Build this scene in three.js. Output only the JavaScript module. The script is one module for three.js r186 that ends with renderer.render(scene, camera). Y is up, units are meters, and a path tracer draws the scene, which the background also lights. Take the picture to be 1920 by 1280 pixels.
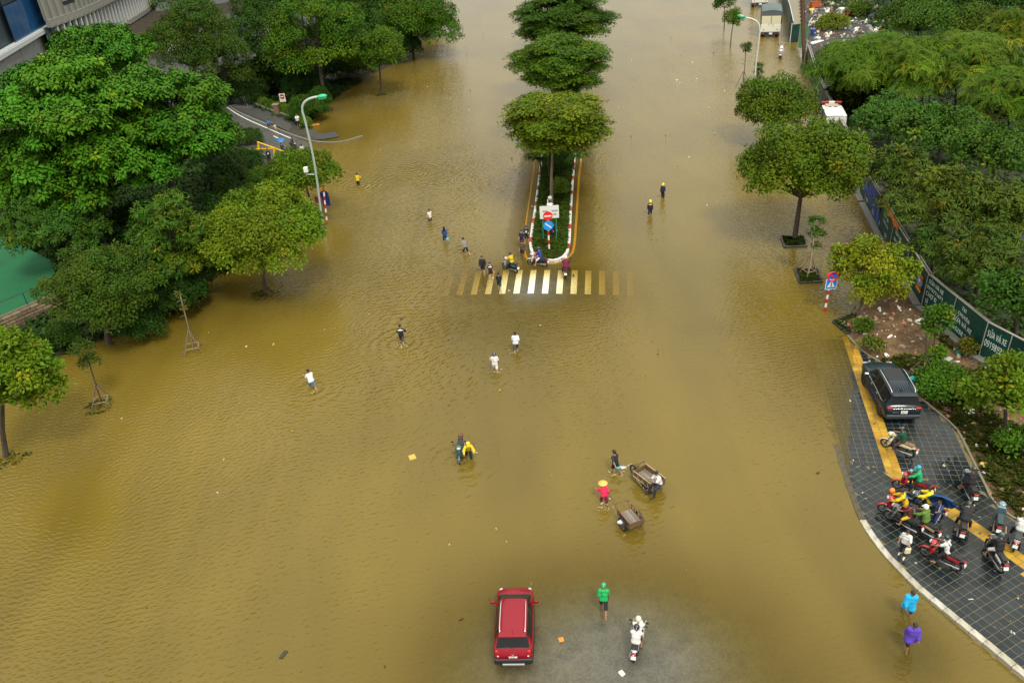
import * as THREE from 'three';
import { MarchingCubes } from 'three/addons/objects/MarchingCubes.js';
import { RoundedBoxGeometry } from 'three/addons/geometries/RoundedBoxGeometry.js';
import { mergeGeometries, mergeVertices, toCreasedNormals } from 'three/addons/utils/BufferGeometryUtils.js';

// ---------- camera ----------
const scene = new THREE.Scene();
const V = (x = 0, y = 0, z = 0) => new THREE.Vector3(x, y, z);
const FOC = 1493, EYE = V(0, 28, 0), PITCH = 31.5 * Math.PI / 180, ROLL = 4.3 * Math.PI / 180;
const FWD = V(0, -Math.sin(PITCH), -Math.cos(PITCH)), DN0 = V(0, -Math.cos(PITCH), Math.sin(PITCH)), RT0 = V(1, 0, 0);
const RT = RT0.clone().multiplyScalar(Math.cos(ROLL)).addScaledVector(DN0, Math.sin(ROLL));
const DN = RT0.clone().multiplyScalar(-Math.sin(ROLL)).addScaledVector(DN0, Math.cos(ROLL));
const camera = new THREE.PerspectiveCamera(2 * Math.atan(640 / FOC) * 180 / Math.PI, 1024 / 682, 0.5, 3000);
camera.position.copy(EYE);
camera.quaternion.setFromRotationMatrix(new THREE.Matrix4().makeBasis(RT, DN.clone().negate(), FWD.clone().negate()));
const renderer = new THREE.WebGLRenderer({ antialias: true });
renderer.setSize(1024, 682);
renderer.toneMapping = THREE.LinearToneMapping;
renderer.toneMappingExposure = 1.0;
renderer.shadowMap.enabled = true;

// ---------- overcast sky and a veiled sun ----------
{
  const W = 256, H = 128, d = new Float32Array(W * H * 4);
  for (let j = 0; j < H; j++) for (let i = 0; i < W; i++) {
    const el = ((j + 0.5) / H - 0.5) * Math.PI, s = Math.max(0, Math.sin(el)), k = (j * W + i) * 4;
    const cloud = 1 + 0.05 * Math.sin(i / W * Math.PI * 6 + 2 * s) * (1 - s);
    const L = 2.1 * (1 + 2 * s) / 3 * cloud;
    d[k] = L * 1.0; d[k + 1] = L * 0.985; d[k + 2] = L * 0.9; d[k + 3] = 1;
  }
  const t = new THREE.DataTexture(d, W, H, THREE.RGBAFormat, THREE.FloatType);
  t.mapping = THREE.EquirectangularReflectionMapping; t.minFilter = t.magFilter = THREE.LinearFilter; t.needsUpdate = true;
  scene.background = t; scene.environment = t;
}
const sun = new THREE.DirectionalLight(new THREE.Color(1, 0.94, 0.82), 2.4);
sun.position.set(22, 95, 4); sun.target.position.set(0, 0, -60); sun.castShadow = true; sun.shadow.radius = 24;
Object.assign(sun.shadow.camera, { left: -150, right: 150, top: 200, bottom: -150, far: 500 });
scene.add(sun, sun.target);

// ---------- placing by sight on known planes ----------
const ray = (x, y) => FWD.clone().addScaledVector(RT, (x - 960) / FOC).addScaledVector(DN, (y - 640) / FOC);
const P = (x, y, h = 0) => { const d = ray(x, y); return EYE.clone().addScaledVector(d, (h - 28) / d.y); };        // on a level plane
const U = (x, y, z) => { const d = ray(x, y); return EYE.clone().addScaledVector(d, z / d.z); };                     // on an upright plane
const project = (p) => { const v = p.clone().sub(EYE), z = v.dot(FWD); return [960 + FOC * v.dot(RT) / z, 640 + FOC * v.dot(DN) / z, FOC / z]; };
const heightTo = (base, py) => { let a = 0, b = 60; for (let i = 0; i < 40; i++) { const m = (a + b) / 2; if (project(V(base.x, base.y + m, base.z))[1] > py) a = m; else b = m; } return a; };
const yawTo = (a, b, h = 0) => { const p = P(...a, h), q = P(...b, h); return Math.atan2(q.x - p.x, q.z - p.z); };

// ---------- numbers ----------
function rng(seed) { let a = seed >>> 0; return () => { a = (a + 0x6D2B79F5) >>> 0; let t = Math.imul(a ^ (a >>> 15), 1 | a); t = (t + Math.imul(t ^ (t >>> 7), 61 | t)) ^ t; return ((t ^ (t >>> 14)) >>> 0) / 4294967296; }; }
const clamp = THREE.MathUtils.clamp, sstep = THREE.MathUtils.smoothstep, lerp = THREE.MathUtils.lerp;
const hash2 = (i, j, s = 0) => { let h = Math.imul(i, 374761393) + Math.imul(j, 668265263) + Math.imul(s, 974634577); h = Math.imul(h ^ (h >>> 13), 1274126177); return ((h ^ (h >>> 16)) >>> 0) / 4294967296; };
function vnoise(x, y, s = 0, per = 0) {
  const i = Math.floor(x), j = Math.floor(y), u = x - i, v = y - j, a = u * u * (3 - 2 * u), b = v * v * (3 - 2 * v), w = per ? (n) => ((n % per) + per) % per : (n) => n;
  return lerp(lerp(hash2(w(i), w(j), s), hash2(w(i + 1), w(j), s), a), lerp(hash2(w(i), w(j + 1), s), hash2(w(i + 1), w(j + 1), s), a), b);
}
function fbm(x, y, o = 4, s = 0, per = 0) { let t = 0, a = 0.5, n = 0; for (let k = 0; k < o; k++) { t += a * vnoise(x, y, s + k, per); n += a; x *= 2; y *= 2; per *= 2; a *= 0.5; } return t / n; }
function inside(p, poly) { let c = false; for (let i = 0, j = poly.length - 1; i < poly.length; j = i++) { const a = poly[i], b = poly[j]; if ((a[1] > p[1]) !== (b[1] > p[1]) && p[0] < (b[0] - a[0]) * (p[1] - a[1]) / (b[1] - a[1]) + a[0]) c = !c; } return c; }
function distLine(x, z, pts) { let best = 1e9; for (let i = 0; i + 1 < pts.length; i++) { const [ax, az] = pts[i], [bx, bz] = pts[i + 1], dx = bx - ax, dz = bz - az, t = clamp(((x - ax) * dx + (z - az) * dz) / (dx * dx + dz * dz), 0, 1); best = Math.min(best, Math.hypot(x - ax - t * dx, z - az - t * dz)); } return best; }
const ground2 = (list, h = 0) => list.map(([x, y]) => { const p = P(x, y, h); return [p.x, p.z]; });

// ---------- textures and materials ----------
function tex(n, fn, { srgb = false, repeat = 1 } = {}) {
  const d = new Uint8Array(n * n * 4);
  for (let j = 0; j < n; j++) for (let i = 0; i < n; i++) { const c = fn(i / n, j / n), k = (j * n + i) * 4; for (let m = 0; m < 3; m++) d[k + m] = clamp(Array.isArray(c) ? c[m] : c, 0, 1) * 255; d[k + 3] = 255; }
  const t = new THREE.DataTexture(d, n, n); t.wrapS = t.wrapT = THREE.RepeatWrapping; t.magFilter = THREE.LinearFilter; t.minFilter = THREE.LinearMipmapLinearFilter;
  if (srgb) t.colorSpace = THREE.SRGBColorSpace; t.repeat.set(repeat, repeat); t.needsUpdate = true; return t;
}
function canvasTex(w, h, draw) { const c = document.createElement('canvas'); c.width = w; c.height = h; draw(c.getContext('2d'), w, h); const t = new THREE.CanvasTexture(c); t.colorSpace = THREE.SRGBColorSpace; return t; }
const lin = (r, g, b) => new THREE.Color().setRGB(r, g, b);
const mats = {};
function M(color, rough = 0.6, extra = {}) {           // plain material, kept and shared
  const key = JSON.stringify([color, rough, Object.keys(extra).length ? extra : 0]);
  if (mats[key]) return mats[key];
  const m = new THREE.MeshPhysicalMaterial({ color: Array.isArray(color) ? lin(...color) : new THREE.Color(color), roughness: rough, ...extra });
  return (mats[key] = m);
}

// ---------- shapes ----------
const merge = (l) => { l = [].concat(l); if (l.length === 1) return l[0]; return mergeGeometries(l.map((g) => { g = g.index ? g.toNonIndexed() : g; for (const k of Object.keys(g.attributes)) if (!['position', 'normal', 'uv'].includes(k)) g.deleteAttribute(k); if (!g.attributes.uv) g.setAttribute('uv', new THREE.BufferAttribute(new Float32Array(g.attributes.position.count * 2), 2)); return g; })); };
const put = (g, x = 0, y = 0, z = 0, rx = 0, ry = 0, rz = 0) => { if (rx) g.rotateX(rx); if (ry) g.rotateY(ry); if (rz) g.rotateZ(rz); return g.translate(x, y, z); };
const box = (w, h, d, ...at) => put(new THREE.BoxGeometry(w, h, d), ...at);
const rbox = (w, h, d, r, ...at) => put(new RoundedBoxGeometry(w, h, d, 2, r), ...at);
const cyl = (r1, r2, h, ...at) => put(new THREE.CylinderGeometry(r1, r2, h, 10), ...at);
const ball = (r, ...at) => put(new THREE.SphereGeometry(r, 12, 8), ...at);
function bar(a, b, r, r2 = r, seg = 7) {
  a = a.isVector3 ? a : V(...a); b = b.isVector3 ? b : V(...b);
  const d = b.clone().sub(a), g = new THREE.CylinderGeometry(r2, r, d.length(), seg, 1);
  g.applyQuaternion(new THREE.Quaternion().setFromUnitVectors(V(0, 1, 0), d.clone().normalize()));
  return g.translate((a.x + b.x) / 2, (a.y + b.y) / 2, (a.z + b.z) / 2);
}
function tube(pts, r, n = 16, seg = 7) { return new THREE.TubeGeometry(new THREE.CatmullRomCurve3(pts.map((p) => (p.isVector3 ? p : V(...p)))), n, r, seg); }
const torus = (R, r, ...at) => put(new THREE.TorusGeometry(R, r, 8, 24), ...at);
function lathe(pts, seg = 16, ...at) { return put(new THREE.LatheGeometry(pts.map(([x, y]) => new THREE.Vector2(x, y)), seg), ...at); }
function extrude(pts, depth, bevel = 0, ...at) { const s = new THREE.Shape(pts.map(([x, y]) => new THREE.Vector2(x, y))); return put(new THREE.ExtrudeGeometry(s, { depth, bevelEnabled: bevel > 0, bevelSize: bevel, bevelThickness: bevel, bevelSegments: 2 }), ...at); }

// ---------- things, parts ----------
const names = {};
const numbered = (n) => { const k = (names[n] = (names[n] ?? -1) + 1); return k ? n + '_' + String(k).padStart(3, '0') : n; };
function shade(o) { o.traverse((c) => { if (c.isMesh) { c.castShadow = true; c.receiveShadow = true; } }); return o; }
function tag(o, label, category, group) { o.userData = { label, category }; if (group) o.userData.group = group; return o; }
function thing(name, label, category, at = V(), turn = 0, group) { const o = new THREE.Group(); o.name = numbered(name); o.position.copy(at.isVector3 ? at : V(...at)); o.rotation.y = turn; tag(o, label, category, group); scene.add(o); return o; }
function part(name, geos, m, parent, extra) { const o = new THREE.Mesh(merge(geos), m); o.name = name; o.castShadow = o.receiveShadow = true; if (extra) o.userData = extra; parent.add(o); return o; }
function solo(name, geos, m, label, category, at = V(), turn = 0, group) { const o = new THREE.Mesh(merge(geos), m); o.name = numbered(name); o.position.copy(at); o.rotation.y = turn; o.castShadow = o.receiveShadow = true; tag(o, label, category, group); scene.add(o); return o; }
function struct(name, geos, m, kind = 'structure', label) { const o = new THREE.Mesh(merge(geos), m); o.name = numbered(name); o.castShadow = o.receiveShadow = true; o.userData = { kind }; if (label) o.userData.label = label; scene.add(o); return o; }

// ================= the flooded ground =================
const KERB = ground2([[1528, 640], [1543, 735], [1558, 800], [1576, 860], [1598, 925], [1618, 975], [1641, 1012], [1665, 1043], [1691, 1071], [1722, 1103], [1762, 1137], [1802, 1171], [1862, 1221], [1925, 1274], [1990, 1325]]);
const EDGE = ground2([[1590, 628], [1598, 638], [1626, 665], [1665, 688], [1695, 710], [1709, 733], [1730, 753], [1763, 781], [1789, 804], [1803, 826], [1818, 857], [1832, 886], [1843, 908], [1852, 928], [1861, 945], [1880, 964], [1902, 978], [1935, 998], [2020, 1050]]);
const PAVE = [...KERB, ...EDGE.slice().reverse()];
const plane3 = (a, b, c) => { const n = b.clone().sub(a).cross(c.clone().sub(a)); return (x, z) => a.y - (n.x * (x - a.x) + n.z * (z - a.z)) / n.y; };
const at3 = (x, y, h) => { const p = P(x, y, 0); p.y = h; return p; };
const paveH0 = plane3(at3(1560, 790, -0.035), at3(1600, 655, -0.005), at3(1850, 950, 0.2));
const paveH = (x, z) => clamp(paveH0(x, z), -0.2, 0.19);
const ROADDIR = V(0.12, 0, -0.993);
const shoal = (px, py, h, rx, rz, flat) => { const c = P(px, py); return (x, z) => { const d = ((x - c.x) / rx) ** 2 + ((z - c.z) / rz) ** 2; return h * Math.exp(flat ? -d * Math.sqrt(d) : -d); }; };
const shoals = [shoal(1008, 540, 1.0, 10, 8.5), shoal(960, 590, 0.84, 9, 8), shoal(1125, 1250, 1.0, 11, 8.2, 1), shoal(1290, 1300, 0.93, 10, 6), shoal(1560, 700, 0.85, 4.5, 9), shoal(1700, 1220, 0.85, 3.2, 3.5), shoal(1530, 420, 0.6, 7, 12), shoal(610, 255, 0.8, 5, 7)];
const LEFTLAND = ground2([[-400, 1000], [-60, 700], [60, 690], [110, 672], [190, 640], [260, 610], [330, 585], [375, 560], [405, 510], [440, 470], [480, 440], [520, 400], [545, 370], [570, 330], [600, 262], [575, 240], [590, 215], [640, 175], [700, 140], [760, 110], [850, 30], [872, -30]]).concat([[-30, -260], [-170, -260], [-170, -30]]);
const RIGHTLAND = ground2([[1598, 640], [1560, 602], [1600, 585], [1650, 560], [1690, 545], [1722, 575], [1835, 672], [1925, 726], [2300, 900], [2300, 1200], [1930, 1000], [1861, 945], [1818, 857], [1763, 781], [1709, 733], [1626, 665]]);
const FENCEL = [[1511, 118], [1526, 170], [1547, 218], [1577, 280], [1622, 380], [1668, 470], [1728, 579], [1835, 675], [1925, 728], [2100, 830]];
const FENCE = ground2(FENCEL);
const BEHIND = [...FENCE, [60, -28], [200, -30], [200, -260], [60, -260], ...ground2([[1496, -60], [1505, 80]])];
const LROAD = ground2([[300, 120], [440, 212], [560, 262], [600, 285], [570, 320], [520, 310], [440, 270], [250, 180]]);   // side road out of the water
const ISLE = ground2([[1020, 220], [1013, 320], [1004, 390], [995.5, 448], [996, 466], [1004, 480], [1020, 486], [1038, 488], [1052, 484], [1062, 474], [1066, 460], [1070, 390], [1075, 320], [1084, 200]]);
function bed(x, z) {
  let s = 0; for (const f of shoals) s = Math.max(s, f(x, z));
  let h = Math.min(-0.007, -0.46 + 0.447 * s + 0.03 * (fbm(x * 0.13 + 9, z * 0.13, 3, 4) - 0.5));
  const di = distLine(x, z, ISLE); if (di < 2.2) h = Math.max(h, -0.05 - 0.1 * Math.max(0, di - 0.75));
  const k = sstep(0.6 - distLine(x, z, KERB), 0, 0.6); if (inside([x, z], PAVE)) h = paveH(x, z) - 0.06; else h = lerp(h, Math.min(h, -0.1), k * 0);
  return h;
}
// road bed: one sheet to the horizon, denser where it shows through
function sheet(xs, zs, fn, color) {
  const nx = xs.length, nz = zs.length, p = new Float32Array(nx * nz * 3), uv = new Float32Array(nx * nz * 2), c = color && new Float32Array(nx * nz * 4), id = [];
  for (let j = 0, k = 0; j < nz; j++) for (let i = 0; i < nx; i++, k++) {
    const x = xs[i], z = zs[j]; p.set([x, fn(x, z), z], k * 3); uv.set([x, -z], k * 2); if (color) c.set(color(x, z, p[k * 3 + 1]), k * 4);
    if (i && j) id.push(k, k - nx, k - nx - 1, k, k - nx - 1, k - 1);
  }
  const g = new THREE.BufferGeometry(); g.setAttribute('position', new THREE.BufferAttribute(p, 3)); g.setAttribute('uv', new THREE.BufferAttribute(uv, 2)); if (color) g.setAttribute('color', new THREE.BufferAttribute(c, 4));
  g.setIndex(id); g.computeVertexNormals(); return g;
}
const steps = (a, b, s) => { const o = []; for (let x = a; x < b - s * 0.4; x += s) o.push(x); return [...o, b]; };
const spread = (lo, a, b, hi, s) => { const o = []; let d = s * 1.5, x = a; while (x > lo) { x -= d; d *= 1.35; o.unshift(Math.max(x, lo)); } o.push(...steps(a, b, s)); d = s * 1.5; x = b; while (x < hi) { x += d; d *= 1.35; o.push(Math.min(x, hi)); } return o; };
const grit = tex(512, (u, v) => { const n = fbm(u * 10, v * 10, 3, 3, 10), f = hash2(Math.floor(u * 512), Math.floor(v * 512), 8), q = fbm(u * 60, v * 60, 2, 12, 60); const k = 0.55 + 0.3 * (n - 0.5) + 0.5 * (f - 0.5) * (f > 0.8 ? 1.5 : 0.6) + 0.35 * (q - 0.5); return [k, k, k * 0.98]; });
const asphalt = new THREE.MeshPhysicalMaterial({ color: lin(0.15, 0.15, 0.14), roughness: 0.3, map: grit.clone(), bumpMap: grit.clone(), bumpScale: 0.006 });
asphalt.map.repeat.set(0.22, 0.22); asphalt.bumpMap.repeat.set(0.22, 0.22);
struct('road', sheet(spread(-900, -60, 60, 900, 0.8), spread(-1500, -125, -12, 300, 0.8), bed), asphalt);

// ripples: sums of waves that close on their tile
function rippleTex(n, tile, lo, hi, count, seed, main, fan) {
  const r = rng(seed), w = [];
  while (w.length < count) { const L = lo * Math.pow(hi / lo, r()), a = main + (r() + r() - 1) * fan, kx = Math.round(Math.cos(a) * tile / L), ky = Math.round(Math.sin(a) * tile / L); if (kx || ky) w.push([kx * 2 * Math.PI, ky * 2 * Math.PI, r() * 6.28, Math.pow(L, 0.9)]); }
  const h = new Float32Array(n * n); let m = 0;
  for (let j = 0; j < n; j++) for (let i = 0; i < n; i++) { let s = 0; for (const [kx, ky, ph, A] of w) { const c = Math.sin(kx * i / n + ky * j / n + ph); s += A * (c + 0.25 * c * Math.abs(c)); } h[j * n + i] = s; m = Math.max(m, Math.abs(s)); }
  return tex(n, (u, v) => 0.5 + 0.5 * h[Math.round(v * n) * n + Math.round(u * n)] / m);
}
const rip = rippleTex(512, 5, 0.11, 0.42, 46, 5, 1.75, 1.3);
const wakes = [];   // [x, z, strength] of those who wade, and where the water runs
for (const [x, y, s] of [[672, 348, 1], [807, 415, 1], [835, 450, 0.9], [872, 475, 0.8], [1243, 372, 0.4], [1219, 404, 0.4], [754, 645, 1.4], [968, 660, 0.8], [928, 698, 0.8], [586, 730, 1], [868, 868, 1.2], [1155, 885, 0.7], [1133, 945, 0.7], [1220, 925, 0.7], [1185, 998, 0.6], [1133, 1150, 0.4], [1195, 1222, 0.4], [1700, 1155, 0.4], [495, 548, 0.3], [360, 660, 0.3], [1445, 75, 0.8]]) { const p = P(x, y); wakes.push([p.x, p.z, s]); }
const lumps = [[800, 330, 0.8, 8, 22], [830, 690, 0.55, 7, 9], [1010, 700, 0.25, 8, 12], [1390, 150, 0.6, 9, 26], [1125, 380, 0.4, 3, 24]].map(([x, y, s, rx, rz]) => { const p = P(x, y); return (X, Z) => s * Math.exp(-(((X - p.x) / rx) ** 2) - ((Z - p.z) / rz) ** 2); });
const rough0 = (x, z) => lumps.reduce((t, f) => t + f(x, z), 0.1);
function wave(x, z) {
  if (x < -75 || x > 62 || z < -190) return 0;
  const far = 0, am = (0.1 + rough0(x, z)) * (0.5 + vnoise(x * 0.12, z * 0.12, 31));
  const wx = x + 1.4 * (vnoise(x * 0.22, z * 0.22, 41) - 0.5) * 2, wz = z + 1.4 * (vnoise(x * 0.22, z * 0.22, 42) - 0.5) * 2;
  let h = am * (0.010 * Math.sin(wx * 3.1 + wz * 5.2) + 0.009 * Math.sin(wx * -4.4 + wz * 4.1 + 1) + 0.007 * Math.sin(wx * 6.8 - wz * 1.9 + 2) + 0.012 * Math.sin(wx * 1.2 + wz * 2.6 + 0.5));
  for (const [ax, az, s] of wakes) { const d2 = (x - ax) ** 2 + (z - az) ** 2; if (d2 < 36) { const d = Math.sqrt(d2); h += s * 0.010 * Math.sin(d * 8.5 - 1) * 0; } }
  return h * 0.45;
}
// the larger ripples as one chart of the flooded crossing, 5.7 cm to the texel; second uv set
const CH = { x0: -62, z0: -130, w: 116, n: 2048 };
const chart = (() => {
  const { n, w, x0, z0 } = CH, d = new Uint8Array(n * n * 4), r = rng(77), ws = [];
  for (let i = 0; i < 14; i++) { const L = 0.24 * Math.pow(2.6, r()), a = 1.45 + (r() + r() - 1) * 1.5; ws.push([Math.cos(a) * 6.283 / L, Math.sin(a) * 6.283 / L, r() * 6.28, 0.0036 * Math.pow(L / 0.5, 0.7), 0.03 + 0.05 * r(), i]); }
  const cell = 4, m = n / cell + 1, low = new Float32Array(m * m), lx = new Float32Array(m * m), lz = new Float32Array(m * m), gs = Array.from({ length: 4 }, () => new Float32Array(m * m));
  for (let j = 0; j < m; j++) for (let i = 0; i < m; i++) { const x = x0 + i * cell / n * w, z = z0 + j * cell / n * w, k = j * m + i; low[k] = (rough0(x, z)) * (0.1 + 1.6 * Math.pow(vnoise(x * 0.11, z * 0.11, 31), 1.5)); lx[k] = (vnoise(x * 0.3, z * 0.3, 41) - 0.5) * 1.6 + (vnoise(x * 0.9, z * 0.9, 45) - 0.5) * 0.5; lz[k] = (vnoise(x * 0.3, z * 0.3, 42) - 0.5) * 1.6 + (vnoise(x * 0.9, z * 0.9, 46) - 0.5) * 0.5; for (let g = 0; g < 4; g++) gs[g][k] = 0.2 + 1.6 * vnoise(x * 0.35 + g * 9, z * 0.35, 60 + g); }
  const h = new Float32Array(n * n);
  for (let j = 0; j < n; j++) for (let i = 0; i < n; i++) { const k = (j / cell | 0) * m + (i / cell | 0), u = (i % cell) / cell, v = (j % cell) / cell, L = (q) => (q[k] * (1 - u) + q[k + 1] * u) * (1 - v) + (q[k + m] * (1 - u) + q[k + m + 1] * u) * v, x = x0 + i / n * w + L(lx), z = z0 + j / n * w + L(lz), A = L(low), G = [L(gs[0]), L(gs[1]), L(gs[2]), L(gs[3])]; let s = 0; for (const [kx, kz, ph, am, , q] of ws) s += am * G[q & 3] * Math.sin(kx * x + kz * z + ph); const ed = Math.min(1, Math.min(i, j, n - 1 - i, n - 1 - j) / 120); h[j * n + i] = s * A * ed; }
  for (const [ax, az, s] of wakes) { const R = 5.5, i0 = Math.max(0, Math.round((ax - R - x0) / w * n)), i1 = Math.min(n - 1, Math.round((ax + R - x0) / w * n)), j0 = Math.max(0, Math.round((az - R - z0) / w * n)), j1 = Math.min(n - 1, Math.round((az + R - z0) / w * n)); for (let j = j0; j <= j1; j++) for (let i = i0; i <= i1; i++) { const x = x0 + i / n * w, z = z0 + j / n * w, q = Math.hypot(x - ax, z - az) + 0.35 * (vnoise(x * 1.3, z * 1.3, 43) - 0.5); h[j * n + i] += s * 0.015 * Math.sin(q * 9.5) * Math.exp(-q / 1.5) * (0.2 + 1.3 * vnoise(x * 0.8, z * 0.8, 44)); } }
  for (let k = 0; k < n * n; k++) { const b = clamp(0.5 + h[k] / 0.08, 0, 1) * 255; d[k * 4] = d[k * 4 + 1] = d[k * 4 + 2] = b; d[k * 4 + 3] = 255; }
  const t = new THREE.DataTexture(d, n, n); t.magFilter = THREE.LinearFilter; t.minFilter = THREE.LinearMipmapLinearFilter; t.channel = 1; t.needsUpdate = true; return t;
})();
const ripN = (() => { const src = rip.image.data, n = 512, d = new Uint8Array(n * n * 4), at = (i, j) => src[(((j + n) % n) * n + (i + n) % n) * 4] / 255; for (let j = 0; j < n; j++) for (let i = 0; i < n; i++) { const dx = (at(i + 1, j) - at(i - 1, j)) * 2.2, dy = (at(i, j + 1) - at(i, j - 1)) * 2.2, L = Math.hypot(dx, dy, 1), k = (j * n + i) * 4; d[k] = (0.5 - dx / L / 2) * 255; d[k + 1] = (0.5 - dy / L / 2) * 255; d[k + 2] = (0.5 + 0.5 / L) * 255; d[k + 3] = 255; } const t = new THREE.DataTexture(d, n, n); t.wrapS = t.wrapT = THREE.RepeatWrapping; t.magFilter = THREE.LinearFilter; t.repeat.set(1 / 5, 1 / 5); t.needsUpdate = true; return t; })();
const water = new THREE.MeshPhysicalMaterial({ color: lin(1, 1, 1), vertexColors: true, transparent: true, roughness: 0.03, ior: 1.37, transmission: 0.004, thickness: 0.3, attenuationColor: lin(0.62, 0.36, 0.035), attenuationDistance: 0.55, bumpMap: chart, bumpScale: 0.19, normalMap: ripN, normalScale: new THREE.Vector2(0.8, 0.8) });
const mud = (x, z) => { const n = fbm(x * 0.05 + 3, z * 0.05, 4, 51), m = fbm(x * 0.35, z * 0.22, 3, 57); const t = fbm(x * 0.5 + 2 * n, z * 0.06 + 5, 3, 63); const k = 0.9 + 0.42 * (n - 0.5) + 0.16 * (m - 0.5) + 0.22 * (t - 0.5); return [0.163 * k, 0.116 * k, 0.017 * k * (0.8 + 0.5 * n)]; };
const waterGeo = sheet(spread(-900, -52, 46, 900, 0.27), [...spread(-1500, -190, -90, -90, 0.5).filter((z) => z < -90.01), ...spread(-90, -90, -15, 300, 0.24)], wave, (x, z) => {
  const d = Math.max(0, -bed(x, z)); return [...mud(x, z), clamp(1 - Math.exp(-Math.max(0, d - 0.018) / 0.12), 0.02, 1)];
});
{ const p = waterGeo.attributes.position, uv = new Float32Array(p.count * 2); for (let i = 0; i < p.count; i++) { uv[i * 2] = (p.getX(i) - CH.x0) / CH.w; uv[i * 2 + 1] = (p.getZ(i) - CH.z0) / CH.w; } waterGeo.setAttribute('uv1', new THREE.BufferAttribute(uv, 2)); }
struct('water', waterGeo, water, 'structure');

// ---------- zebra crossing, yellow lines ----------
const paint = (base) => new THREE.MeshPhysicalMaterial({ color: base, roughness: 0.35, map: grit });
const whitePaint = paint(lin(1.4, 1.36, 1.25)), yellowPaint = paint(lin(1.0, 0.56, 0.05));
function ribbon(pts, w, lift, hfn = bed) {     // a painted strip that follows the ground
  const p = [], id = []; let s = 0; const uv = [];
  for (let i = 0; i < pts.length; i++) { const a = pts[Math.max(0, i - 1)], b = pts[Math.min(pts.length - 1, i + 1)], dx = b[0] - a[0], dz = b[1] - a[1], L = Math.hypot(dx, dz), nx = -dz / L * w / 2, nz = dx / L * w / 2; if (i) s += Math.hypot(pts[i][0] - pts[i - 1][0], pts[i][1] - pts[i - 1][1]);
    for (const q of [1, -1]) { const x = pts[i][0] + nx * q, z = pts[i][1] + nz * q; p.push(x, hfn(x, z) + lift, z); uv.push(q * w / 2, s); } if (i) { const k = i * 2; id.push(k - 2, k - 1, k, k - 1, k + 1, k); } }
  const g = new THREE.BufferGeometry(); g.setAttribute('position', new THREE.Float32BufferAttribute(p, 3)); g.setAttribute('uv', new THREE.Float32BufferAttribute(uv, 2)); g.setIndex(id); g.computeVertexNormals();
  if (g.attributes.normal.getY(0) < 0) { g.setIndex(id.map((_, i) => id[i - (i % 3) + [0, 2, 1][i % 3]])); g.computeVertexNormals(); } return g;
}
const dense = (pts, step = 0.5) => { const c = new THREE.CatmullRomCurve3(pts.map(([x, z]) => V(x, 0, z)), false, 'centripetal'); return c.getSpacedPoints(Math.max(2, Math.round(c.getLength() / step))).map((p) => [p.x, p.z]); };
{
  const g = new THREE.Group(); g.name = 'zebra_crossing'; g.userData = { kind: 'structure' }; scene.add(g);
  for (let k = -7; k <= 7; k++) {
    const a = P(995 + k * 26.8 + 0.0, 549.7), b = P(1000.6 + k * 25.75, 504.6), pts = []; for (let t = 0; t <= 8; t++) pts.push([lerp(a.x, b.x, t / 8), lerp(a.z, b.z, t / 8)]);
    part('stripe', ribbon(pts, 0.46, 0.006), whitePaint, g);
  }
}
const LINE_R = dense(ground2([[1096, 180], [1094, 260], [1086, 330], [1080, 420], [1076, 462], [1071, 476], [1058, 486], [1040, 493], [1010, 492], [990, 485], [983, 470]]));
struct('road_marking', ribbon(LINE_R, 0.2, 0.006, (x, z) => Math.max(bed(x, z), -0.07)), yellowPaint);
struct('road_marking', ribbon(dense(ground2([[1000, 200], [1002, 300], [996, 350], [986, 420], [982, 470]])), 0.12, 0.006, (x, z) => Math.max(bed(x, z), -0.09)), yellowPaint);
struct('road_marking', ribbon(dense(ground2([[1560, 590], [1535, 540], [1502, 480], [1450, 300]])), 0.22, 0.006, (x, z) => Math.max(bed(x, z), -0.11)), yellowPaint);

// ================= land that stands above the flood =================
const signedIn = (x, z, poly) => { const d = distLine(x, z, [...poly, poly[0]]); return inside([x, z], poly) ? d : -d; };
const earth = tex(512, (u, v) => { const n = fbm(u * 8, v * 8, 4, 71, 8), m = fbm(u * 40, v * 40, 3, 75, 40), f = hash2(Math.floor(u * 512), Math.floor(v * 512), 78); const k = 0.42 + 0.5 * (n - 0.5) + 0.4 * (m - 0.5) + 0.18 * (f - 0.5) + (f > 0.985 ? 0.3 : 0); return [k, k * 0.97, k * 0.93]; });
const earthMat = (c) => new THREE.MeshPhysicalMaterial({ color: c, roughness: 0.85, map: earth, bumpMap: earth, bumpScale: 0.06 });
earth.repeat.set(0.25, 0.25);
const bounds = (poly, m = 2) => { const X = poly.map((p) => p[0]), Z = poly.map((p) => p[1]); return [Math.min(...X) - m, Math.max(...X) + m, Math.min(...Z) - m, Math.max(...Z) + m]; };
const leftH = (x, z) => { const s = signedIn(x, z, LEFTLAND); return lerp(-0.75, 0.22, sstep(s, -1.6, 0.9)) + 0.25 * (fbm(x * 0.2, z * 0.2, 3, 80) - 0.5) * sstep(s, 0, 3) - 2 * sstep(-s, 2, 6); };
const sideP = ground2([[300, 105], [380, 160], [440, 208], [500, 236], [560, 262], [590, 268], [612, 275], [602, 300], [575, 322], [520, 306], [440, 268], [380, 236], [250, 160]]);
const leftLandH = (x, z) => { const s = signedIn(x, z, sideP); return leftH(x, z) - 0.5 * sstep(s, -0.4, 0.5); };
struct('garden_ground', sheet(steps(-130, -10, 0.9), steps(-230, -40, 0.9), leftLandH), earthMat(lin(0.10, 0.085, 0.05)));
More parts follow.
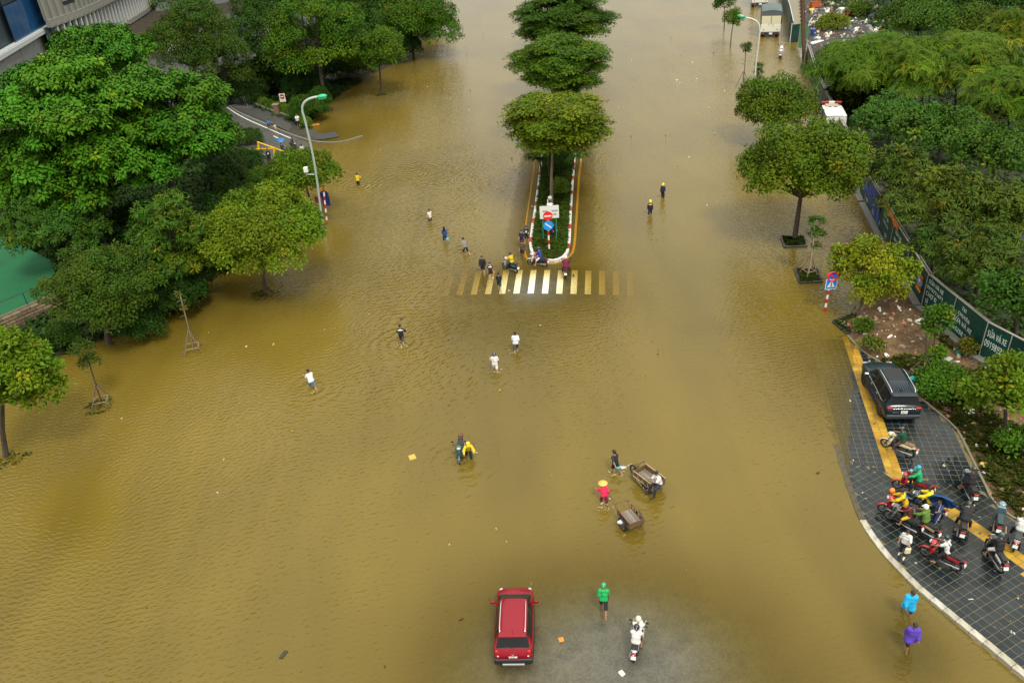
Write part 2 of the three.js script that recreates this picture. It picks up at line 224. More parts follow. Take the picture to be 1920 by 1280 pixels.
const rightH = (x, z) => { const s = Math.max(signedIn(x, z, RIGHTLAND)); return lerp(-0.7, 0.2, sstep(s, -1.3, 0.9)) + 0.22 * (fbm(x * 0.35, z * 0.35, 4, 83) - 0.4) * sstep(s, 0.1, 1.5) - 2 * sstep(-s, 1.5, 4); };
struct('dirt_lot', sheet(steps(14, 52, 0.45), steps(-58, -18, 0.45), rightH), earthMat(lin(0.29, 0.175, 0.08)));
const backH = (x, z) => { const s = signedIn(x, z, BEHIND); return lerp(-0.7, 0.25, sstep(s, -1.0, 0.2)) + 0.5 * (fbm(x * 0.12, z * 0.12, 3, 85) - 0.4) * sstep(s, 0.5, 3) - 2 * sstep(-s, 1, 3); };
struct('waste_ground', sheet(steps(24, 180, 1.2), steps(-230, -20, 1.2), backH), earthMat(lin(0.09, 0.085, 0.07)));
// side road on the left, with its raised footway
const ROADS = (x, z) => { const d = distLine(x, z, SIDEC); return 0.30 * sstep(P(585, 268).x - x, 0, 9) - 0.03 + 0 * d; };
const SIDEC = ground2([[250, 130], [380, 198], [440, 236], [500, 262], [560, 284], [600, 300]]);
struct('side_road', ribbon(dense(SIDEC, 0.8), 7.2, 0, ROADS), asphalt);
const sideEdge = ground2([[380, 166], [443, 216], [500, 243], [560, 264], [585, 269]]), sideMid = ground2([[300, 168], [440, 243], [522, 268], [545, 279]]);
struct('road_marking', ribbon(dense(sideEdge, 0.6), 0.16, 0.006, ROADS), whitePaint);
struct('road_marking', ribbon(dense(ground2([[513, 257], [524, 262]]), 0.5), 0.15, 0.006, ROADS), whitePaint);
struct('road_marking', ribbon(dense(ground2([[474, 284], [497, 292]]), 0.5), 0.15, 0.006, ROADS), whitePaint);
const concrete = new THREE.MeshPhysicalMaterial({ color: lin(0.3, 0.3, 0.27), roughness: 0.6, map: grit });
const wetConcrete = new THREE.MeshPhysicalMaterial({ color: lin(0.13, 0.13, 0.13), roughness: 0.3, map: grit });
{
  const walk = dense(ground2([[380, 150], [443, 198], [500, 222], [560, 246], [600, 257], [632, 252]]), 0.8);
  struct('footway', ribbon(walk, 2.4, 0.14, (x, z) => 0.26 * sstep(P(615, 262).x - x, 0, 9) - 0.06), wetConcrete);
  const kl = dense(ground2([[380, 162], [443, 211], [500, 237], [560, 259], [600, 267], [640, 266], [680, 255]]), 0.9);
  const g = new THREE.Group(); g.name = 'kerb'; g.userData = { kind: 'structure' }; scene.add(g);
  for (let i = 0; i + 1 < kl.length; i++) { const a = V(kl[i][0], 0, kl[i][1]), b = V(kl[i + 1][0], 0, kl[i + 1][1]), y = 0.1 + 0.26 * sstep(P(615, 262).x - a.x, 0, 9) - 0.06; const o = part('kerb_stone', rbox(0.2, 0.3, a.distanceTo(b) - 0.015, 0.02), concrete, g); o.position.set((a.x + b.x) / 2, y - 0.08, (a.z + b.z) / 2); o.rotation.y = Math.atan2(b.x - a.x, b.z - a.z); }
  const bk = dense(ground2([[460, 192], [500, 209], [546, 225]]), 1.0), g2 = new THREE.Group(); g2.name = 'kerb_001'; g2.userData = { kind: 'structure' }; scene.add(g2);
  for (let i = 0; i + 1 < bk.length; i++) { const a = V(bk[i][0], 0, bk[i][1]), b = V(bk[i + 1][0], 0, bk[i + 1][1]); const o = part('kerb_stone', rbox(0.22, 0.25, a.distanceTo(b) - 0.03, 0.02), concrete, g2); o.position.set((a.x + b.x) / 2, 0.46, (a.z + b.z) / 2); o.rotation.y = Math.atan2(b.x - a.x, b.z - a.z); }
  names.kerb = 1;
}

// ---------- tiled pavement, its kerb and its edging ----------
const tileTex = tex(256, (u, v) => { const n = fbm(u * 5, v * 5, 4, 91, 5), f = hash2(Math.floor(u * 256), Math.floor(v * 256), 93); const k = 0.62 + 0.7 * (n - 0.5) + 0.12 * (f - 0.5); return [k, k, k]; });
tileTex.repeat.set(0.35, 0.35);
const tileRough = tex(256, (u, v) => 0.5 + 1.3 * (fbm(u * 4, v * 4, 4, 97, 4) - 0.5)); tileRough.repeat.set(0.16, 0.16);
const slate = [[0.018, 0.029, 0.036], [0.014, 0.024, 0.031], [0.024, 0.036, 0.042], [0.016, 0.028, 0.036]].map((c) => new THREE.MeshPhysicalMaterial({ color: lin(...c), roughness: 0.42, specularIntensity: 0.7, roughnessMap: tileRough, map: tileTex }));
const yellowTile = [[0.62, 0.35, 0.012], [0.55, 0.30, 0.012], [0.66, 0.4, 0.03]].map((c) => new THREE.MeshPhysicalMaterial({ color: lin(...c), roughness: 0.55, map: tileTex }));
{
  const pave = new THREE.Group(); pave.name = 'pavement'; pave.userData = { kind: 'structure' }; scene.add(pave);
  const TS = 0.372, sa = P(1585, 640), sb = P(1667, 890, 0.1), sdA = sb.clone().sub(sa).setY(0).normalize(), sdB = P(1837.5, 1019.7, 0.12).sub(P(1740, 950.3, 0.12)).setY(0).normalize();
  const bl = ground2([[1560, 855], [1670, 888], [1850, 925]], 0.1), below = (x, z) => { for (let i = 0; i < 2; i++) if (i === 1 || x < bl[1][0]) { const [ax, az] = bl[i], [bx, bz] = bl[i + 1]; return z > az + (x - ax) * (bz - az) / (bx - ax); } };
  const stripA = [P(1591, 630), P(1681, 886, 0.1)].map((p) => [p.x, p.z]), stripB = ground2([[1681, 886], [1742, 932], [1838, 1003], [1925, 1066], [1990, 1115]], 0.1);
  const inStrip = (x, z) => distLine(x, z, stripA) < TS * 1.02 || distLine(x, z, stripB) < TS * 1.02;
  const cells = [];
  const fill = (org, d, zone) => { const e = V(-d.z, 0, d.x); for (let i = -110; i < 110; i++) for (let j = -110; j < 110; j++) { const x = org.x + d.x * (i + 0.5) * TS + e.x * (j + 0.5) * TS, z = org.z + d.z * (i + 0.5) * TS + e.z * (j + 0.5) * TS; if (z > -13 || below(x, z) !== zone || signedIn(x, z, PAVE) < 0.1) continue; cells.push({ x, z, yaw: Math.atan2(d.x, d.z), y: inStrip(x, z) }); } };
  fill(V(stripA[0][0], 0, stripA[0][1]), sdA, false); fill(V(stripB[1][0], 0, stripB[1][1]), sdB, true);
  const seen = cells.filter((c) => { const q = project(V(c.x, 0.1, c.z)); c.s = q[2]; return q[0] > 0 && q[0] < 1930 && q[1] < 1290; }).sort((a, b) => b.s - a.s);
  const r = rng(11), geo = new RoundedBoxGeometry(TS - 0.02, 0.04, TS - 0.02, 1, 0.005), late = { s: [[], [], [], []], y: [[], [], []] };
  const lay = (c) => { const nx = (paveH(c.x + 0.2, c.z) - paveH(c.x - 0.2, c.z)) / 0.4, nz = (paveH(c.x, c.z + 0.2) - paveH(c.x, c.z - 0.2)) / 0.4; return [new THREE.Quaternion().setFromUnitVectors(V(0, 1, 0), V(-nx + (r() - 0.5) * 0.008, 1, -nz + (r() - 0.5) * 0.008).normalize()).multiply(new THREE.Quaternion().setFromAxisAngle(V(0, 1, 0), c.yaw)), V(c.x, paveH(c.x, c.z) - 0.017 + (r() - 0.5) * 0.003, c.z)]; };
  const yel = seen.filter((c) => c.y), grey = seen.filter((c) => !c.y), own = new Set([...yel.slice(0, 110), ...grey.slice(0, 190)]);
  for (const c of seen) {
    const k = Math.floor(r() * (c.y ? 3 : 4)), [eu, at] = lay(c), m = c.y ? yellowTile[k] : slate[k];
    const g = geo.clone(), uv = g.attributes.uv, p = g.attributes.position;
    const mt = new THREE.Matrix4().makeRotationFromQuaternion(eu).setPosition(at); g.applyMatrix4(mt);
    for (let i = 0; i < uv.count; i++) uv.setXY(i, p.getX(i), p.getZ(i));
    if (own.has(c)) part('tile', g, m, pave); else late[c.y ? 'y' : 's'][k].push(g);
  }
  for (const [k, l] of late.s.entries()) if (l.length) part('tile', l, slate[k], pave, { kind: 'stuff' });
  for (const [k, l] of late.y.entries()) if (l.length) part('tile', l, yellowTile[k], pave, { kind: 'stuff' });
  const shp = new THREE.Shape(PAVE.map(([x, z]) => new THREE.Vector2(x, -z))), base = new THREE.ShapeGeometry(shp); base.rotateX(-Math.PI / 2);
  { const p = base.attributes.position; for (let i = 0; i < p.count; i++) p.setY(i, paveH(p.getX(i), p.getZ(i)) - 0.012); base.computeVertexNormals(); }
  part('mortar_bed', sheet(steps(10, 36, 0.35), steps(-46, -13, 0.35), (x, z) => { const s = signedIn(x, z, PAVE); return s > -0.1 ? paveH(x, z) - 0.002 : paveH(x, z) - 0.3; }), new THREE.MeshPhysicalMaterial({ color: lin(0.25, 0.2, 0.09), roughness: 0.7, map: grit }), pave);
  // kerb stones
  const kerb = new THREE.Group(); kerb.name = 'kerb_002'; kerb.userData = { kind: 'structure' }; scene.add(kerb);
  const pitDark = new THREE.MeshPhysicalMaterial({ color: lin(0.11, 0.09, 0.05), roughness: 0.6, map: tileTex }), kl = dense(KERB, 0.62), stone = [[0.62, 0.58, 0.46], [0.55, 0.51, 0.40], [0.68, 0.65, 0.55]].map((c) => new THREE.MeshPhysicalMaterial({ color: lin(...c), roughness: 0.6, map: tileTex }));
  for (let i = 0; i + 1 < kl.length; i++) { const [ax, az] = kl[i], [bx, bz] = kl[i + 1], L = Math.hypot(bx - ax, bz - az), yaw = Math.atan2(bx - ax, bz - az), y = paveH((ax + bx) / 2, (az + bz) / 2);
    const o = part('kerb_stone', rbox(0.3, 0.34, L - 0.018, 0.025), y < 0.02 ? (r(), pitDark) : stone[Math.floor(r() * 3)], kerb); o.position.set((ax + bx) / 2, y - 0.145, (az + bz) / 2); o.rotation.y = yaw;
    if (y < 0.05) continue; const q = part('gutter_slab', rbox(0.34, 0.1, L - 0.018, 0.015), stone[Math.floor(r() * 2)], kerb); q.position.set((ax + bx) / 2 + Math.cos(yaw) * -0.33, Math.max(Math.min(y - 0.14, 0.0), -0.06) - 0.055, (az + bz) / 2 + Math.sin(yaw) * 0.33); q.rotation.y = yaw; }
  names.kerb = 2;
  const edging = new THREE.Group(); edging.name = 'kerb_003'; edging.userData = { kind: 'structure' }; scene.add(edging); names.kerb = 3;
  const el = dense(EDGE, 0.9), em = new THREE.MeshPhysicalMaterial({ color: lin(0.3, 0.27, 0.18), roughness: 0.7, map: grit });
  for (let i = 0; i + 1 < el.length; i++) { const [ax, az] = el[i], [bx, bz] = el[i + 1], L = Math.hypot(bx - ax, bz - az); const o = part('kerb_stone', rbox(0.12, 0.2, L - 0.02, 0.015), em, edging); o.position.set((ax + bx) / 2, paveH((ax + bx) / 2, (az + bz) / 2) - 0.05, (az + bz) / 2); o.rotation.y = Math.atan2(bx - ax, bz - az); }
}

// ---------- traffic island ----------
const ISL = ground2([[1052, 60], [1020, 260], [1013, 320], [1004, 390], [995.5, 448], [996, 466], [1004, 480], [1020, 486], [1038, 488], [1052, 484], [1062, 474], [1066, 460], [1070, 390], [1075, 320], [1082, 250], [1095, 60]], 0.15);
const ISLC = ISL.slice(1, -1);
{
  const g = new THREE.Group(); g.name = 'traffic_island'; g.userData = { kind: 'structure' }; scene.add(g);
  const turf = sheet(steps(-6, 12, 0.4), steps(-150, -56, 0.4), (x, z) => { const s = signedIn(x, z, ISL); return s > -0.05 ? 0.12 + 0.1 * fbm(x, z, 2, 7) : -0.7; });
  part('soil', turf, earthMat(lin(0.12, 0.09, 0.05)), g);
  const red = new THREE.MeshPhysicalMaterial({ color: lin(0.66, 0.05, 0.03), roughness: 0.5, map: tileTex }), wh = new THREE.MeshPhysicalMaterial({ color: lin(0.95, 0.94, 0.88), roughness: 0.5, map: tileTex });
  const c = new THREE.CatmullRomCurve3(ISLC.map(([x, z]) => V(x, 0, z)), false, 'centripetal'), n = Math.round(c.getLength() / 0.5), pts = c.getSpacedPoints(n);
  for (let i = 0; i < n; i++) { const a = pts[i], b = pts[i + 1], o = part('kerb_stone', rbox(0.24, 0.4, a.distanceTo(b) + 0.004, 0.03), ((i + 2) % 8) < 2 ? red : wh, g); o.position.set((a.x + b.x) / 2, 0.02, (a.z + b.z) / 2); o.rotation.y = Math.atan2(b.x - a.x, b.z - a.z); }
}

// ================= trees and shrubs =================
function leafGeo(kind, seed) {
  const r = rng(seed), p = [], n = [], add = (a, b, c, d) => { // a pointed leaf folded along its rib: two triangles each side
    const nn = b.clone().sub(a).cross(d.clone().sub(a)).normalize(); if (nn.y < 0) nn.negate(); if (kind === 'blade') nn.set(nn.x * 0.35, 1, nn.z * 0.35).normalize();
    for (const v of [a, b, c, a, c, d]) { p.push(v.x, v.y, v.z); n.push(nn.x, nn.y, nn.z); }
  };
  const leaf = (at, dir, up, len, wid, fold = 0.12) => { const side = dir.clone().cross(up).normalize(), rib = up.clone().multiplyScalar(-fold * wid), m = at.clone().addScaledVector(dir, len * 0.55), tip = at.clone().addScaledVector(dir, len).addScaledVector(up, -len * 0.12); add(at, m.clone().addScaledVector(side, wid / 2).sub(rib), tip, m.clone().addScaledVector(side, -wid / 2).sub(rib)); };
  if (kind === 'rosette') { for (let i = 0; i < 9; i++) { const a = i * 2.4 + r() * 0.5, dip = -0.1 - r() * 0.35 + (i > 6 ? 0.5 : 0), d = V(Math.cos(a), dip, Math.sin(a)).normalize(), u = V(-d.x * d.y, 1, -d.z * d.y).normalize(); leaf(V(0, 0.03 * (i - 4), 0).addScaledVector(d, 0.05), d, u, 0.42 * (0.75 + 0.4 * r()), 0.2, 0.25); } }
  else if (kind === 'sprig') { for (let i = 0; i < 14; i++) { const a = r() * 6.28, e = (r() - 0.35) * 1.5, d = V(Math.cos(a) * Math.cos(e), Math.sin(e), Math.sin(a) * Math.cos(e)), u = V((r() - 0.5) * 0.9, 1, (r() - 0.5) * 0.9).normalize(); leaf(d.clone().multiplyScalar(0.04 + 0.15 * r()), d, u, 0.17, 0.085); } }
  else if (kind === 'fine') { for (let i = 0; i < 16; i++) { const a = r() * 6.28, d = V(Math.cos(a), (r() - 0.5) * 0.3, Math.sin(a)), u = V((r() - 0.5) * 0.5, 1, (r() - 0.5) * 0.5).normalize(); leaf(d.clone().multiplyScalar(0.34 * Math.sqrt(r())), V(Math.cos(a + r() * 2 - 1), 0.1 * (r() - 0.5), Math.sin(a + r() * 2 - 1)), u, 0.13, 0.075); } }
  else if (kind === 'feather') { for (let f = 0; f < 4; f++) { const a = f * 1.57 + r() * 1.2, L = 0.5 + 0.25 * r(); let q = V(0, 0, 0); for (let k = 0; k < 7; k++) { const t = k / 6, d = V(Math.cos(a), 0.35 - 1.5 * t, Math.sin(a)).normalize(), s = V(-Math.sin(a), 0, Math.cos(a)), u = V(Math.cos(a) * 0.4, 1, Math.sin(a) * 0.4).normalize(); q = q.clone().addScaledVector(d, L / 7); for (const w of [1, -1]) leaf(q, d.clone().multiplyScalar(0.5).addScaledVector(s, w).normalize(), u, 0.15, 0.055); } } }
  else if (kind === 'lance') { for (let i = 0; i < 11; i++) { const a = r() * 6.28, d = V(Math.cos(a), 0.25 - r() * 0.9, Math.sin(a)).normalize(), u = V(-d.x * d.y, 1, -d.z * d.y).normalize(); leaf(V(0, 0, 0).addScaledVector(d, 0.03), d, u, 0.27, 0.065); } }
  else if (kind === 'blade') { for (let i = 0; i < 9; i++) { const a = r() * 6.28, up = 0.9 + r(); const d = V(Math.cos(a), up, Math.sin(a)).normalize(); const s = V(-Math.sin(a), 0, Math.cos(a)); const m = d.clone().multiplyScalar(0.32), tip = m.clone().add(V(Math.cos(a) * 0.24, 0.02, Math.sin(a) * 0.24)); add(V(0, 0, 0), m.clone().addScaledVector(s, 0.022), tip, m.clone().addScaledVector(s, -0.022)); } }
  else if (kind === 'frond') { for (let f = 0; f < 9; f++) { const a = f * 0.698 + r() * 0.3; let q = V(0, 0, 0); for (let k = 0; k < 12; k++) { const t = k / 11, d = V(Math.cos(a), 1.0 - 1.9 * t, Math.sin(a)).normalize(), s = V(-Math.sin(a), 0, Math.cos(a)); q = q.clone().addScaledVector(d, 0.15); const w = 0.5 * Math.sin(Math.PI * Math.min(1, 0.15 + t)) + 0.08; for (const e of [1, -1]) leaf(q, d.clone().multiplyScalar(0.6).addScaledVector(s, e).add(V(0, -0.35, 0)).normalize(), V(0, 1, 0), w, 0.07); } } }
  const g = new THREE.BufferGeometry(); g.setAttribute('position', new THREE.Float32BufferAttribute(p, 3)); g.setAttribute('normal', new THREE.Float32BufferAttribute(n, 3)); return g;
}
const DENSE = 1.7, LEAF = {}; for (const [i, k] of ['rosette', 'sprig', 'fine', 'feather', 'lance', 'blade', 'frond'].entries()) LEAF[k] = leafGeo(k, 100 + i);
const leafMats = {};
const leafMat = (c) => leafMats[c] ??= new THREE.MeshPhysicalMaterial({ color: lin(c[0] * 0.76, c[1] * 0.68, c[2] * 0.5), roughness: 0.6, side: THREE.DoubleSide, specularIntensity: 0.22, transmission: 0.12, thickness: 0 });
const barkTex = tex(128, (u, v) => 0.55 + 0.8 * (fbm(u * 12, v * 3, 3, 121, 0) - 0.5)), bark = new THREE.MeshPhysicalMaterial({ color: lin(0.13, 0.1, 0.075), roughness: 0.9, map: barkTex }), paleBark = new THREE.MeshPhysicalMaterial({ color: lin(0.34, 0.28, 0.19), roughness: 0.85, map: barkTex }), darkBark = new THREE.MeshPhysicalMaterial({ color: lin(0.07, 0.055, 0.04), roughness: 0.9, map: barkTex });
// leaves sit on the outside of uneven clumps; what another clump would bury is left out
function crown(parent, clumps, { leaf, size, per, color, tint = 0.35, seed, flat = 0.25, under = 0.35, hue = 0.25 }) {
  const wob = 1.5 * (1 - flat * 0.8), r = rng(seed), list = [], q = new THREE.Quaternion(), e = new THREE.Euler(), m = new THREE.Matrix4();
  for (const b of clumps) {
    const n = Math.round(DENSE * per * b.r.x * b.r.z), tone = 1 + tint * (r() - 0.5), w = hue * (r() - 0.5);
    for (let i = 0; i < n; i++) {
      const y = 1 - (1 + under) * r(), a = r() * 6.2832, s = Math.sqrt(Math.max(0, 1 - y * y)), k = 0.55 + 0.58 * Math.pow(r(), 0.62), d = V(s * Math.cos(a), y, s * Math.sin(a));
      const p = V(b.c.x + d.x * b.r.x * k, b.c.y + d.y * b.r.y * k, b.c.z + d.z * b.r.z * k);
      let deep = false; for (const o of clumps) if (o !== b && ((p.x - o.c.x) / o.r.x) ** 2 + ((p.y - o.c.y) / o.r.y) ** 2 + ((p.z - o.c.z) / o.r.z) ** 2 < 0.3) { deep = true; break; } if (deep) continue;
      const tilt = 0.9 * (1 - flat);
      const e2 = new THREE.Euler(d.z * tilt, 0, -d.x * tilt); q.setFromEuler(e2).multiply(new THREE.Quaternion().setFromEuler(new THREE.Euler((r() - 0.5) * wob, r() * 6.28, (r() - 0.5) * wob, 'XYZ')));
      const sc = size * (0.7 + 0.6 * r()), t = tone * (0.85 + 0.3 * r()), u = w + 0.16 * (r() - 0.5);
      list.push([m.compose(p, q, V(sc, sc, sc)).clone(), r() < 0.02 ? lin(t * 2.6, t * 1.35, t) : lin(t * (1 + 1.2 * u), t, t * (1 - u))]);
    }
  }
  const im = new THREE.InstancedMesh(LEAF[leaf], leafMat(color), list.length); im.name = 'crown'; im.userData = { kind: 'stuff' }; im.castShadow = im.receiveShadow = true;
  list.forEach(([mm, c], i) => { im.setMatrixAt(i, mm); im.setColorAt(i, c); }); parent.add(im); return list.length;
}
let leafCount = 0;
// clumps over the shell of an ellipsoid; layered trees get flat tiers
function clumpsOf(c, R, Rv, n, cr, seed, { layered = 0, cut = -0.45 } = {}) {
  const r = rng(seed), out = [], sh = 1 - 0.48 * cr / R;
  for (let i = 0; i < n; i++) { const y = 1 - (1 - cut) * (i + 0.5) / n, a = i * 2.39996 + r() * 0.8, s = Math.sqrt(1 - y * y), k = 0.6 + 0.4 * r(), q = cr * (0.6 + 0.75 * r());
    out.push({ c: V(c.x + s * Math.cos(a) * R * k * sh, c.y + y * Rv * k * sh, c.z + s * Math.sin(a) * R * k * sh), r: V(q, q * (layered ? layered : 0.8), q) }); }
  return out;
}
function limbs(parent, base, clumps, trunkR, fork, m, seed, lean = V()) {
  const r = rng(seed), f = V(base.x + lean.x, fork, base.z + lean.z), g = [];
  const mid = base.clone().lerp(f, 0.5).add(V((r() - 0.5) * 0.15, 0, (r() - 0.5) * 0.15));
  g.push(bar(base.clone().setY(base.y - 0.5), mid, trunkR * 1.25, trunkR, 9), bar(mid, f, trunkR, trunkR * 0.8, 9));
  part('trunk', g, m, parent);
  const b = []; for (const k of clumps) { const e = k.c.clone(); const j = f.clone().lerp(e, 0.5); j.y += (r() - 0.3) * 0.5; b.push(bar(f, j, trunkR * 0.5, trunkR * 0.32, 6), bar(j, e, trunkR * 0.32, trunkR * 0.1, 5)); }
  if (b.length) part('limb', b, m, parent);
}
// px: crown centre and half sizes in the picture; foot: where the trunk meets ground or flood
function tree(label, { c, r, foot, leaf = 'sprig', size = 1.15, per = 30, n = 22, cr = 0.34, color = [0.06, 0.13, 0.02], bark: bk = bark, trunk = 0.16, group, layered = 0, flat = 0.25, cut = -0.5, under = 0.35, fork = 0.45, name = 'tree', cat = 'tree', hue = 0.25, tint = 0.4, baseH = 0, depth = 0, seed, bury = 0.35 }) {
  seed ??= Math.round(c[0] * 7 + c[1] * 13);
  const base = P(...foot, baseH); const zc = base.z + depth, ctr = U(c[0], c[1], zc), pm = project(ctr)[2], R = r[0] / pm, a = Math.atan2(28 - ctr.y, -zc), Rv = Math.sqrt(Math.max(0.09 * R * R, (r[1] / pm) ** 2 - (R * Math.sin(a)) ** 2)) / Math.cos(a);
  const o = thing(name, label, cat, base, 0, group), cl = clumpsOf(ctr.clone().sub(base), R, Rv, n, cr * R, seed, { layered, cut });
  const cy = ctr.y - base.y; limbs(o, V(0, 0, 0), cl, trunk, Math.max(0.4, cy - Rv * fork - 0.2), bk, seed + 1, V((ctr.x - base.x) * 0.5, 0, (ctr.z - base.z) * 0.5));
  leafCount += crown(o, cl, { leaf, size, per, color, seed: seed + 2, flat, under, hue, tint });
  return o;
}
const GREEN = [0.087, 0.2, 0.012], BRIGHT = [0.15, 0.27, 0.012], DEEP = [0.045, 0.13, 0.014], YELLOWISH = [0.12, 0.19, 0.014], BLUISH = [0.065, 0.19, 0.03];
// left bank
tree('huge spreading tree with big paddle leaves in rosettes beside the green court', { c: [150, 290], r: [165, 185], foot: [170, 470], leaf: 'rosette', size: 0.98, per: 27, n: 34, cr: 0.3, color: [0.075, 0.257, 0.0140], trunk: 0.45, cut: -0.6, tint: 0.3, baseH: 0.2, layered: 0.55, flat: 0.45 });
tree('tall large-leaved tree joined to the huge one, nearer the side road', { c: [330, 240], r: [118, 140], foot: [325, 420], leaf: 'rosette', size: 0.98, per: 27, n: 24, cr: 0.32, color: [0.072, 0.243, 0.0140], trunk: 0.35, cut: -0.6, tint: 0.3, baseH: 0.2, layered: 0.55, flat: 0.45 });
tree('pointed top of a large-leaved tree in front of the grey fins of the building', { c: [185, 110], r: [88, 62], foot: [190, 330], leaf: 'rosette', size: 0.98, per: 27, n: 18, cr: 0.36, color: [0.068, 0.230, 0.0140], trunk: 0.35, tint: 0.3, baseH: 0.2, layered: 0.55, flat: 0.45 });
tree('dark star-leaved tree leaning over the edge of the green court', { c: [105, 420], r: [98, 66], foot: [125, 520], leaf: 'lance', size: 1.35, per: 24, color: [0.053, 0.162, 0.0180], trunk: 0.2, baseH: 0.2 });
tree('dense dark bushy tree at the water beside the brick steps', { c: [195, 545], r: [104, 92], foot: [200, 640], size: 1.0, per: 46, n: 30, cr: 0.3, color: [0.068, 0.149, 0.0140], trunk: 0.2, baseH: 0.2, tint: 0.3, cut: -0.7 });
tree('mango-like tree with slender leaves and yellow young shoots', { c: [322, 452], r: [82, 88], foot: [335, 560], leaf: 'lance', size: 1.3, per: 30, color: [0.090, 0.189, 0.0140], trunk: 0.18, baseH: 0.2, hue: 0.7, cut: -0.7 });
tree('bright green round tree standing in the flood before the lamp post', { c: [492, 438], r: [118, 82], foot: [495, 548], size: 1.3, per: 34, n: 34, cr: 0.28, color: BRIGHT, trunk: 0.13, fork: 0.6, cut: -0.5 });
tree('small round tree behind the tall lamp post by the yellow barrier', { c: [567, 325], r: [66, 47], foot: [587, 405], size: 1.3, per: 34, n: 22, color: [0.120, 0.243, 0.0120], trunk: 0.1 });
tree('bright green tree cut by the left edge of the photo', { c: [30, 706], r: [88, 102], foot: [6, 856], size: 1.4, per: 30, n: 32, cr: 0.29, color: [0.128, 0.257, 0.0120], trunk: 0.14, cut: -0.6 });
tree('loose dark tree before the car park crossing, trunk showing', { c: [360, 80], r: [100, 92], foot: [372, 190], size: 1.5, per: 15, n: 22, cr: 0.3, color: [0.060, 0.135, 0.0120], bark: darkBark, trunk: 0.22, baseH: 0.2 });
tree('dark tree drooping towards the footway beside the car park', { c: [420, 122], r: [58, 66], foot: [425, 200], size: 1.5, per: 15, n: 16, color: [0.060, 0.135, 0.0120], bark: darkBark, trunk: 0.16, baseH: 0.2 });
tree('deep green tree between the car park and the parked dark car', { c: [482, 60], r: [62, 84], foot: [480, 140], size: 1.6, per: 15, n: 18, color: DEEP, bark: darkBark, trunk: 0.18, baseH: 0.2 });
tree('large lush tree over the flooded roadside, right of the parked car', { c: [592, 80], r: [96, 90], foot: [610, 190], leaf: 'sprig', size: 1.8, per: 15, n: 28, cr: 0.3, color: [0.090, 0.216, 0.0120], trunk: 0.25, baseH: 0.1, layered: 0.6 });
tree('round tree standing alone in the flood on a small green patch', { c: [712, 100], r: [52, 46], foot: [714, 176], size: 1.7, per: 15, n: 20, color: [0.093, 0.203, 0.0120], trunk: 0.13 });
tree('dark tree behind the round one at the roadside', { c: [672, 50], r: [74, 66], foot: [690, 120], size: 1.8, per: 13, n: 18, color: DEEP, trunk: 0.2, baseH: 0.1 });
tree('broad roadside tree at the far end of the left bank', { c: [768, 38], r: [84, 60], foot: [775, 105], size: 1.9, per: 13, n: 22, color: [0.078, 0.189, 0.0120], trunk: 0.2, baseH: 0.1 });
tree('dark tree at the top edge behind the lush one', { c: [560, -10], r: [90, 60], foot: [575, 90], size: 2, per: 11, n: 18, color: DEEP, trunk: 0.2, baseH: 0.1 });
tree('tree at the top edge between the car park and the flooded road', { c: [700, -30], r: [110, 60], foot: [700, 60], size: 2.2, per: 10, n: 18, color: [0.060, 0.149, 0.0140], trunk: 0.2, baseH: 0.1 });
tree('ivy-clad dark tree beside the ring-shaped topiary', { c: [400, 285], r: [42, 70], foot: [402, 345], leaf: 'lance', size: 1.1, per: 30, n: 18, color: [0.033, 0.101, 0.0140], trunk: 0.2, baseH: 0.2 });
// traffic island: tiered trees
const TIER = 'tiered trees on the traffic island';
const tier = (label, c, r, foot, color, n = 26) => tree(label, { c, r, foot, leaf: 'fine', size: 1.5, per: 34, n: n * 2.4 | 0, cr: 0.24, color, layered: 0.34, flat: 0.7, cut: -0.85, under: 0.15, trunk: 0.13, bark: paleBark, group: TIER, baseH: 0.2, fork: 0.9, hue: 0.2 });
tier('yellow-green tiered tree on the island, nearest to the signs', [1040, 228], [93, 62], [1034, 388], [0.150, 0.243, 0.0100], 32);
tier('mid green tiered tree on the island, second from the signs', [1049, 122], [88, 56], [1050, 268], [0.090, 0.203, 0.0120], 32);
tier('dark green tiered tree on the island, third from the signs', [1053, 36], [88, 58], [1060, 180], [0.068, 0.162, 0.0140], 30);
tier('tiered tree on the island cut by the top edge of the photo', [1062, -40], [80, 45], [1070, 90], [0.068, 0.162, 0.0140], 20);
tree('low leafy young tree under the yellow-green tiered one', { c: [1025, 268], r: [48, 28], foot: [1030, 330], leaf: 'fine', size: 1.4, per: 22, n: 16, cr: 0.45, layered: 0.3, flat: 0.8, color: [0.090, 0.189, 0.0140], trunk: 0.07, baseH: 0.2 });
// right footway
tree('round roadside tree half hiding the white ambulance', { c: [1450, 203], r: [72, 52], foot: [1442, 268], size: 1.55, per: 20, n: 28, cr: 0.3, color: [0.098, 0.189, 0.0120], trunk: 0.13 });
tree('large round roadside tree in a square kerbed pit in the flood', { c: [1510, 314], r: [120, 84], foot: [1490, 448], size: 1.4, per: 28, n: 38, cr: 0.27, color: [0.112, 0.203, 0.0100], trunk: 0.19, fork: 0.7 });
tree('yellow-green young tree beside the pedestrian signs', { c: [1634, 510], r: [76, 72], foot: [1606, 600], depth: -1.7, size: 1.3, per: 26, n: 30, cr: 0.26, color: [0.210, 0.297, 0.0120], trunk: 0.09, hue: 0.4, baseH: 0.1 });
tree('slim tree standing in the flood left of the right-hand street lamp', { c: [1377, 34], r: [20, 21], foot: [1370, 86], size: 1.6, per: 22, n: 12, color: [0.098, 0.216, 0.0120], trunk: 0.07 });
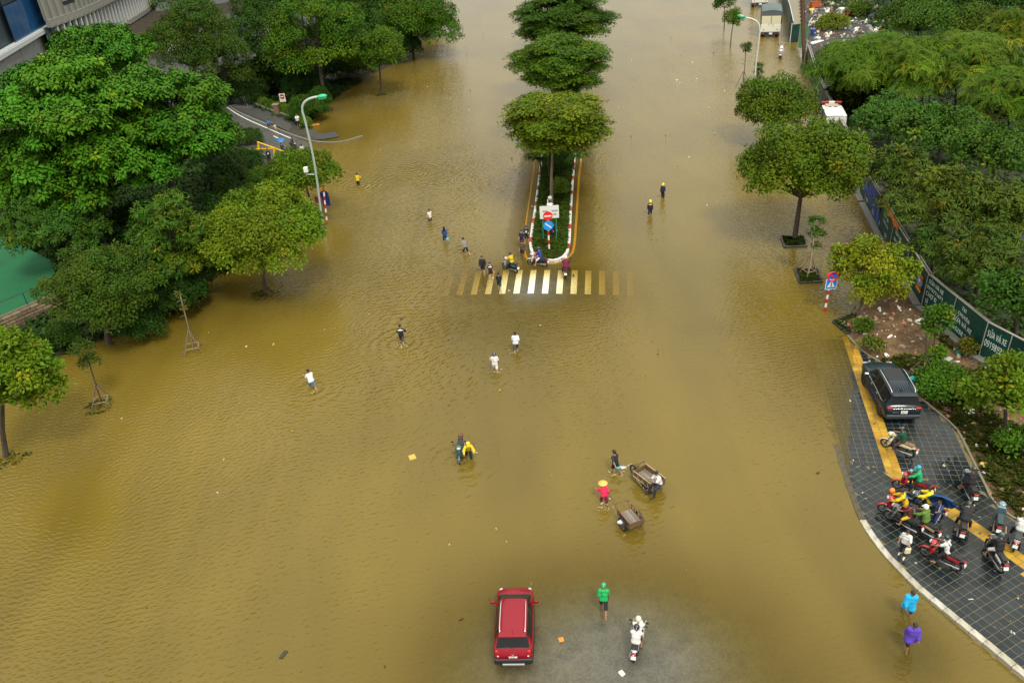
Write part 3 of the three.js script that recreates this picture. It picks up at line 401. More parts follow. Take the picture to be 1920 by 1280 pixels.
tree('slim dark tree further along, at the top edge beside a post', { c: [1357, 6], r: [19, 14], foot: [1358, 55], size: 1.6, per: 20, n: 10, color: DEEP, trunk: 0.07, bark: darkBark });
tree('bushy green shrub tree leaning on a pole by the lettered hoarding', { c: [1757, 605], r: [27, 40], foot: [1748, 655], size: 1.2, per: 44, n: 16, color: [0.075, 0.203, 0.0140], trunk: 0.05, baseH: 0.15, name: 'shrub', cat: 'shrub' });
tree('bright round tree before the last hoarding panel at the right edge', { c: [1880, 728], r: [62, 76], foot: [1885, 815], size: 1.3, per: 34, n: 32, cr: 0.28, color: [0.128, 0.243, 0.0120], trunk: 0.1, baseH: 0.2 });
tree('low dark bush by the rubbish at the right edge', { c: [1898, 830], r: [36, 28], foot: [1895, 852], size: 1.2, per: 34, n: 14, color: [0.075, 0.189, 0.0140], trunk: 0.05, baseH: 0.2, name: 'shrub', cat: 'shrub' });
// thicket behind the hoarding
const F = (label, c, r, foot, leaf, color, extra = {}) => tree(label, { c, r, foot, leaf, size: 1.5, per: 12, n: 30, cr: 0.3, color, trunk: 0.14, baseH: 0.3, cut: -0.3, ...extra });
const FE = { flat: 0.55, per: 10, layered: 0.5, n: 44, cr: 0.25 };
F('wide feathery tree spilling over the far hoarding, drooping branches', [1640, 125], [120, 62], [1640, 205], 'feather', [0.105, 0.230, 0.0140], FE);
F('wide feathery tree in the middle of the thicket', [1790, 130], [120, 70], [1790, 225], 'feather', [0.112, 0.236, 0.0140], FE);
F('feathery tree at the right edge of the thicket', [1890, 190], [80, 70], [1890, 280], 'feather', [0.105, 0.223, 0.0140], FE);
F('feathery yellow-green tree at the top right edge', [1905, 55], [48, 42], [1905, 115], 'feather', [0.135, 0.230, 0.0140], FE);
F('bluish green tree with small leaves behind the ambulance', [1670, 228], [70, 46], [1665, 290], 'sprig', BLUISH, { size: 1.7 });
F('bluish green tree in the centre of the thicket', [1760, 250], [75, 48], [1760, 320], 'sprig', [0.075, 0.2, 0.025], { size: 1.7 });
F('green tree right of the bluish one in the thicket', [1860, 290], [82, 56], [1860, 370], 'sprig', [0.068, 0.176, 0.0200], { size: 1.6 });
F('dark olive tree right behind the blue tarpaulin', [1680, 325], [64, 58], [1690, 405], 'lance', [0.075, 0.142, 0.0160], { size: 1.5, per: 16 });
F('broad olive tree behind the middle of the hoarding', [1755, 385], [88, 72], [1760, 480], 'lance', [0.098, 0.162, 0.0180], { size: 1.5, per: 17 });
F('olive tree at the right edge beyond the broad one', [1880, 400], [72, 66], [1885, 490], 'lance', [0.090, 0.162, 0.0180], { size: 1.5, per: 17 });
F('olive tree with gaps behind the numbered hoarding panel', [1825, 490], [82, 66], [1830, 580], 'lance', [0.083, 0.149, 0.0160], { size: 1.4, per: 18 });
F('dark leafy tree behind the last hoarding posts', [1900, 560], [60, 64], [1905, 650], 'sprig', [0.053, 0.149, 0.0160], { size: 1.4, per: 24 });
F('dark undergrowth tree low behind the hoarding corner', [1745, 460], [42, 44], [1750, 520], 'lance', [0.060, 0.135, 0.0160], { size: 1.3, per: 18, n: 18 });
F('bushy tree among the rubbish heaps at the top of the thicket', [1720, 40], [70, 36], [1720, 95], 'sprig', [0.075, 0.176, 0.0200], { size: 1.8 });
F('olive bushy tree before the dark grove at the top right', [1830, 45], [62, 30], [1830, 95], 'sprig', [0.090, 0.169, 0.0160], { size: 1.8 });
F('dark tree at the top right corner of the photo', [1870, -5], [90, 28], [1870, 45], 'sprig', [0.038, 0.108, 0.0140], { size: 2 });
F('dark tree at the top edge beyond the rubbish heap', [1730, -8], [70, 22], [1730, 30], 'sprig', [0.038, 0.108, 0.0140], { size: 2 });

// ---------- shrubs, hedges and low plants ----------
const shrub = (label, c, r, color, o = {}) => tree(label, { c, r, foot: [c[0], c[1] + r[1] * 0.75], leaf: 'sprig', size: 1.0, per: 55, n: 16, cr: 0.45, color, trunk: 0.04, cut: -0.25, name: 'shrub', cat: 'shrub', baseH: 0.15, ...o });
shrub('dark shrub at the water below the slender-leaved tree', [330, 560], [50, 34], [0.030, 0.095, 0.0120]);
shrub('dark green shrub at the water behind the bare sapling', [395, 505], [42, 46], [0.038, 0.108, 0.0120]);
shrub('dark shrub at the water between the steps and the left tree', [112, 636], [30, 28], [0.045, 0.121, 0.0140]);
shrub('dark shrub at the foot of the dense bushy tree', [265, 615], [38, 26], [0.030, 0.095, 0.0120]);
shrub('clipped ball shrub by the ring-shaped topiary', [467, 362], [22, 18], [0.068, 0.162, 0.0120], { size: 0.6, per: 130, leaf: 'fine' });
shrub('clipped oblong shrub left of the ball shrub', [428, 352], [26, 24], [0.038, 0.101, 0.0120], { size: 0.7, per: 100 });
shrub('loose shrub between the yellow barrier and the small round tree', [500, 340], [32, 24], [0.075, 0.176, 0.0140]);
shrub('dark shrub on the verge in front of the pink-shirted rider', [464, 258], [24, 14], [0.038, 0.101, 0.0120], { per: 50 });
shrub('dark shrub on the verge below the yellow barrier', [446, 312], [44, 22], [0.030, 0.088, 0.0120]);
shrub('round clipped shrub at the flooded corner by the green lamp head', [598, 190], [22, 26], [0.038, 0.115, 0.0120], { size: 0.8, per: 90 });
shrub('shrub between the no-entry sign and the flooded corner', [572, 205], [32, 26], [0.045, 0.128, 0.0120]);
shrub('spiky dark shrub bed left of the no-entry sign', [500, 150], [44, 34], [0.053, 0.121, 0.0140], { leaf: 'blade', size: 2.4, per: 30 });
shrub('dark shrub bed behind the footway', [465, 175], [34, 24], [0.030, 0.088, 0.0120], { per: 40 });
shrub('dark shrub under the lush roadside tree', [570, 165], [40, 30], [0.030, 0.088, 0.0120], { per: 40 });
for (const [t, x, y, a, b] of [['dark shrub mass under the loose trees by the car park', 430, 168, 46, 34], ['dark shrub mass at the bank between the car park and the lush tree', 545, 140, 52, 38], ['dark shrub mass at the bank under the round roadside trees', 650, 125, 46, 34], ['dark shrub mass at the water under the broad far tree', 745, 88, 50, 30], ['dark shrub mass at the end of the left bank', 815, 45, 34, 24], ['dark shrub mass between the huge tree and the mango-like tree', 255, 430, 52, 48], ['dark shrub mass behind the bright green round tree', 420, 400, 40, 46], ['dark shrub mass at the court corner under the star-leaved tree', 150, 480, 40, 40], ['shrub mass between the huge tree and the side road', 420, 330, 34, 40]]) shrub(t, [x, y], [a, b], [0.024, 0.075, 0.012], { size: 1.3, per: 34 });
shrub('low leafy hedge between the pole shrub and the dark car', [1768, 714], [46, 15], [0.075, 0.203, 0.0140], { per: 60 });
shrub('green tuft of weeds before the pole shrub', [1757, 668], [14, 22], [0.105, 0.230, 0.0140]);
shrub('brownish bush by the hoarding post', [1815, 652], [20, 16], [0.105, 0.135, 0.0160]);
shrub('leafy bush right of the low hedge', [1818, 738], [24, 20], [0.083, 0.203, 0.0140]);
shrub('weeds at the pit corner around the young tree foot', [1618, 612], [16, 13], [0.075, 0.162, 0.0140]);
shrub('weed patch on bare earth beside the pavement edge', [1634, 645], [20, 14], [0.120, 0.189, 0.0140], { per: 30 });
shrub('tall reed clump with long blades behind the ambulance', [1606, 190], [28, 24], [0.210, 0.297, 0.0600], { leaf: 'blade', size: 4.5, per: 16 });
shrub('grassy clump at the foot of the far lamp', [1560, 45], [30, 13], [0.16, 0.24, 0.02], { leaf: 'sprig', size: 1.6, per: 16 });
shrub('green bush beside the white tank on the rubbish ground', [1610, 20], [22, 14], [0.105, 0.189, 0.0200], { size: 1.4, per: 26 });
shrub('leafy sprout in the island middle, right of the tree trunk', [1050, 352], [14, 20], [0.135, 0.243, 0.0140]);
{ // ring-shaped topiary
  const at = P(461, 330, 0.2), o = thing('topiary', 'clipped hedge trained into a flat ring on the verge', 'topiary', at), cl = []; for (let i = 0; i < 18; i++) { const a = i / 18 * 6.283; cl.push({ c: V(1.35 * Math.cos(a), 0.75, 1.35 * Math.sin(a)), r: V(0.36, 0.36, 0.36) }); }
  crown(o, cl, { leaf: 'fine', size: 0.55, per: 260, color: [0.090, 0.176, 0.0120], seed: 61, under: 0.8 }); part('stem', Array.from({ length: 9 }, (_, i) => bar([1.35 * Math.cos(i * 0.7), -0.2, 1.35 * Math.sin(i * 0.7)], [1.35 * Math.cos(i * 0.7), 0.7, 1.35 * Math.sin(i * 0.7)], 0.03)), bark, o, { kind: 'stuff' });
}
{ // hedges along the footway
  for (const [label, pts, w, h] of [['clipped hedge behind the footway, left of the gate pier', [[470, 183], [494, 196], [514, 206]], 0.9, 0.8], ['bright clipped hedge behind the standing man in white', [[526, 205], [550, 217], [575, 236]], 1.0, 0.9]]) {
    const q = dense(ground2(pts, 0.3), 0.5), at = V(q[0][0], 0.3, q[0][1]), o = thing('hedge', label, 'hedge', at), cl = q.map(([x, z]) => ({ c: V(x - at.x, h * 0.55, z - at.z), r: V(w * 0.6, h * 0.55, w * 0.6) }));
    crown(o, cl, { leaf: 'fine', size: 0.8, per: 130, color: [0.090, 0.189, 0.0120], seed: 71, under: 0.4 }); part('stem', q.map(([x, z]) => bar([x - at.x, -0.3, z - at.z], [x - at.x, h * 0.4, z - at.z], 0.03)), bark, o, { kind: 'stuff' });
  }
}
// palms on the island
for (const [label, x, y, s] of [['small palm at the left kerb of the island', 1014, 322, 1.5], ['small palm at the right kerb of the island', 1076, 318, 1.5], ['darker palm behind the tree trunk on the island', 1052, 300, 1.6], ['palm under the second tiered tree', 1040, 245, 1.5], ['palm at the island kerb under the second tiered tree', 1078, 235, 1.5]]) {
  const b = P(x, y, 0.2), o = thing('palm', label, 'palm', b, 0, 'palms on the traffic island'); part('stem', [bar([0, -0.2, 0], [0, 0.9 * s, 0], 0.09, 0.06)], bark, o);
  const r = rng(x), fr = []; const im = new THREE.InstancedMesh(LEAF.frond, leafMat([0.04, 0.12, 0.02]), 2); im.name = 'crown'; im.userData = { kind: 'stuff' }; for (let i = 0; i < 2; i++) im.setMatrixAt(i, new THREE.Matrix4().compose(V(0, 0.85 * s, 0), new THREE.Quaternion().setFromEuler(new THREE.Euler(0, r() * 6, 0)), V(s * 0.85, s * (0.8 + 0.3 * i), s * 0.85))); im.castShadow = true; o.add(im);
}
// grass: on the island, the verges, the lot
function grass(name, label, test, bnds, count, hfn, color, size, seed, leaf = 'blade') {
  const r = rng(seed), ms = [], cs = []; let guard = 0;
  while (ms.length < count && guard++ < count * 30) { const x = lerp(bnds[0], bnds[1], r()), z = lerp(bnds[2], bnds[3], r()); if (!test(x, z)) continue; const s = size * (0.6 + 0.8 * r()); ms.push(new THREE.Matrix4().compose(V(x, hfn(x, z), z), new THREE.Quaternion().setFromEuler(new THREE.Euler((r() - 0.5) * 0.5, r() * 6.28, (r() - 0.5) * 0.5)), V(s, s * 0.8, s))); const t = 0.7 + 0.6 * r(), u = (r() - 0.5) * 0.5; cs.push(lin(t * (1 + u), t, t)); }
  const im = new THREE.InstancedMesh(LEAF[leaf], leafMat(color), ms.length); im.name = numbered(name); im.userData = { kind: 'stuff', label, category: 'grass' }; ms.forEach((m, i) => { im.setMatrixAt(i, m); im.setColorAt(i, cs[i]); }); im.castShadow = im.receiveShadow = true; scene.add(im); leafCount += ms.length;
}
const GP = P(1890, 930), islB = bounds(ISL, 0);
grass('grass', 'short grass covering the traffic island', (x, z) => signedIn(x, z, ISL) > 0.15 && z > -112, [islB[0], islB[1], -112, islB[3]], 9000, () => 0.2, [0.10, 0.2, 0.012], 0.42, 81);
grass('ground_cover', 'dark low plants along both sides of the island', (x, z) => { const s = signedIn(x, z, ISL); return s > 0.15 && s < 0.35 + 0.6 * vnoise(x, z * 0.6, 5) && z < -58.5 && z > -112; }, [islB[0], islB[1], -112, islB[3]], 1500, () => 0.24, [0.05, 0.14, 0.012], 0.8, 82, 'sprig');
grass('grass', 'rough grass and weeds on the bare earth lot', (x, z) => signedIn(x, z, RIGHTLAND) > 0.3 && fbm(x * 0.28, z * 0.28, 3, 140) > (Math.hypot(x - GP.x, z - GP.z) < 4.5 ? 0.42 : 0.64), bounds(RIGHTLAND, 0), 2200, (x, z) => rightH(x, z), [0.085, 0.13, 0.014], 0.55, 83);
grass('undergrowth', 'dark ground cover beneath the trees of the left bank', (x, z) => signedIn(x, z, LEFTLAND) > 0.2 && signedIn(x, z, sideP) < -2.4 && z > -125, [-62, -12, -128, -40], 20000, (x, z) => leftLandH(x, z), [0.03, 0.085, 0.012], 2.4, 84, 'sprig');
grass('undergrowth', 'wild undergrowth filling the fenced waste ground', (x, z) => signedIn(x, z, BEHIND) > 0.8 && !(x < 62 && x > 44 && z < -118), [30, 105, -170, -34], 16000, (x, z) => backH(x, z) + 0.1, [0.04, 0.10, 0.014], 2.4, 85, 'sprig');

// ================= buildings on the left =================
const paleStone = new THREE.MeshPhysicalMaterial({ color: lin(0.42, 0.44, 0.43), roughness: 0.6, map: grit }), oldConcrete = new THREE.MeshPhysicalMaterial({ color: lin(0.36, 0.36, 0.31), roughness: 0.8, map: tileTex });
const darkIn = M([0.012, 0.014, 0.016], 0.4), blueGlass = M([0.012, 0.075, 0.2], 0.12), finMat = M([0.45, 0.47, 0.46], 0.5), glassGrey = M([0.03, 0.045, 0.05], 0.1);
const onLine = (o, a, b, u, y, out = 0) => { const d = b.clone().sub(a).setY(0).normalize(), n = V(-d.z, 0, d.x); return V(a.x + d.x * u + n.x * out, y, a.z + d.z * u + n.z * out).sub(o.position); };
{
  const a = P(0, 107, 5.2), b = P(92, 52, 5.2), d = b.clone().sub(a).setY(0), L = d.length(), yaw = Math.atan2(d.x, d.z);
  const o = thing('office_tower', 'office block clad in blue glass over a pale stone base, at the top left', 'building', V(b.x, 0.2, b.z), yaw);   // local: -z runs towards the camera along the front, +x looks over the road
  const front = -1 * (V(Math.cos(yaw), 0, -Math.sin(yaw)).dot(V(1, 0, 0.5)) > 0 ? -1 : 1), D = 34, len = 52;
  part('wall', [box(D, 4.7, len, -front * D / 2 - front * 0.6, 2.35, -len / 2)], paleStone, o);
  part('core', [box(D - 0.5, 78, len - 0.5, -front * (D / 2 + 0.5), 44, -len / 2)], M([0.03, 0.05, 0.06], 0.5), o);
  for (let i = 0; i < 7; i++) part('cladding_panel', [box(0.08, 2.5, 2.35, -front * 0.56, 1.35, -1.3 - i * 2.4), box(0.08, 1.6, 2.35, -front * 0.56, 3.65, -1.3 - i * 2.4)], paleStone, o);
  part('ledge', [rbox(1.5, 0.75, len + 0.6, 0.06, front * 0.1, 5.25, -len / 2 + 0.3), rbox(1.2, 0.1, len + 0.4, 0.03, front * 0.1, 5.7, -len / 2 + 0.2)], M([0.52, 0.56, 0.57], 0.45), o);
  for (let i = 0; i < 8; i++) part('glass_panel', [rbox(0.12, 5.6, 2.32, 0.02, front * 0.05, 8.6, -1.25 - i * 2.42)], blueGlass, o);
  part('mullion', Array.from({ length: 9 }, (_, i) => box(0.1, 5.6, 0.09, front * 0.05, 8.6, -0.04 - i * 2.42)), darkIn, o, { kind: 'stuff' });
  for (let i = 0; i < 8; i++) part('window', [box(0.1, 2.2, 2.2, front * 0.04, 12.7, -1.25 - i * 2.42)], glassGrey, o);
  const up = []; for (let f = 0; f < 22; f++) for (let i = 0; i < 21; i++) up.push(box(0.1, 2.3, 2.2, front * 0.04, 15.8 + f * 3.05, -1.25 - i * 2.42)); part('upper_glazing', up, blueGlass, o, { kind: 'stuff' });
  part('corner_column', [box(0.5, 78, 0.5, front * 0.0, 44, -0.1)], paleStone, o);
  // the older concrete wing to its right, with grey fins
  const wpx = [[92, 52], [150, 31], [205, 5], [250, -18], [285, -40]].map(([x, y]) => P(x, y, 6)), o2 = thing('concrete_building', 'weathered concrete building with a curved front of grey fins', 'building', V(wpx[0].x, 0.2, wpx[0].z));
  const cv = new THREE.CatmullRomCurve3(wpx.map((p) => V(p.x - o2.position.x, 0, p.z - o2.position.z))), N = 32, pts = cv.getSpacedPoints(N);
  const band = (y0, y1, out, th, i0 = 0, i1 = N) => { const g = []; for (let i = i0; i < i1; i++) { const p = pts[i], q = pts[i + 1], e = q.clone().sub(p), l = e.length(), n = V(-e.z, 0, e.x).normalize(); if (n.x < 0) n.negate(); const m = p.clone().add(q).multiplyScalar(0.5).addScaledVector(n, out - th / 2); g.push(put(new THREE.BoxGeometry(th, y1 - y0, l + 0.02), m.x, (y0 + y1) / 2, m.z, 0, Math.atan2(e.x, e.z))); } return g; };
  part('wall', band(7.1, 88, 0, 0.5), oldConcrete, o2); part('band', band(5.8, 7.1, 0.35, 0.7), oldConcrete, o2); part('glazing', band(0.4, 5.8, -0.9, 0.3), glassGrey, o2); part('rear', band(0, 87.8, -4, 6), darkIn, o2);
  part('plinth', band(0.3, 1.2, 0.9, 2.0, 16), oldConcrete, o2);
  for (let i = 1; i < N; i++) { const p = pts[i], e = pts[Math.min(N, i + 1)].clone().sub(pts[i - 1]), n = V(-e.z, 0, e.x).normalize(); if (n.x < 0) n.negate(); const q = p.clone().addScaledVector(n, -0.1); part(i < 9 ? 'pillar' : 'fin', [put(new THREE.BoxGeometry(0.7, i < 9 ? 5.6 : 5.1, i < 9 ? 0.4 : 0.16), q.x, 3.2, q.z, 0, Math.atan2(e.x, e.z))], finMat, o2); }
  const w = part('window', band(8.6, 11.6, 0.06, 0.12, 3, 5), darkIn, o2); part('window_bar', [...band(9.3, 9.38, 0.1, 0.06, 3, 5), ...band(10, 10.08, 0.1, 0.06, 3, 5), ...band(10.7, 10.78, 0.1, 0.06, 3, 5)], M([0.5, 0.5, 0.48], 0.5), w, { kind: 'stuff' });
  part('rib', Array.from({ length: 14 }, (_, k) => { const p = pts[8 + k * 1.5 | 0]; return box(0.2, 6, 0.12, p.x + 0.03, 11, p.z); }), oldConcrete, o2, { kind: 'stuff' });
  part('window', band(9.2, 11, 0.05, 0.12, 16, 18), darkIn, o2);
}
{ // blocks beyond the top of the frame, which the flood mirrors
  for (const [label, x, z, w, d, h, yaw, c] of [['tall grey apartment block beyond the car park', -66, -232, 42, 24, 92, 0.35, [0.16, 0.17, 0.18]], ['lower apartment block down the flooded road', -36, -262, 38, 22, 44, 0.1, [0.2, 0.2, 0.19]]]) {
    const o = thing('apartment_building', label, 'building', V(x, 0, z), yaw); part('wall', [box(w, h, d, 0, h / 2, 0)], M(c, 0.8), o); part('roof', [rbox(w + 1, 0.8, d + 1, 0.1, 0, h + 0.3, 0)], M([0.25, 0.25, 0.25], 0.8), o);
    const g = []; for (let y = 3; y < h - 2; y += 3.2) for (let k = -w / 2 + 2; k < w / 2 - 1; k += 3.4) g.push(box(1.9, 1.7, 0.14, k, y, d / 2)); part('window', g, glassGrey, o, { kind: 'stuff' });
  }
}
{ // car park behind the trees
  const poly = [[-62, -118], [-34, -112], [-28, -140], [-22, -200], [-60, -200]];
  struct('car_park', sheet(steps(-68, -20, 1.5), steps(-205, -108, 1.5), (x, z) => { const s = signedIn(x, z, poly); return s > -0.5 ? 0.42 : -1; }), asphalt);
  const c = P(325, 90, 0.43), g = new THREE.Group(); g.name = 'zebra_crossing_001'; g.userData = { kind: 'structure' }; scene.add(g); names.zebra_crossing = 1;
  for (let i = 0; i < 6; i++) part('stripe', [box(5.2, 0.012, 0.5, c.x, 0.432, c.z + (i - 3) * 1.05)], whitePaint, g);
  part('stop_line', [box(0.2, 0.012, 8, c.x + 5, 0.432, c.z)], whitePaint, g);
}
// ---------- green sports court, its railing and brick wall ----------
{
  const H = 1.15, pts = [[103, 492], [97, 552], [0, 594], [-300, 720], [-400, 560], [-40, 420]].map(([x, y]) => { const p = P(x, y, H); return [p.x, p.z]; });
  const green = new THREE.MeshPhysicalMaterial({ color: lin(0.004, 0.15, 0.05), roughness: 0.75, map: tex(512, (u, v) => { const k = 0.72 + 0.45 * (fbm(u * 7, v * 7, 5, 201, 7) - 0.5) + 0.1 * (hash2(Math.floor(u * 512), Math.floor(v * 512), 4) - 0.5); return [k, k, k]; }) }); green.map.repeat.set(0.08, 0.08);
  const s = new THREE.ExtrudeGeometry(new THREE.Shape(pts.map(([x, z]) => new THREE.Vector2(x, -z))), { depth: 1.4, bevelEnabled: false }); s.rotateX(-Math.PI / 2); s.translate(0, H - 1.4, 0);
  struct('sports_court', s, green);
  const e0 = V(pts[2][0], 0, pts[2][1]), e1 = V(pts[1][0], 0, pts[1][1]), e = e1.clone().sub(e0).setY(0), yaw = Math.atan2(e.x, e.z), len = e.length() + 5.5;
  const o = thing('brick_wall', 'weathered wall of uneven brown blocks below the green court', 'wall', e0.clone().addScaledVector(e.clone().normalize(), -5), yaw), r = rng(301), side = V(Math.cos(yaw), 0, -Math.sin(yaw)).dot(V(1, 0, 1)) > 0 ? 1 : -1;
  const bm = [[0.17, 0.12, 0.07], [0.22, 0.16, 0.09], [0.12, 0.085, 0.055], [0.27, 0.21, 0.12]].map((c) => new THREE.MeshPhysicalMaterial({ color: lin(...c), roughness: 0.8, map: tileTex }));
  part('backing', [box(1.2, 1.5, len, side * -0.2, 0.35, len / 2)], M([0.05, 0.04, 0.03], 0.9), o);
  const bg = new RoundedBoxGeometry(0.5, 0.17, 0.66, 1, 0.02);
  for (let c = 0; c < 8; c++) for (let k = 0; k * 0.7 < len; k++) { const q = part('brick', bg, bm[Math.floor(r() * 4)], o); q.position.set(side * (0.28 + c * 0.13 + (r() - 0.5) * 0.12), H - 0.1 - c * 0.185, 0.35 + k * 0.7 + (c % 2) * 0.33); q.rotation.y = (r() - 0.5) * 0.04; }
  const rail = thing('railing', 'thin dark green railing along the edge of the court', 'railing', e0.clone().setY(H), yaw), gm = M([0.01, 0.06, 0.04], 0.4);
  part('top_rail', [bar([0, 1.05, -5], [0, 1.05, e.length() + 2], 0.03)], gm, rail); for (const z of [-3.2, -0.6, 2.05, 4.7]) part('post', [bar([0, 0, z], [0, 1.05, z], 0.035), box(0.16, 0.03, 0.16, 0, 0.02, z)], gm, rail);
  part('kerb', [box(0.25, 0.08, len, side * 0.05, 0.02, len / 2 - 5)], M([0.12, 0.1, 0.07], 0.8), rail);
}

// ================= hoarding along the waste ground =================
const MARK = { 'Ử': ['U', '7?'], 'Ợ': ['O', '7.'], 'Ạ': ['A', '.'], 'Á': ['A', '/'], 'Ê': ['E', '^'], 'Ì': ['I', '`'], 'Đ': ['D', '-'], 'Ủ': ['U', '?'], 'Ú': ['U', '/'] };
function letter(g, text, size) {      // capitals with their Vietnamese marks, drawn as strokes
  let x = 0; for (const ch of text) { const [base, marks] = MARK[ch] ?? [ch, ''], w = g.measureText(base).width || size * 0.6; g.fillText(base, x, 0); g.fillText(base, x + size * 0.035, 0); g.fillText(base, x, size * 0.03); g.lineWidth = size * 0.09; const L = (pts) => { g.beginPath(); pts.forEach(([a, b], i) => (i ? g.lineTo(x + a * w, b * size) : g.moveTo(x + a * w, b * size))); g.stroke(); };
    for (const m of marks) { if (m === '7') L([[0.9, -0.68], [1.08, -0.72], [1.06, -0.84]]); if (m === '?') L([[0.35, -0.95], [0.6, -0.98], [0.55, -0.86], [0.45, -0.82]]); if (m === '.') L([[0.42, 0.12], [0.58, 0.12]]); if (m === '/') L([[0.4, -0.8], [0.7, -0.96]]); if (m === '`') L([[0.2, -0.96], [0.6, -0.8]]); if (m === '^') L([[0.2, -0.8], [0.5, -0.96], [0.8, -0.8]]); if (m === '-') L([[-0.08, -0.36], [0.4, -0.36]]); }
    x += w * 1.04; }
}
const write = (lines, bg = '#014038') => canvasTex(512, 384, (g, w, h) => { g.fillStyle = bg; g.fillRect(0, 0, w, h); const r = rng(lines.length * 7 + (lines[0]?.[0].length ?? 3)); for (let i = 0; i < 260; i++) { g.fillStyle = r() > 0.5 ? 'rgba(0,20,16,.14)' : 'rgba(90,150,130,.05)'; g.fillRect(r() * w, r() * h, 2 + r() * 30, 1 + r() * 50); }
  for (const [t, x, y, s, a = 0, c = '#d4e2dc'] of lines) { g.save(); g.translate(x * w, y * h); g.rotate(a); g.fillStyle = g.strokeStyle = c; g.font = Math.round(s * h) + 'px sans-serif'; letter(g, t, Math.round(s * h)); g.restore(); } });
const SIGNS = {
  A: [['SỬA VÁ XE', 0.04, 0.34, 0.23, 0.02], ['0919892', 0.02, 0.62, 0.25, 0.03], ['SỬA', 0.7, 0.9, 0.15, 0.0]],
  B: [['TẠI', 0.2, 0.2, 0.13, 0.08], ['CHUYÊN', 0.12, 0.38, 0.13, 0.1], ['SỬA VÁ XE', 0.02, 0.6, 0.17, 0.06], ['086258 5039', 0.0, 0.85, 0.16, 0.04], ['●', 0.72, 0.34, 0.12]],
  C: [['SỬA VÁ XE', 0.03, 0.2, 0.15, 0.04], ['0979771471', 0.0, 0.38, 0.14, 0.04], ['CHỢ Đ', 0.02, 0.58, 0.17, 0.02], ['SÌ', 0.05, 0.8, 0.16], ['ĐT', 0.6, 0.6, 0.15], ['SỬA', 0.74, 0.5, 0.09, 0.05], ['0979', 0.72, 0.64, 0.1, 0.05], ['1871', 0.72, 0.78, 0.1, 0.05]],
  D: [['0989 125', 0.1, 0.75, 0.1, 0.05], ['XE', 0.3, 0.9, 0.1, 0.05]],
  E: [['SỬA XE', 0.1, 0.3, 0.16, 0.02], ['0912 345', 0.1, 0.55, 0.15], ['VÁ XE', 0.2, 0.8, 0.16]],
  F: [['TT', 0.02, 0.9, 0.2], ['SỬA VÁ', 0.3, 0.35, 0.14, 0.05], ['098 455', 0.34, 0.55, 0.13, 0.05], ['TT', 0.55, 0.92, 0.2]],
};
const hoardMat = new THREE.MeshPhysicalMaterial({ color: lin(0.003, 0.062, 0.046), roughness: 0.5, map: tileTex }), railMat = M([0.32, 0.3, 0.26], 0.5, {}), signMat = {};
for (const k in SIGNS) signMat[k] = new THREE.MeshPhysicalMaterial({ map: write(SIGNS[k]), roughness: 0.5 });
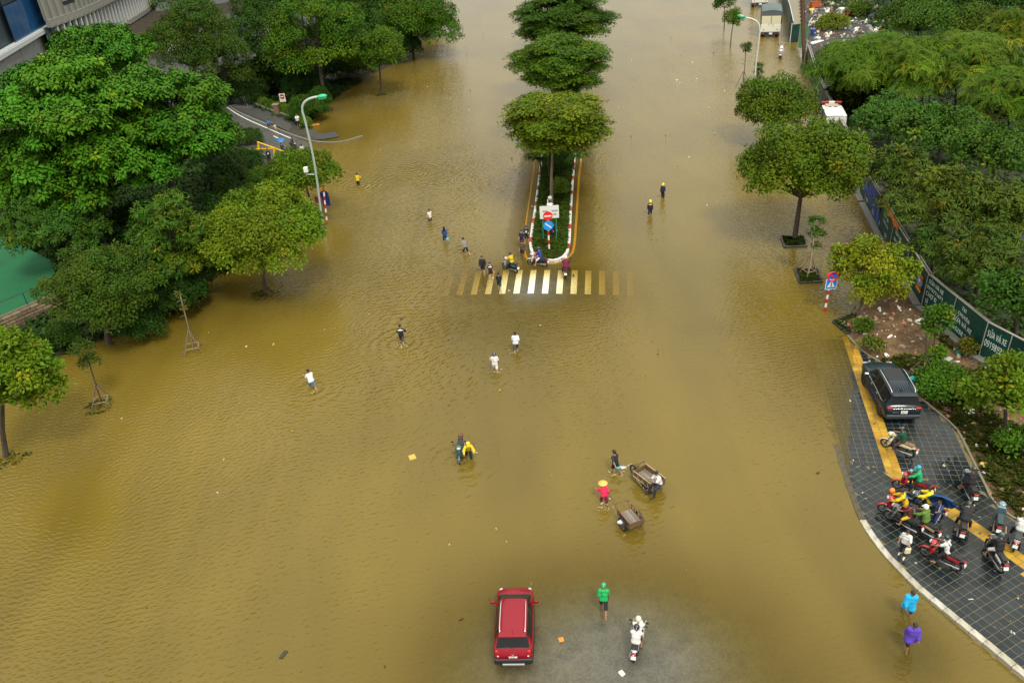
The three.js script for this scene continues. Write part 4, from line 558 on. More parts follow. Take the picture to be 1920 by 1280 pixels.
{
  const o = thing('hoarding', 'dark green sheet hoarding with white hand lettering along the footway', 'fence', V(FENCE[6][0], 0.1, FENCE[6][1])), H = 2.35, ox = o.position.x, oz = o.position.z;
  const marks = { '6,0': 'C', '6,1': 'B', '7,0': 'A', '5,1': 'D', '5,0': 'E', '4,1': 'F', '4,0': 'F' }, base = [0.1, 0, 0, 0, 0, 0.1, 0.2, 0.25, 0.3, 0.3];
  for (let i = 0; i + 1 < FENCE.length; i++) {
    const a = V(FENCE[i][0] - ox, base[i] - 0.1, FENCE[i][1] - oz), b = V(FENCE[i + 1][0] - ox, base[i + 1] - 0.1, FENCE[i + 1][1] - oz), e = b.clone().sub(a), L = Math.hypot(e.x, e.z), yaw = Math.atan2(e.x, e.z), n = Math.max(2, Math.round(L / 4.2));
    for (let k = 0; k < n; k++) {
      const key = marks[i + ',' + (n === 2 ? k : k >= n - 2 ? k - n + 2 : 9)], m = a.clone().lerp(b, (k + 0.5) / n);
      const g = new THREE.PlaneGeometry(L / n - 0.02, H); g.rotateY(-Math.PI / 2); const s = part('sheet', [g], key ? signMat[key] : hoardMat, o); s.position.set(m.x, m.y + H / 2, m.z); s.rotation.y = yaw;
      const bk = part('frame', [box(0.04, H - 0.02, L / n - 0.04, 0.03, 0, 0)], hoardMat, s);
      const pz = a.clone().lerp(b, k / n); part('post', [bar([pz.x - 0.05, pz.y - 0.5, pz.z], [pz.x - 0.05, pz.y + H + 0.05, pz.z], 0.035)], railMat, o);
    }
    part('top_rail', [bar(a.clone().setY(a.y + H + 0.06), b.clone().setY(b.y + H + 0.06), 0.06), bar(a.clone().setY(a.y + H - 0.1).add(V(0.3, 0, 0)), b.clone().setY(b.y + H - 0.1).add(V(0.3, 0, 0)), 0.05)], railMat, o);
    if (i >= 3) part('footing', [put(new THREE.BoxGeometry(0.5, 0.25, L * 0.96), (a.x + b.x) / 2 - 0.3, (a.y + b.y) / 2, (a.z + b.z) / 2, 0, yaw)], concrete, o);
  }
  // poster boards and the blue tarpaulin hung over the sheets
  const on = (i, t, y, out = 0.06) => { const a = FENCE[i], b = FENCE[i + 1], dx = b[0] - a[0], dz = b[1] - a[1], L = Math.hypot(dx, dz); return { p: V(lerp(a[0], b[0], t) - dz / L * -1 * -out, y, lerp(a[1], b[1], t) + dx / L * -out), yaw: Math.atan2(dx, dz) }; };
  const q = on(5, 0.86, 1.35), ad = thing('poster', 'small printed poster on the hoarding, orange, light blue, red and yellow bands', 'poster', q.p, q.yaw);
  part('board', [box(0.03, 1.15, 1.0)], new THREE.MeshPhysicalMaterial({ roughness: 0.5, map: canvasTex(128, 128, (g) => { for (const [y, h, c] of [[0, 30, '#e2571a'], [30, 42, '#5fb4e6'], [72, 30, '#c3202c'], [102, 26, '#f0b22a']]) { g.fillStyle = c; g.fillRect(0, y, 128, h); } g.fillStyle = '#ffffff'; g.fillRect(34, 38, 40, 20); g.fillRect(20, 80, 80, 5); g.fillStyle = '#c3202c'; g.fillRect(20, 10, 70, 6); }) }), ad);
  const pl = (name, label, cat, i, t0, t1, y0, y1, m, th = 0.05, sag = 0) => { const A = on(i, t0, 0), B = on(i, t1, 0), L = A.p.distanceTo(B.p), g = new THREE.PlaneGeometry(L, y1 - y0, 14, 10); const ps = g.attributes.position; for (let k = 0; k < ps.count; k++) { const u = ps.getX(k) / L + 0.5, v = (ps.getY(k) - (y0 - y1) / 2) / (y1 - y0); ps.setZ(k, 0.05 * Math.sin(u * 17 + v * 3) * (1 - v * 0.6) + 0.03 * Math.sin(v * 11)); if (sag) ps.setY(k, ps.getY(k) - sag * (1 - v) * u * u); } g.computeVertexNormals(); g.rotateY(-Math.PI / 2); const o = solo(name, [g], m, label, cat, A.p.clone().lerp(B.p, 0.5).setY((y0 + y1) / 2), A.yaw); return o; };
  pl('tarpaulin', 'blue tarpaulin draped over the hoarding', 'tarpaulin', 4, -0.1, 0.55, 0.95, 2.5, M([0.008, 0.05, 0.28], 0.5, { side: 2 }), 0.05, 0.9);
  pl('tarpaulin', 'orange sheet folded over the hoarding top next to the blue tarpaulin', 'tarpaulin', 4, 0.55, 1.12, 2.2, 2.62, M([0.75, 0.16, 0.01], 0.5, { side: 2 }));
}
// far stretch of hoarding by the lorry, the gate sheets and poles
{
  const fp = ground2([[1462, -40], [1468, 12], [1478, 45], [1484, 78]]), o = thing('hoarding', 'dark green hoarding stretch beside the parked lorries', 'fence', V(fp[1][0], 0, fp[1][1]));
  for (let i = 0; i < 3; i++) { const a = V(fp[i][0] - o.position.x, 0, fp[i][1] - o.position.z), b = V(fp[i + 1][0] - o.position.x, 0, fp[i + 1][1] - o.position.z), L = a.distanceTo(b), m = a.clone().lerp(b, 0.5); part('sheet', [put(new THREE.BoxGeometry(0.06, 2.9, L - 0.03), m.x, 1.45, m.z, 0, Math.atan2(b.x - a.x, b.z - a.z))], hoardMat, o); part('top_rail', [bar(a.clone().setY(2.98), b.clone().setY(2.98), 0.06)], M([0.6, 0.6, 0.58], 0.4), o); part('post', [bar(b.clone().setY(-0.5), b.clone().setY(3), 0.05)], railMat, o); }
  const g1 = P(1496, 92), g2 = P(1509, 98), gate = thing('gate_sheet', 'pale green corrugated sheet leaning by the opening in the hoarding', 'sheet', g1, Math.atan2(g2.x - g1.x, g2.z - g1.z)), gl = g1.distanceTo(g2) + 0.5;
  const c = new THREE.PlaneGeometry(gl, 3.4, 36, 1), ps = c.attributes.position; for (let k = 0; k < ps.count; k++) ps.setZ(k, 0.04 * Math.sin(k * 1.9)); c.computeVertexNormals(); part('sheet', [put(c, 0, 2.0, gl / 2, 0, Math.PI / 2)], M([0.16, 0.34, 0.22], 0.5, { side: 2 }), gate); part('post', [bar([0.05, -0.5, 0], [0.05, 3.8, 0], 0.05)], railMat, gate);
  const d0 = P(1483, 80), leaf = thing('gate_sheet', 'dark green gate leaf standing open beside the lorry', 'gate', d0, 0.3); part('sheet', [box(1.5, 2.7, 0.05, 0.6, 1.3, 0)], hoardMat, leaf); part('post', [bar([-0.15, -0.5, 0], [-0.15, 2.9, 0], 0.05)], M([0.7, 0.7, 0.68], 0.4), leaf);
  const tp = P(1506, 108); const rag = thing('tarpaulin', 'crumpled grey plastic sheet hanging by the opening in the hoarding', 'tarpaulin', tp); const gg = new THREE.PlaneGeometry(1.6, 2.6, 12, 14), pp = gg.attributes.position; for (let k = 0; k < pp.count; k++) { const x = pp.getX(k), y = pp.getY(k); pp.setXYZ(k, x * (0.5 + 0.4 * vnoise(y * 2, 1, 3)) + 0.2 * Math.sin(y * 2), y, 0.25 * Math.sin(x * 7 + y * 2) + 0.2 * vnoise(x * 4, y * 4, 9)); } gg.computeVertexNormals(); part('sheet', [put(gg, 0, 1.1, 0)], M([0.42, 0.47, 0.5], 0.4, { side: 2 }), rag); part('cord', [bar([-0.3, 2.3, 0], [0.3, 2.6, 0.1], 0.02)], railMat, rag);
  const wood = new THREE.MeshPhysicalMaterial({ color: lin(0.2, 0.1, 0.045), roughness: 0.8, map: barkTex });
  const pole = (label, foot, top, r, m, name = 'pole') => { const b = P(...foot), t = U(...top, b.z - 0.2), o = thing(name, label, 'pole', b); part('shaft', [bar([0, -0.6, 0], t.clone().sub(b), r, r * 0.8, 10)], m, o); return o; };
  pole('thick brown pole at the gap in the hoarding', [1509, 118], [1501, -60], 0.2, wood); pole('thin brown pole next to the thick one', [1513, 122], [1507, -40], 0.09, wood); pole('pale bent wooden pole at the gap, with a lashed stick', [1506, 138], [1513, 76], 0.08, paleBark);
  const wl = pole('white pole with a short arm rising from the rubbish', [1512, 72], [1518, 42], 0.06, M([0.75, 0.76, 0.74], 0.4)); part('arm', [bar(U(1518, 42, wl.position.z - 0.2).sub(wl.position), U(1524, 33, wl.position.z - 0.2).sub(wl.position), 0.09)], M([0.75, 0.76, 0.74], 0.4), wl);
  const lt = thing('bamboo_trellis', 'leaning bamboo trellis top above the rubbish ground', 'trellis', P(1515, 60)); const z0 = lt.position.z; part('pole', [bar(U(1500, -10, z0).sub(lt.position), U(1528, 36, z0).sub(lt.position), 0.06), bar(U(1508, -10, z0).sub(lt.position), U(1520, 42, z0).sub(lt.position), 0.06)], paleBark, lt, { kind: 'stuff' }); part('lath', [0.2, 0.4, 0.6, 0.8].map((t) => bar(U(lerp(1500, 1528, t), lerp(-10, 36, t), z0).sub(lt.position), U(lerp(1508, 1520, t), lerp(-10, 42, t), z0).sub(lt.position), 0.04)), paleBark, lt, { kind: 'stuff' });
}

// ================= street furniture =================
const poleMat = M([0.42, 0.5, 0.47], 0.35, { metalness: 0.2 }), lampGreen = M([0.02, 0.42, 0.2], 0.35), redPaint = M([0.5, 0.02, 0.02], 0.4), whiteGloss = M([0.78, 0.78, 0.75], 0.4), bluePaint = M([0.01, 0.1, 0.55], 0.35);
const lift = (pts, z, o) => pts.map(([x, y]) => U(x, y, z).sub(o.position));
function streetLamp(label, foot, pts, head, m) {
  const b = P(...foot), o = thing('street_lamp', label, 'street lamp', b, 0, 'tall street lamps with green heads'), q = lift(pts, b.z, o); q.unshift(V(0, -0.6, 0));
  part('pole', [tube(q, 0.1, 40, 9), cyl(0.16, 0.2, 1.3, 0, 0.4, 0)], m, o);
  const [h0, h1] = lift(head, b.z, o), d = h1.clone().sub(h0), L = d.length(), hg = new THREE.SphereGeometry(0.5, 16, 10); hg.scale(L, 0.36, 0.5); const hd = part('lamp_head', [hg, put(new THREE.BoxGeometry(L * 0.75, 0.1, 0.36), 0, -0.1, 0)], lampGreen, o); hd.position.copy(h0).lerp(h1, 0.5); hd.rotation.z = Math.atan2(d.y, d.x); part('lens', [put(new THREE.SphereGeometry(0.3, 12, 6).scale(1.1, 0.2, 0.6), 0, -0.16, 0)], M([0.6, 0.6, 0.55], 0.2), hd);
  return o;
}
const lamp1 = streetLamp('grey street lamp with a green head rising before the yellow barrier', [607, 438], [[600, 385], [588, 300], [571, 224], [566, 204], [570, 192], [580, 185], [596, 181]], [[594, 182], [613, 179]], poleMat);
{ const q = lift([[589, 327], [573, 327], [573, 318]], lamp1.position.z, lamp1); part('bracket', [bar(q[0], q[1], 0.05)], poleMat, lamp1); part('camera', [rbox(0.35, 0.45, 0.35, 0.05, q[2].x, q[2].y, q[2].z)], whiteGloss, lamp1); }
streetLamp('pale street lamp with a green head at the right footway', [1415, 166], [[1418, 120], [1424, 70], [1425, 54], [1421, 42], [1412, 36], [1399, 33]], [[1398, 33], [1383, 29]], M([0.6, 0.62, 0.58], 0.35));
function stripedPole(o, foot, top, z) { const a = U(...foot, z).sub(o.position), b = U(...top, z).sub(o.position), n = 9; for (let i = 0; i < n; i++) part('pole', [bar(a.clone().lerp(b, i / n), a.clone().lerp(b, (i + 1) / n), 0.075, 0.075, 10)], i % 2 ? whiteGloss : redPaint, o); }
const discSign = (o, at, r, geo) => { for (const [g, m] of geo) part(g.n ?? 'sign_plate', g.g, m, o); };
function sign(name, label, foot, top, z, plates) { const b = P(...foot), o = thing(name, label, 'road sign', b); stripedPole(o, foot, top, b.z); plates(o, b.z); return o; }
const at2 = (o, z, x, y, dz = 0.09) => U(x, y, z).sub(o.position).add(V(0, 0, dz));
const disc = (p, r, d = 0) => put(new THREE.CylinderGeometry(r, r, 0.02, 28), p.x, p.y, p.z + d, Math.PI / 2);
sign('road_sign', 'no-parking disc over a blue pedestrian crossing sign on a striped pole', [1547, 583], [1560, 512], 0, (o, z) => {
  const p = at2(o, z, 1561, 517), q = at2(o, z, 1558, 531.5), s = 1 / project(U(1558, 531, z))[2], w = 20.5 * s;
  const d = part('no_parking_disc', [disc(p, 10.5 * s)], M([0.02, 0.12, 0.55], 0.35), o); part('rim', [torus(9.2 * s, 1.5 * s, p.x, p.y, p.z + 0.01)], M([0.7, 0.03, 0.05], 0.35), d); part('slash', [put(new THREE.BoxGeometry(18 * s, 2.6 * s, 0.02), p.x, p.y, p.z + 0.025, 0, 0, -0.78)], M([0.7, 0.03, 0.05], 0.35), d);
  const b = part('crossing_plate', [rbox(w, w, 0.03, 0.02, q.x, q.y, q.z)], M([0.01, 0.25, 0.75], 0.35), o); part('border', [box(w + 0.05, 0.035, 0.02, q.x, q.y + w / 2, q.z + 0.012), box(w + 0.05, 0.035, 0.02, q.x, q.y - w / 2, q.z + 0.012), box(0.035, w, 0.02, q.x - w / 2, q.y, q.z + 0.012), box(0.035, w, 0.02, q.x + w / 2, q.y, q.z + 0.012)], whiteGloss, b);
  const t = w * 0.36; part('triangle', [extrude([[-t, -t * 0.8], [t, -t * 0.8], [0, t]], 0.01, 0, q.x, q.y, q.z + 0.02)], whiteGloss, b); part('walker', [put(new THREE.SphereGeometry(0.05, 8, 6), q.x, q.y + 0.1, q.z + 0.035), bar([q.x, q.y + 0.06, q.z + 0.035], [q.x, q.y - 0.06, q.z + 0.035], 0.025), bar([q.x, q.y - 0.05, q.z + 0.035], [q.x - 0.07, q.y - 0.18, q.z + 0.035], 0.02), bar([q.x, q.y - 0.05, q.z + 0.035], [q.x + 0.07, q.y - 0.18, q.z + 0.035], 0.02)], M([0.01, 0.01, 0.01], 0.5), b);
});
sign('road_sign', 'red no-entry disc over a blue disc on the tip of the island', [1030, 474], [1027, 398], 0, (o, z) => {
  const p = at2(o, z, 1027, 404), q = at2(o, z, 1028, 422), s = 1 / project(U(1028, 422, z))[2];
  const d = part('no_entry_disc', [disc(p, 9 * s)], M([0.75, 0.02, 0.02], 0.35), o); part('bar', [box(13 * s, 2.6 * s, 0.02, p.x, p.y, p.z + 0.015)], whiteGloss, d);
  const e = part('blue_disc', [disc(q, 9.5 * s)], M([0.01, 0.28, 0.8], 0.35), o); part('slash', [put(new THREE.BoxGeometry(14 * s, 2.2 * s, 0.02), q.x, q.y, q.z + 0.015, 0, 0, -0.68)], whiteGloss, e);
});
{
  const b = P(1032, 449, 0.2), z = b.z, o = thing('notice_board', 'white notice board on green legs behind the no-entry disc', 'sign board', b), c = at2(o, z, 1030, 397.5, 0), s = 1 / project(U(1030, 398, z))[2], w = 36 * s, h = 25 * s;
  part('board', [box(w, h, 0.05, c.x, c.y, c.z)], M([0.72, 0.73, 0.74], 0.4), o); for (const x of [1018.5, 1043.5]) { const a = at2(o, z, x, 448, -0.05), t = at2(o, z, x - 1, 386, -0.05); part('leg', [bar(a, t, 0.03)], M([0.02, 0.3, 0.25], 0.4), o); }
  const tx = canvasTex(256, 176, (g) => { g.fillStyle = '#dcdcda'; g.fillRect(0, 0, 256, 176); g.fillStyle = '#444a50'; g.font = 'bold 34px sans-serif'; for (const [t, x, y] of [['NÚT', 36, 84], ['GIAO', 156, 84], ['THỦ', 156, 136]]) { g.save(); g.translate(x, y); g.strokeStyle = '#444a50'; letter(g, t, 34); g.restore(); } }); const pl = new THREE.PlaneGeometry(w - 0.04, h - 0.04); part('lettering', [put(pl, c.x, c.y, c.z + 0.03)], new THREE.MeshPhysicalMaterial({ map: tx, roughness: 0.4 }), o);
  const lb = P(1029, 437, 0.2), l = thing('signal_post', 'short white post with a round lamp behind the notice board', 'post', lb), zz = lb.z, t = at2(l, zz, 1027, 374, 0); part('post', [bar([0, 0, 0], t, 0.05)], whiteGloss, l); part('lamp', [put(new THREE.SphereGeometry(0.18, 14, 10), ...at2(l, zz, 1031, 371, 0).toArray())], M([0.4, 0.45, 0.38], 0.25), l); part('loudspeaker', [lathe([[0.05, 0], [0.1, 0.1], [0.26, 0.3], [0.27, 0.3]], 16, ...at2(l, zz, 1031, 388, 0.1).toArray())], whiteGloss, l);
}
{ // signs seen from behind by the left lamp
  const b = P(613, 420), z = b.z, o = thing('road_sign', 'back of two dark blue signs on a striped pole beside the left lamp', 'road sign', b), s = 1 / project(b)[2]; stripedPole(o, [613, 420], [606, 352], z); const p = at2(o, z, 607, 366, -0.1), q = at2(o, z, 611, 378, -0.1); const dk = M([0.008, 0.018, 0.11], 0.4); part('disc', [disc(p, 8.2 * s)], dk, o); part('plate', [box(14 * s, 17 * s, 0.03, q.x, q.y, q.z)], dk, o);
  const r = at2(o, z, 596, 375, -0.1); part('red_plate', [box(12 * s, 12 * s, 0.03, r.x, r.y, r.z), bar(r, at2(o, z, 607, 383, -0.05), 0.03)], M([0.16, 0.015, 0.02], 0.4), o);
  const nb = P(532, 206, 0.3), n = thing('road_sign', 'white board with a red no-entry disc behind the hedge', 'road sign', nb), nz = nb.z, c = at2(n, nz, 529, 183, 0), k = 1 / project(nb)[2]; part('post', [bar([0, 0, 0], at2(n, nz, 529.5, 178, -0.05), 0.05)], M([0.12, 0.1, 0.08], 0.6), n); part('board', [box(11 * k, 15 * k, 0.05, c.x, c.y, c.z)], M([0.62, 0.62, 0.6], 0.4), n); const dd = part('no_entry_disc', [disc(V(c.x, c.y + 2 * k, c.z + 0.04), 4.4 * k)], M([0.4, 0.015, 0.02], 0.35), n); part('bar', [box(6 * k, 1.2 * k, 0.02, c.x, c.y + 2 * k, c.z + 0.06)], whiteGloss, dd);
  const gp = P(520, 214, 0.3), pier = thing('gate_pier', 'low brown brick pier between two hedges by the footway', 'pier', gp); part('pier', [rbox(0.7, 1.3, 0.7, 0.04, 0, 0.6, 0)], M([0.16, 0.1, 0.06], 0.8), pier); part('cap', [rbox(0.85, 0.15, 0.85, 0.03, 0, 1.3, 0)], M([0.24, 0.17, 0.11], 0.8), pier);
  const lp = P(502, 152, 0.3), la = thing('garden_lamp', 'green garden lamp with a white globe among the dark shrubs', 'lamp', lp), t = at2(la, lp.z, 502, 127, 0); part('post', [bar([0, 0, 0], t, 0.06)], M([0.01, 0.08, 0.06], 0.4), la); part('cap', [lathe([[0.02, 0.25], [0.3, 0.1], [0.33, 0]], 14, t.x, t.y + 0.1, t.z)], M([0.01, 0.1, 0.09], 0.4), la); part('globe', [put(new THREE.SphereGeometry(0.26, 14, 10), t.x, t.y - 0.05, t.z)], M([0.7, 0.72, 0.7], 0.3), la);
}
{ // yellow swing barrier
  const b = P(486, 288, 0.2), z = b.z, o = thing('barrier', 'yellow steel barrier at the side road, behind the man in a suit', 'barrier', b), ym = M([0.8, 0.45, 0.01], 0.4), q = (x, y, d = 0) => U(x, y, z + d).sub(o.position); const s = project(b)[2];
  part('post', [bar(q(485, 290), q(484, 267), 0.13, 0.13, 8)], ym, o); part('post', [bar(q(514.5, 303, 1.2), q(513.5, 276, 1.2), 0.13, 0.13, 8)], ym, o);
  part('rail', [bar(q(482, 266), q(531, 283.5, 1.6), 0.075)], ym, o); part('rail', [bar(q(466, 280), q(513, 278, 1.2), 0.06)], ym, o); part('rail', [bar(q(490, 290), q(515, 294, 1.2), 0.05)], ym, o);
}
// saplings on tripods
function sapling(label, foot, top, poles, foliage, barkM, baseY, color, tilt = 0) {
  const b = P(...foot, baseY), z = b.z, o = thing('sapling', label, 'young tree', b), t = U(...top, z).sub(b), r = rng(foot[0]); part('trunk', [tube([[0, -0.3, 0], t.clone().multiplyScalar(0.5).add(V(0.05, 0, 0.05)), t], 0.045, 12, 6)], barkM, o);
  const hub = t.clone().multiplyScalar(poles.hub ?? 0.35), R = poles.r, n = poles.n ?? 4, wood = M([0.17, 0.12, 0.08], 0.8), ends = [];
  for (let i = 0; i < n; i++) { const a = i / n * 6.283 + 0.5, e = V(R * Math.cos(a), -0.25, R * Math.sin(a)); ends.push(e); part('stake', [bar(e, hub.clone().add(V(0.06 * Math.cos(a), 0.1, 0.06 * Math.sin(a))), 0.035)], wood, o); }
  for (let i = 0; i < n; i++) { const k = 0.62; part('crosspiece', [bar(ends[i].clone().lerp(hub, 1 - k), ends[(i + 1) % n].clone().lerp(hub, 1 - k), 0.026)], M([0.3, 0.22, 0.14], 0.8), o); }
  if (foliage) { const cl = foliage.map(([x, y, rx]) => { const c = U(x, y, z).sub(b), q = rx / project(b)[2]; return { c, r: V(q, q * 0.6, q) }; }); leafCount += crown(o, cl, { leaf: 'sprig', size: 0.9, per: 70, color, seed: foot[0], under: 0.5 }); }
  const tw = []; for (let i = 0; i < (foliage?.twigs ?? 7); i++) { const f = 0.5 + 0.5 * r(), p = t.clone().multiplyScalar(f), a = r() * 6.28; tw.push(bar(p, p.clone().add(V(Math.cos(a) * 0.45, 0.25 * r(), Math.sin(a) * 0.45)), 0.012)); } part('twig', tw, barkM, o, { kind: 'stuff' }); return o;
}
sapling('bare leafless sapling propped by four stakes in the flood', [362, 658], [336, 548], { r: 0.95, hub: 0.33 }, [[336, 550, 5], [346, 575, 5]], paleBark, 0, [0.12, 0.14, 0.02]);
sapling('sapling with two leaf tufts propped in the flood at the left', [190, 758], [158, 655], { r: 0.9, hub: 0.34 }, [[152, 652, 20], [166, 676, 17]], bark, 0, [0.06, 0.12, 0.012]);
sapling('tall thin sapling on four stakes left of the right-hand street lamp', [1393, 163], [1399, 84], { r: 1.0, hub: 0.36 }, [[1399, 86, 9], [1402, 94, 6]], bark, 0, [0.05, 0.12, 0.014]);
sapling('white-stemmed sapling on stakes in a square pit in the flood', [1516, 515], [1528, 425], { r: 0.75, hub: 0.38, n: 4 }, [[1533, 414, 13], [1530, 436, 14], [1531, 460, 8]], M([0.42, 0.37, 0.28], 0.8), 0.05, [0.05, 0.14, 0.014]);
sapling('creeper-covered sapling on black stakes between the dark car and the hoarding', [1732, 706], [1738, 640], { r: 1.0, hub: 0.5, n: 4 }, [[1738, 668, 9], [1734, 690, 12]], bark, 0.2, [0.08, 0.15, 0.014]);
sapling('slim young palm-like plant at the foot of the right-hand street lamp', [1421, 148], [1423, 118], { r: 0.3, hub: 0.3, n: 3 }, [[1423, 122, 7], [1423, 134, 8]], bark, 0, [0.04, 0.12, 0.014]);
// kerbed tree pits
const pitStone = new THREE.MeshPhysicalMaterial({ color: lin(0.06, 0.065, 0.06), roughness: 0.35, map: grit });
for (const [label, px] of [['dark stone tree pit around the large right-hand tree', [[1465, 443], [1507, 442], [1513, 460], [1472, 462]]], ['dark stone tree pit around the white-stemmed sapling', [[1491, 503], [1534, 503], [1541, 527], [1500, 529]]], ['stone pit corner around the yellow-green young tree', [[1563, 602], [1604, 586], [1630, 600], [1589, 624]]]]) {
  const q = px.map(([x, y]) => P(x, y, 0.1)), c = q.reduce((s, p) => s.add(p), V()).multiplyScalar(0.25), o = thing('tree_pit', label, 'tree pit', c.clone().setY(0));
  for (let i = 0; i < 4; i++) { const a = q[i], b = q[(i + 1) % 4], L = a.distanceTo(b), k = part('kerb_stone', [rbox(0.16, 0.5, L, 0.02)], pitStone, o); k.position.set((a.x + b.x) / 2 - c.x, -0.12, (a.z + b.z) / 2 - c.z); k.rotation.y = Math.atan2(b.x - a.x, b.z - a.z); }
  const s = new THREE.ShapeGeometry(new THREE.Shape(q.map((p) => new THREE.Vector2(p.x - c.x, -(p.z - c.z))))); s.rotateX(-Math.PI / 2); part('soil', [put(s, 0, 0.06, 0)], earthMat(lin(0.13, 0.11, 0.05)), o);
  const poly = q.map((p) => [p.x, p.z]); grass('grass', 'grass growing in a kerbed tree pit', (x, z) => signedIn(x, z, poly) > 0.12, bounds(poly, 0), 160, () => 0.07, [0.07, 0.13, 0.012], 0.45, Math.round(px[0][0]));
}
for (const [x, y] of [[714, 177], [495, 551], [18, 862], [185, 762]]) { const c = P(x, y); grass('grass', 'green weeds just breaking the flood around a trunk', (X, Z) => Math.hypot(X - c.x, Z - c.z) < 0.7 + 0.4 * vnoise(X * 2, Z * 2, 3), [c.x - 1.2, c.x + 1.2, c.z - 1.2, c.z + 1.2], 90, () => -0.06, [0.09, 0.2, 0.03], 0.36, x); }

// ================= vehicles =================
const rubber = M([0.012, 0.012, 0.013], 0.75), steel = M([0.45, 0.46, 0.48], 0.3, { metalness: 0.8 }), blackPlastic = M([0.018, 0.018, 0.02], 0.5), carGlass = M([0.008, 0.010, 0.012], 0.08, { specularIntensity: 0.55 }), chrome = M([0.7, 0.72, 0.74], 0.15, { metalness: 1 }), plateMat = M([0.78, 0.78, 0.74], 0.4), redLens = M([0.42, 0.012, 0.015], 0.2), clearLens = M([0.42, 0.44, 0.45], 0.1), darkMetal = M([0.05, 0.05, 0.055], 0.45, { metalness: 0.6 });
const plateTex = (a, b) => new THREE.MeshPhysicalMaterial({ roughness: 0.4, map: canvasTex(64, 48, (g) => { g.fillStyle = '#e9e9e2'; g.fillRect(0, 0, 64, 48); g.fillStyle = '#20222a'; g.font = 'bold 17px sans-serif'; g.fillText(a, 8, 20); g.fillText(b, 8, 41); }) });
const plates = [plateTex('30-K', '123.4'), plateTex('29-H', '456')];
const paintCar = (c) => M(c, 0.32, { clearcoat: 0.35, clearcoatRoughness: 0.05, specularIntensity: 0.5 });
const wg = {};
function wheelInto(parent, x, y, z, R, w, style = 'car') {
  const o = new THREE.Group(); o.name = 'wheel'; o.position.set(x, y, z); parent.add(o); const k = style + R + w;
  wg[k] ??= style === 'car' ? [lathe([[R * 0.66, -w / 2], [R * 0.94, -w / 2], [R, -w * 0.32], [R, w * 0.32], [R * 0.94, w / 2], [R * 0.66, w / 2]], 26, 0, 0, 0, 0, 0, Math.PI / 2), merge([...Array.from({ length: 10 }, (_, i) => put(new THREE.BoxGeometry(w * 0.5, R * 0.6, R * 0.12), 0, R * 0.34, 0).rotateX(i * 0.6283)), put(new THREE.TorusGeometry(R * 0.64, R * 0.05, 6, 26), 0, 0, 0, 0, Math.PI / 2), put(new THREE.CylinderGeometry(R * 0.16, R * 0.16, w * 0.6, 12), 0, 0, 0, 0, 0, Math.PI / 2)])]
    : [put(new THREE.TorusGeometry(R - 0.045, 0.045, 8, 24), 0, 0, 0, 0, Math.PI / 2), merge([put(new THREE.TorusGeometry(R - 0.085, 0.016, 6, 24), 0, 0, 0, 0, Math.PI / 2), put(new THREE.CylinderGeometry(0.05, 0.05, 0.1, 10), 0, 0, 0, 0, 0, Math.PI / 2), ...Array.from({ length: 5 }, (_, i) => put(new THREE.BoxGeometry(0.025, R - 0.09, 0.03), 0, (R - 0.09) / 2, 0).rotateX(i * 1.2566))])];
  part('tyre', wg[k][0], rubber, o); part('rim', wg[k][1], style === 'car' ? M([0.34, 0.35, 0.36], 0.35, { metalness: 0.6 }) : M([0.2, 0.2, 0.21], 0.4, { metalness: 0.6 }), o);
  if (style === 'car') part('disc', put(new THREE.CylinderGeometry(R * 0.62, R * 0.62, w * 0.2, 18), 0, 0, 0, 0, 0, Math.PI / 2), darkMetal, o);
  return o;
}
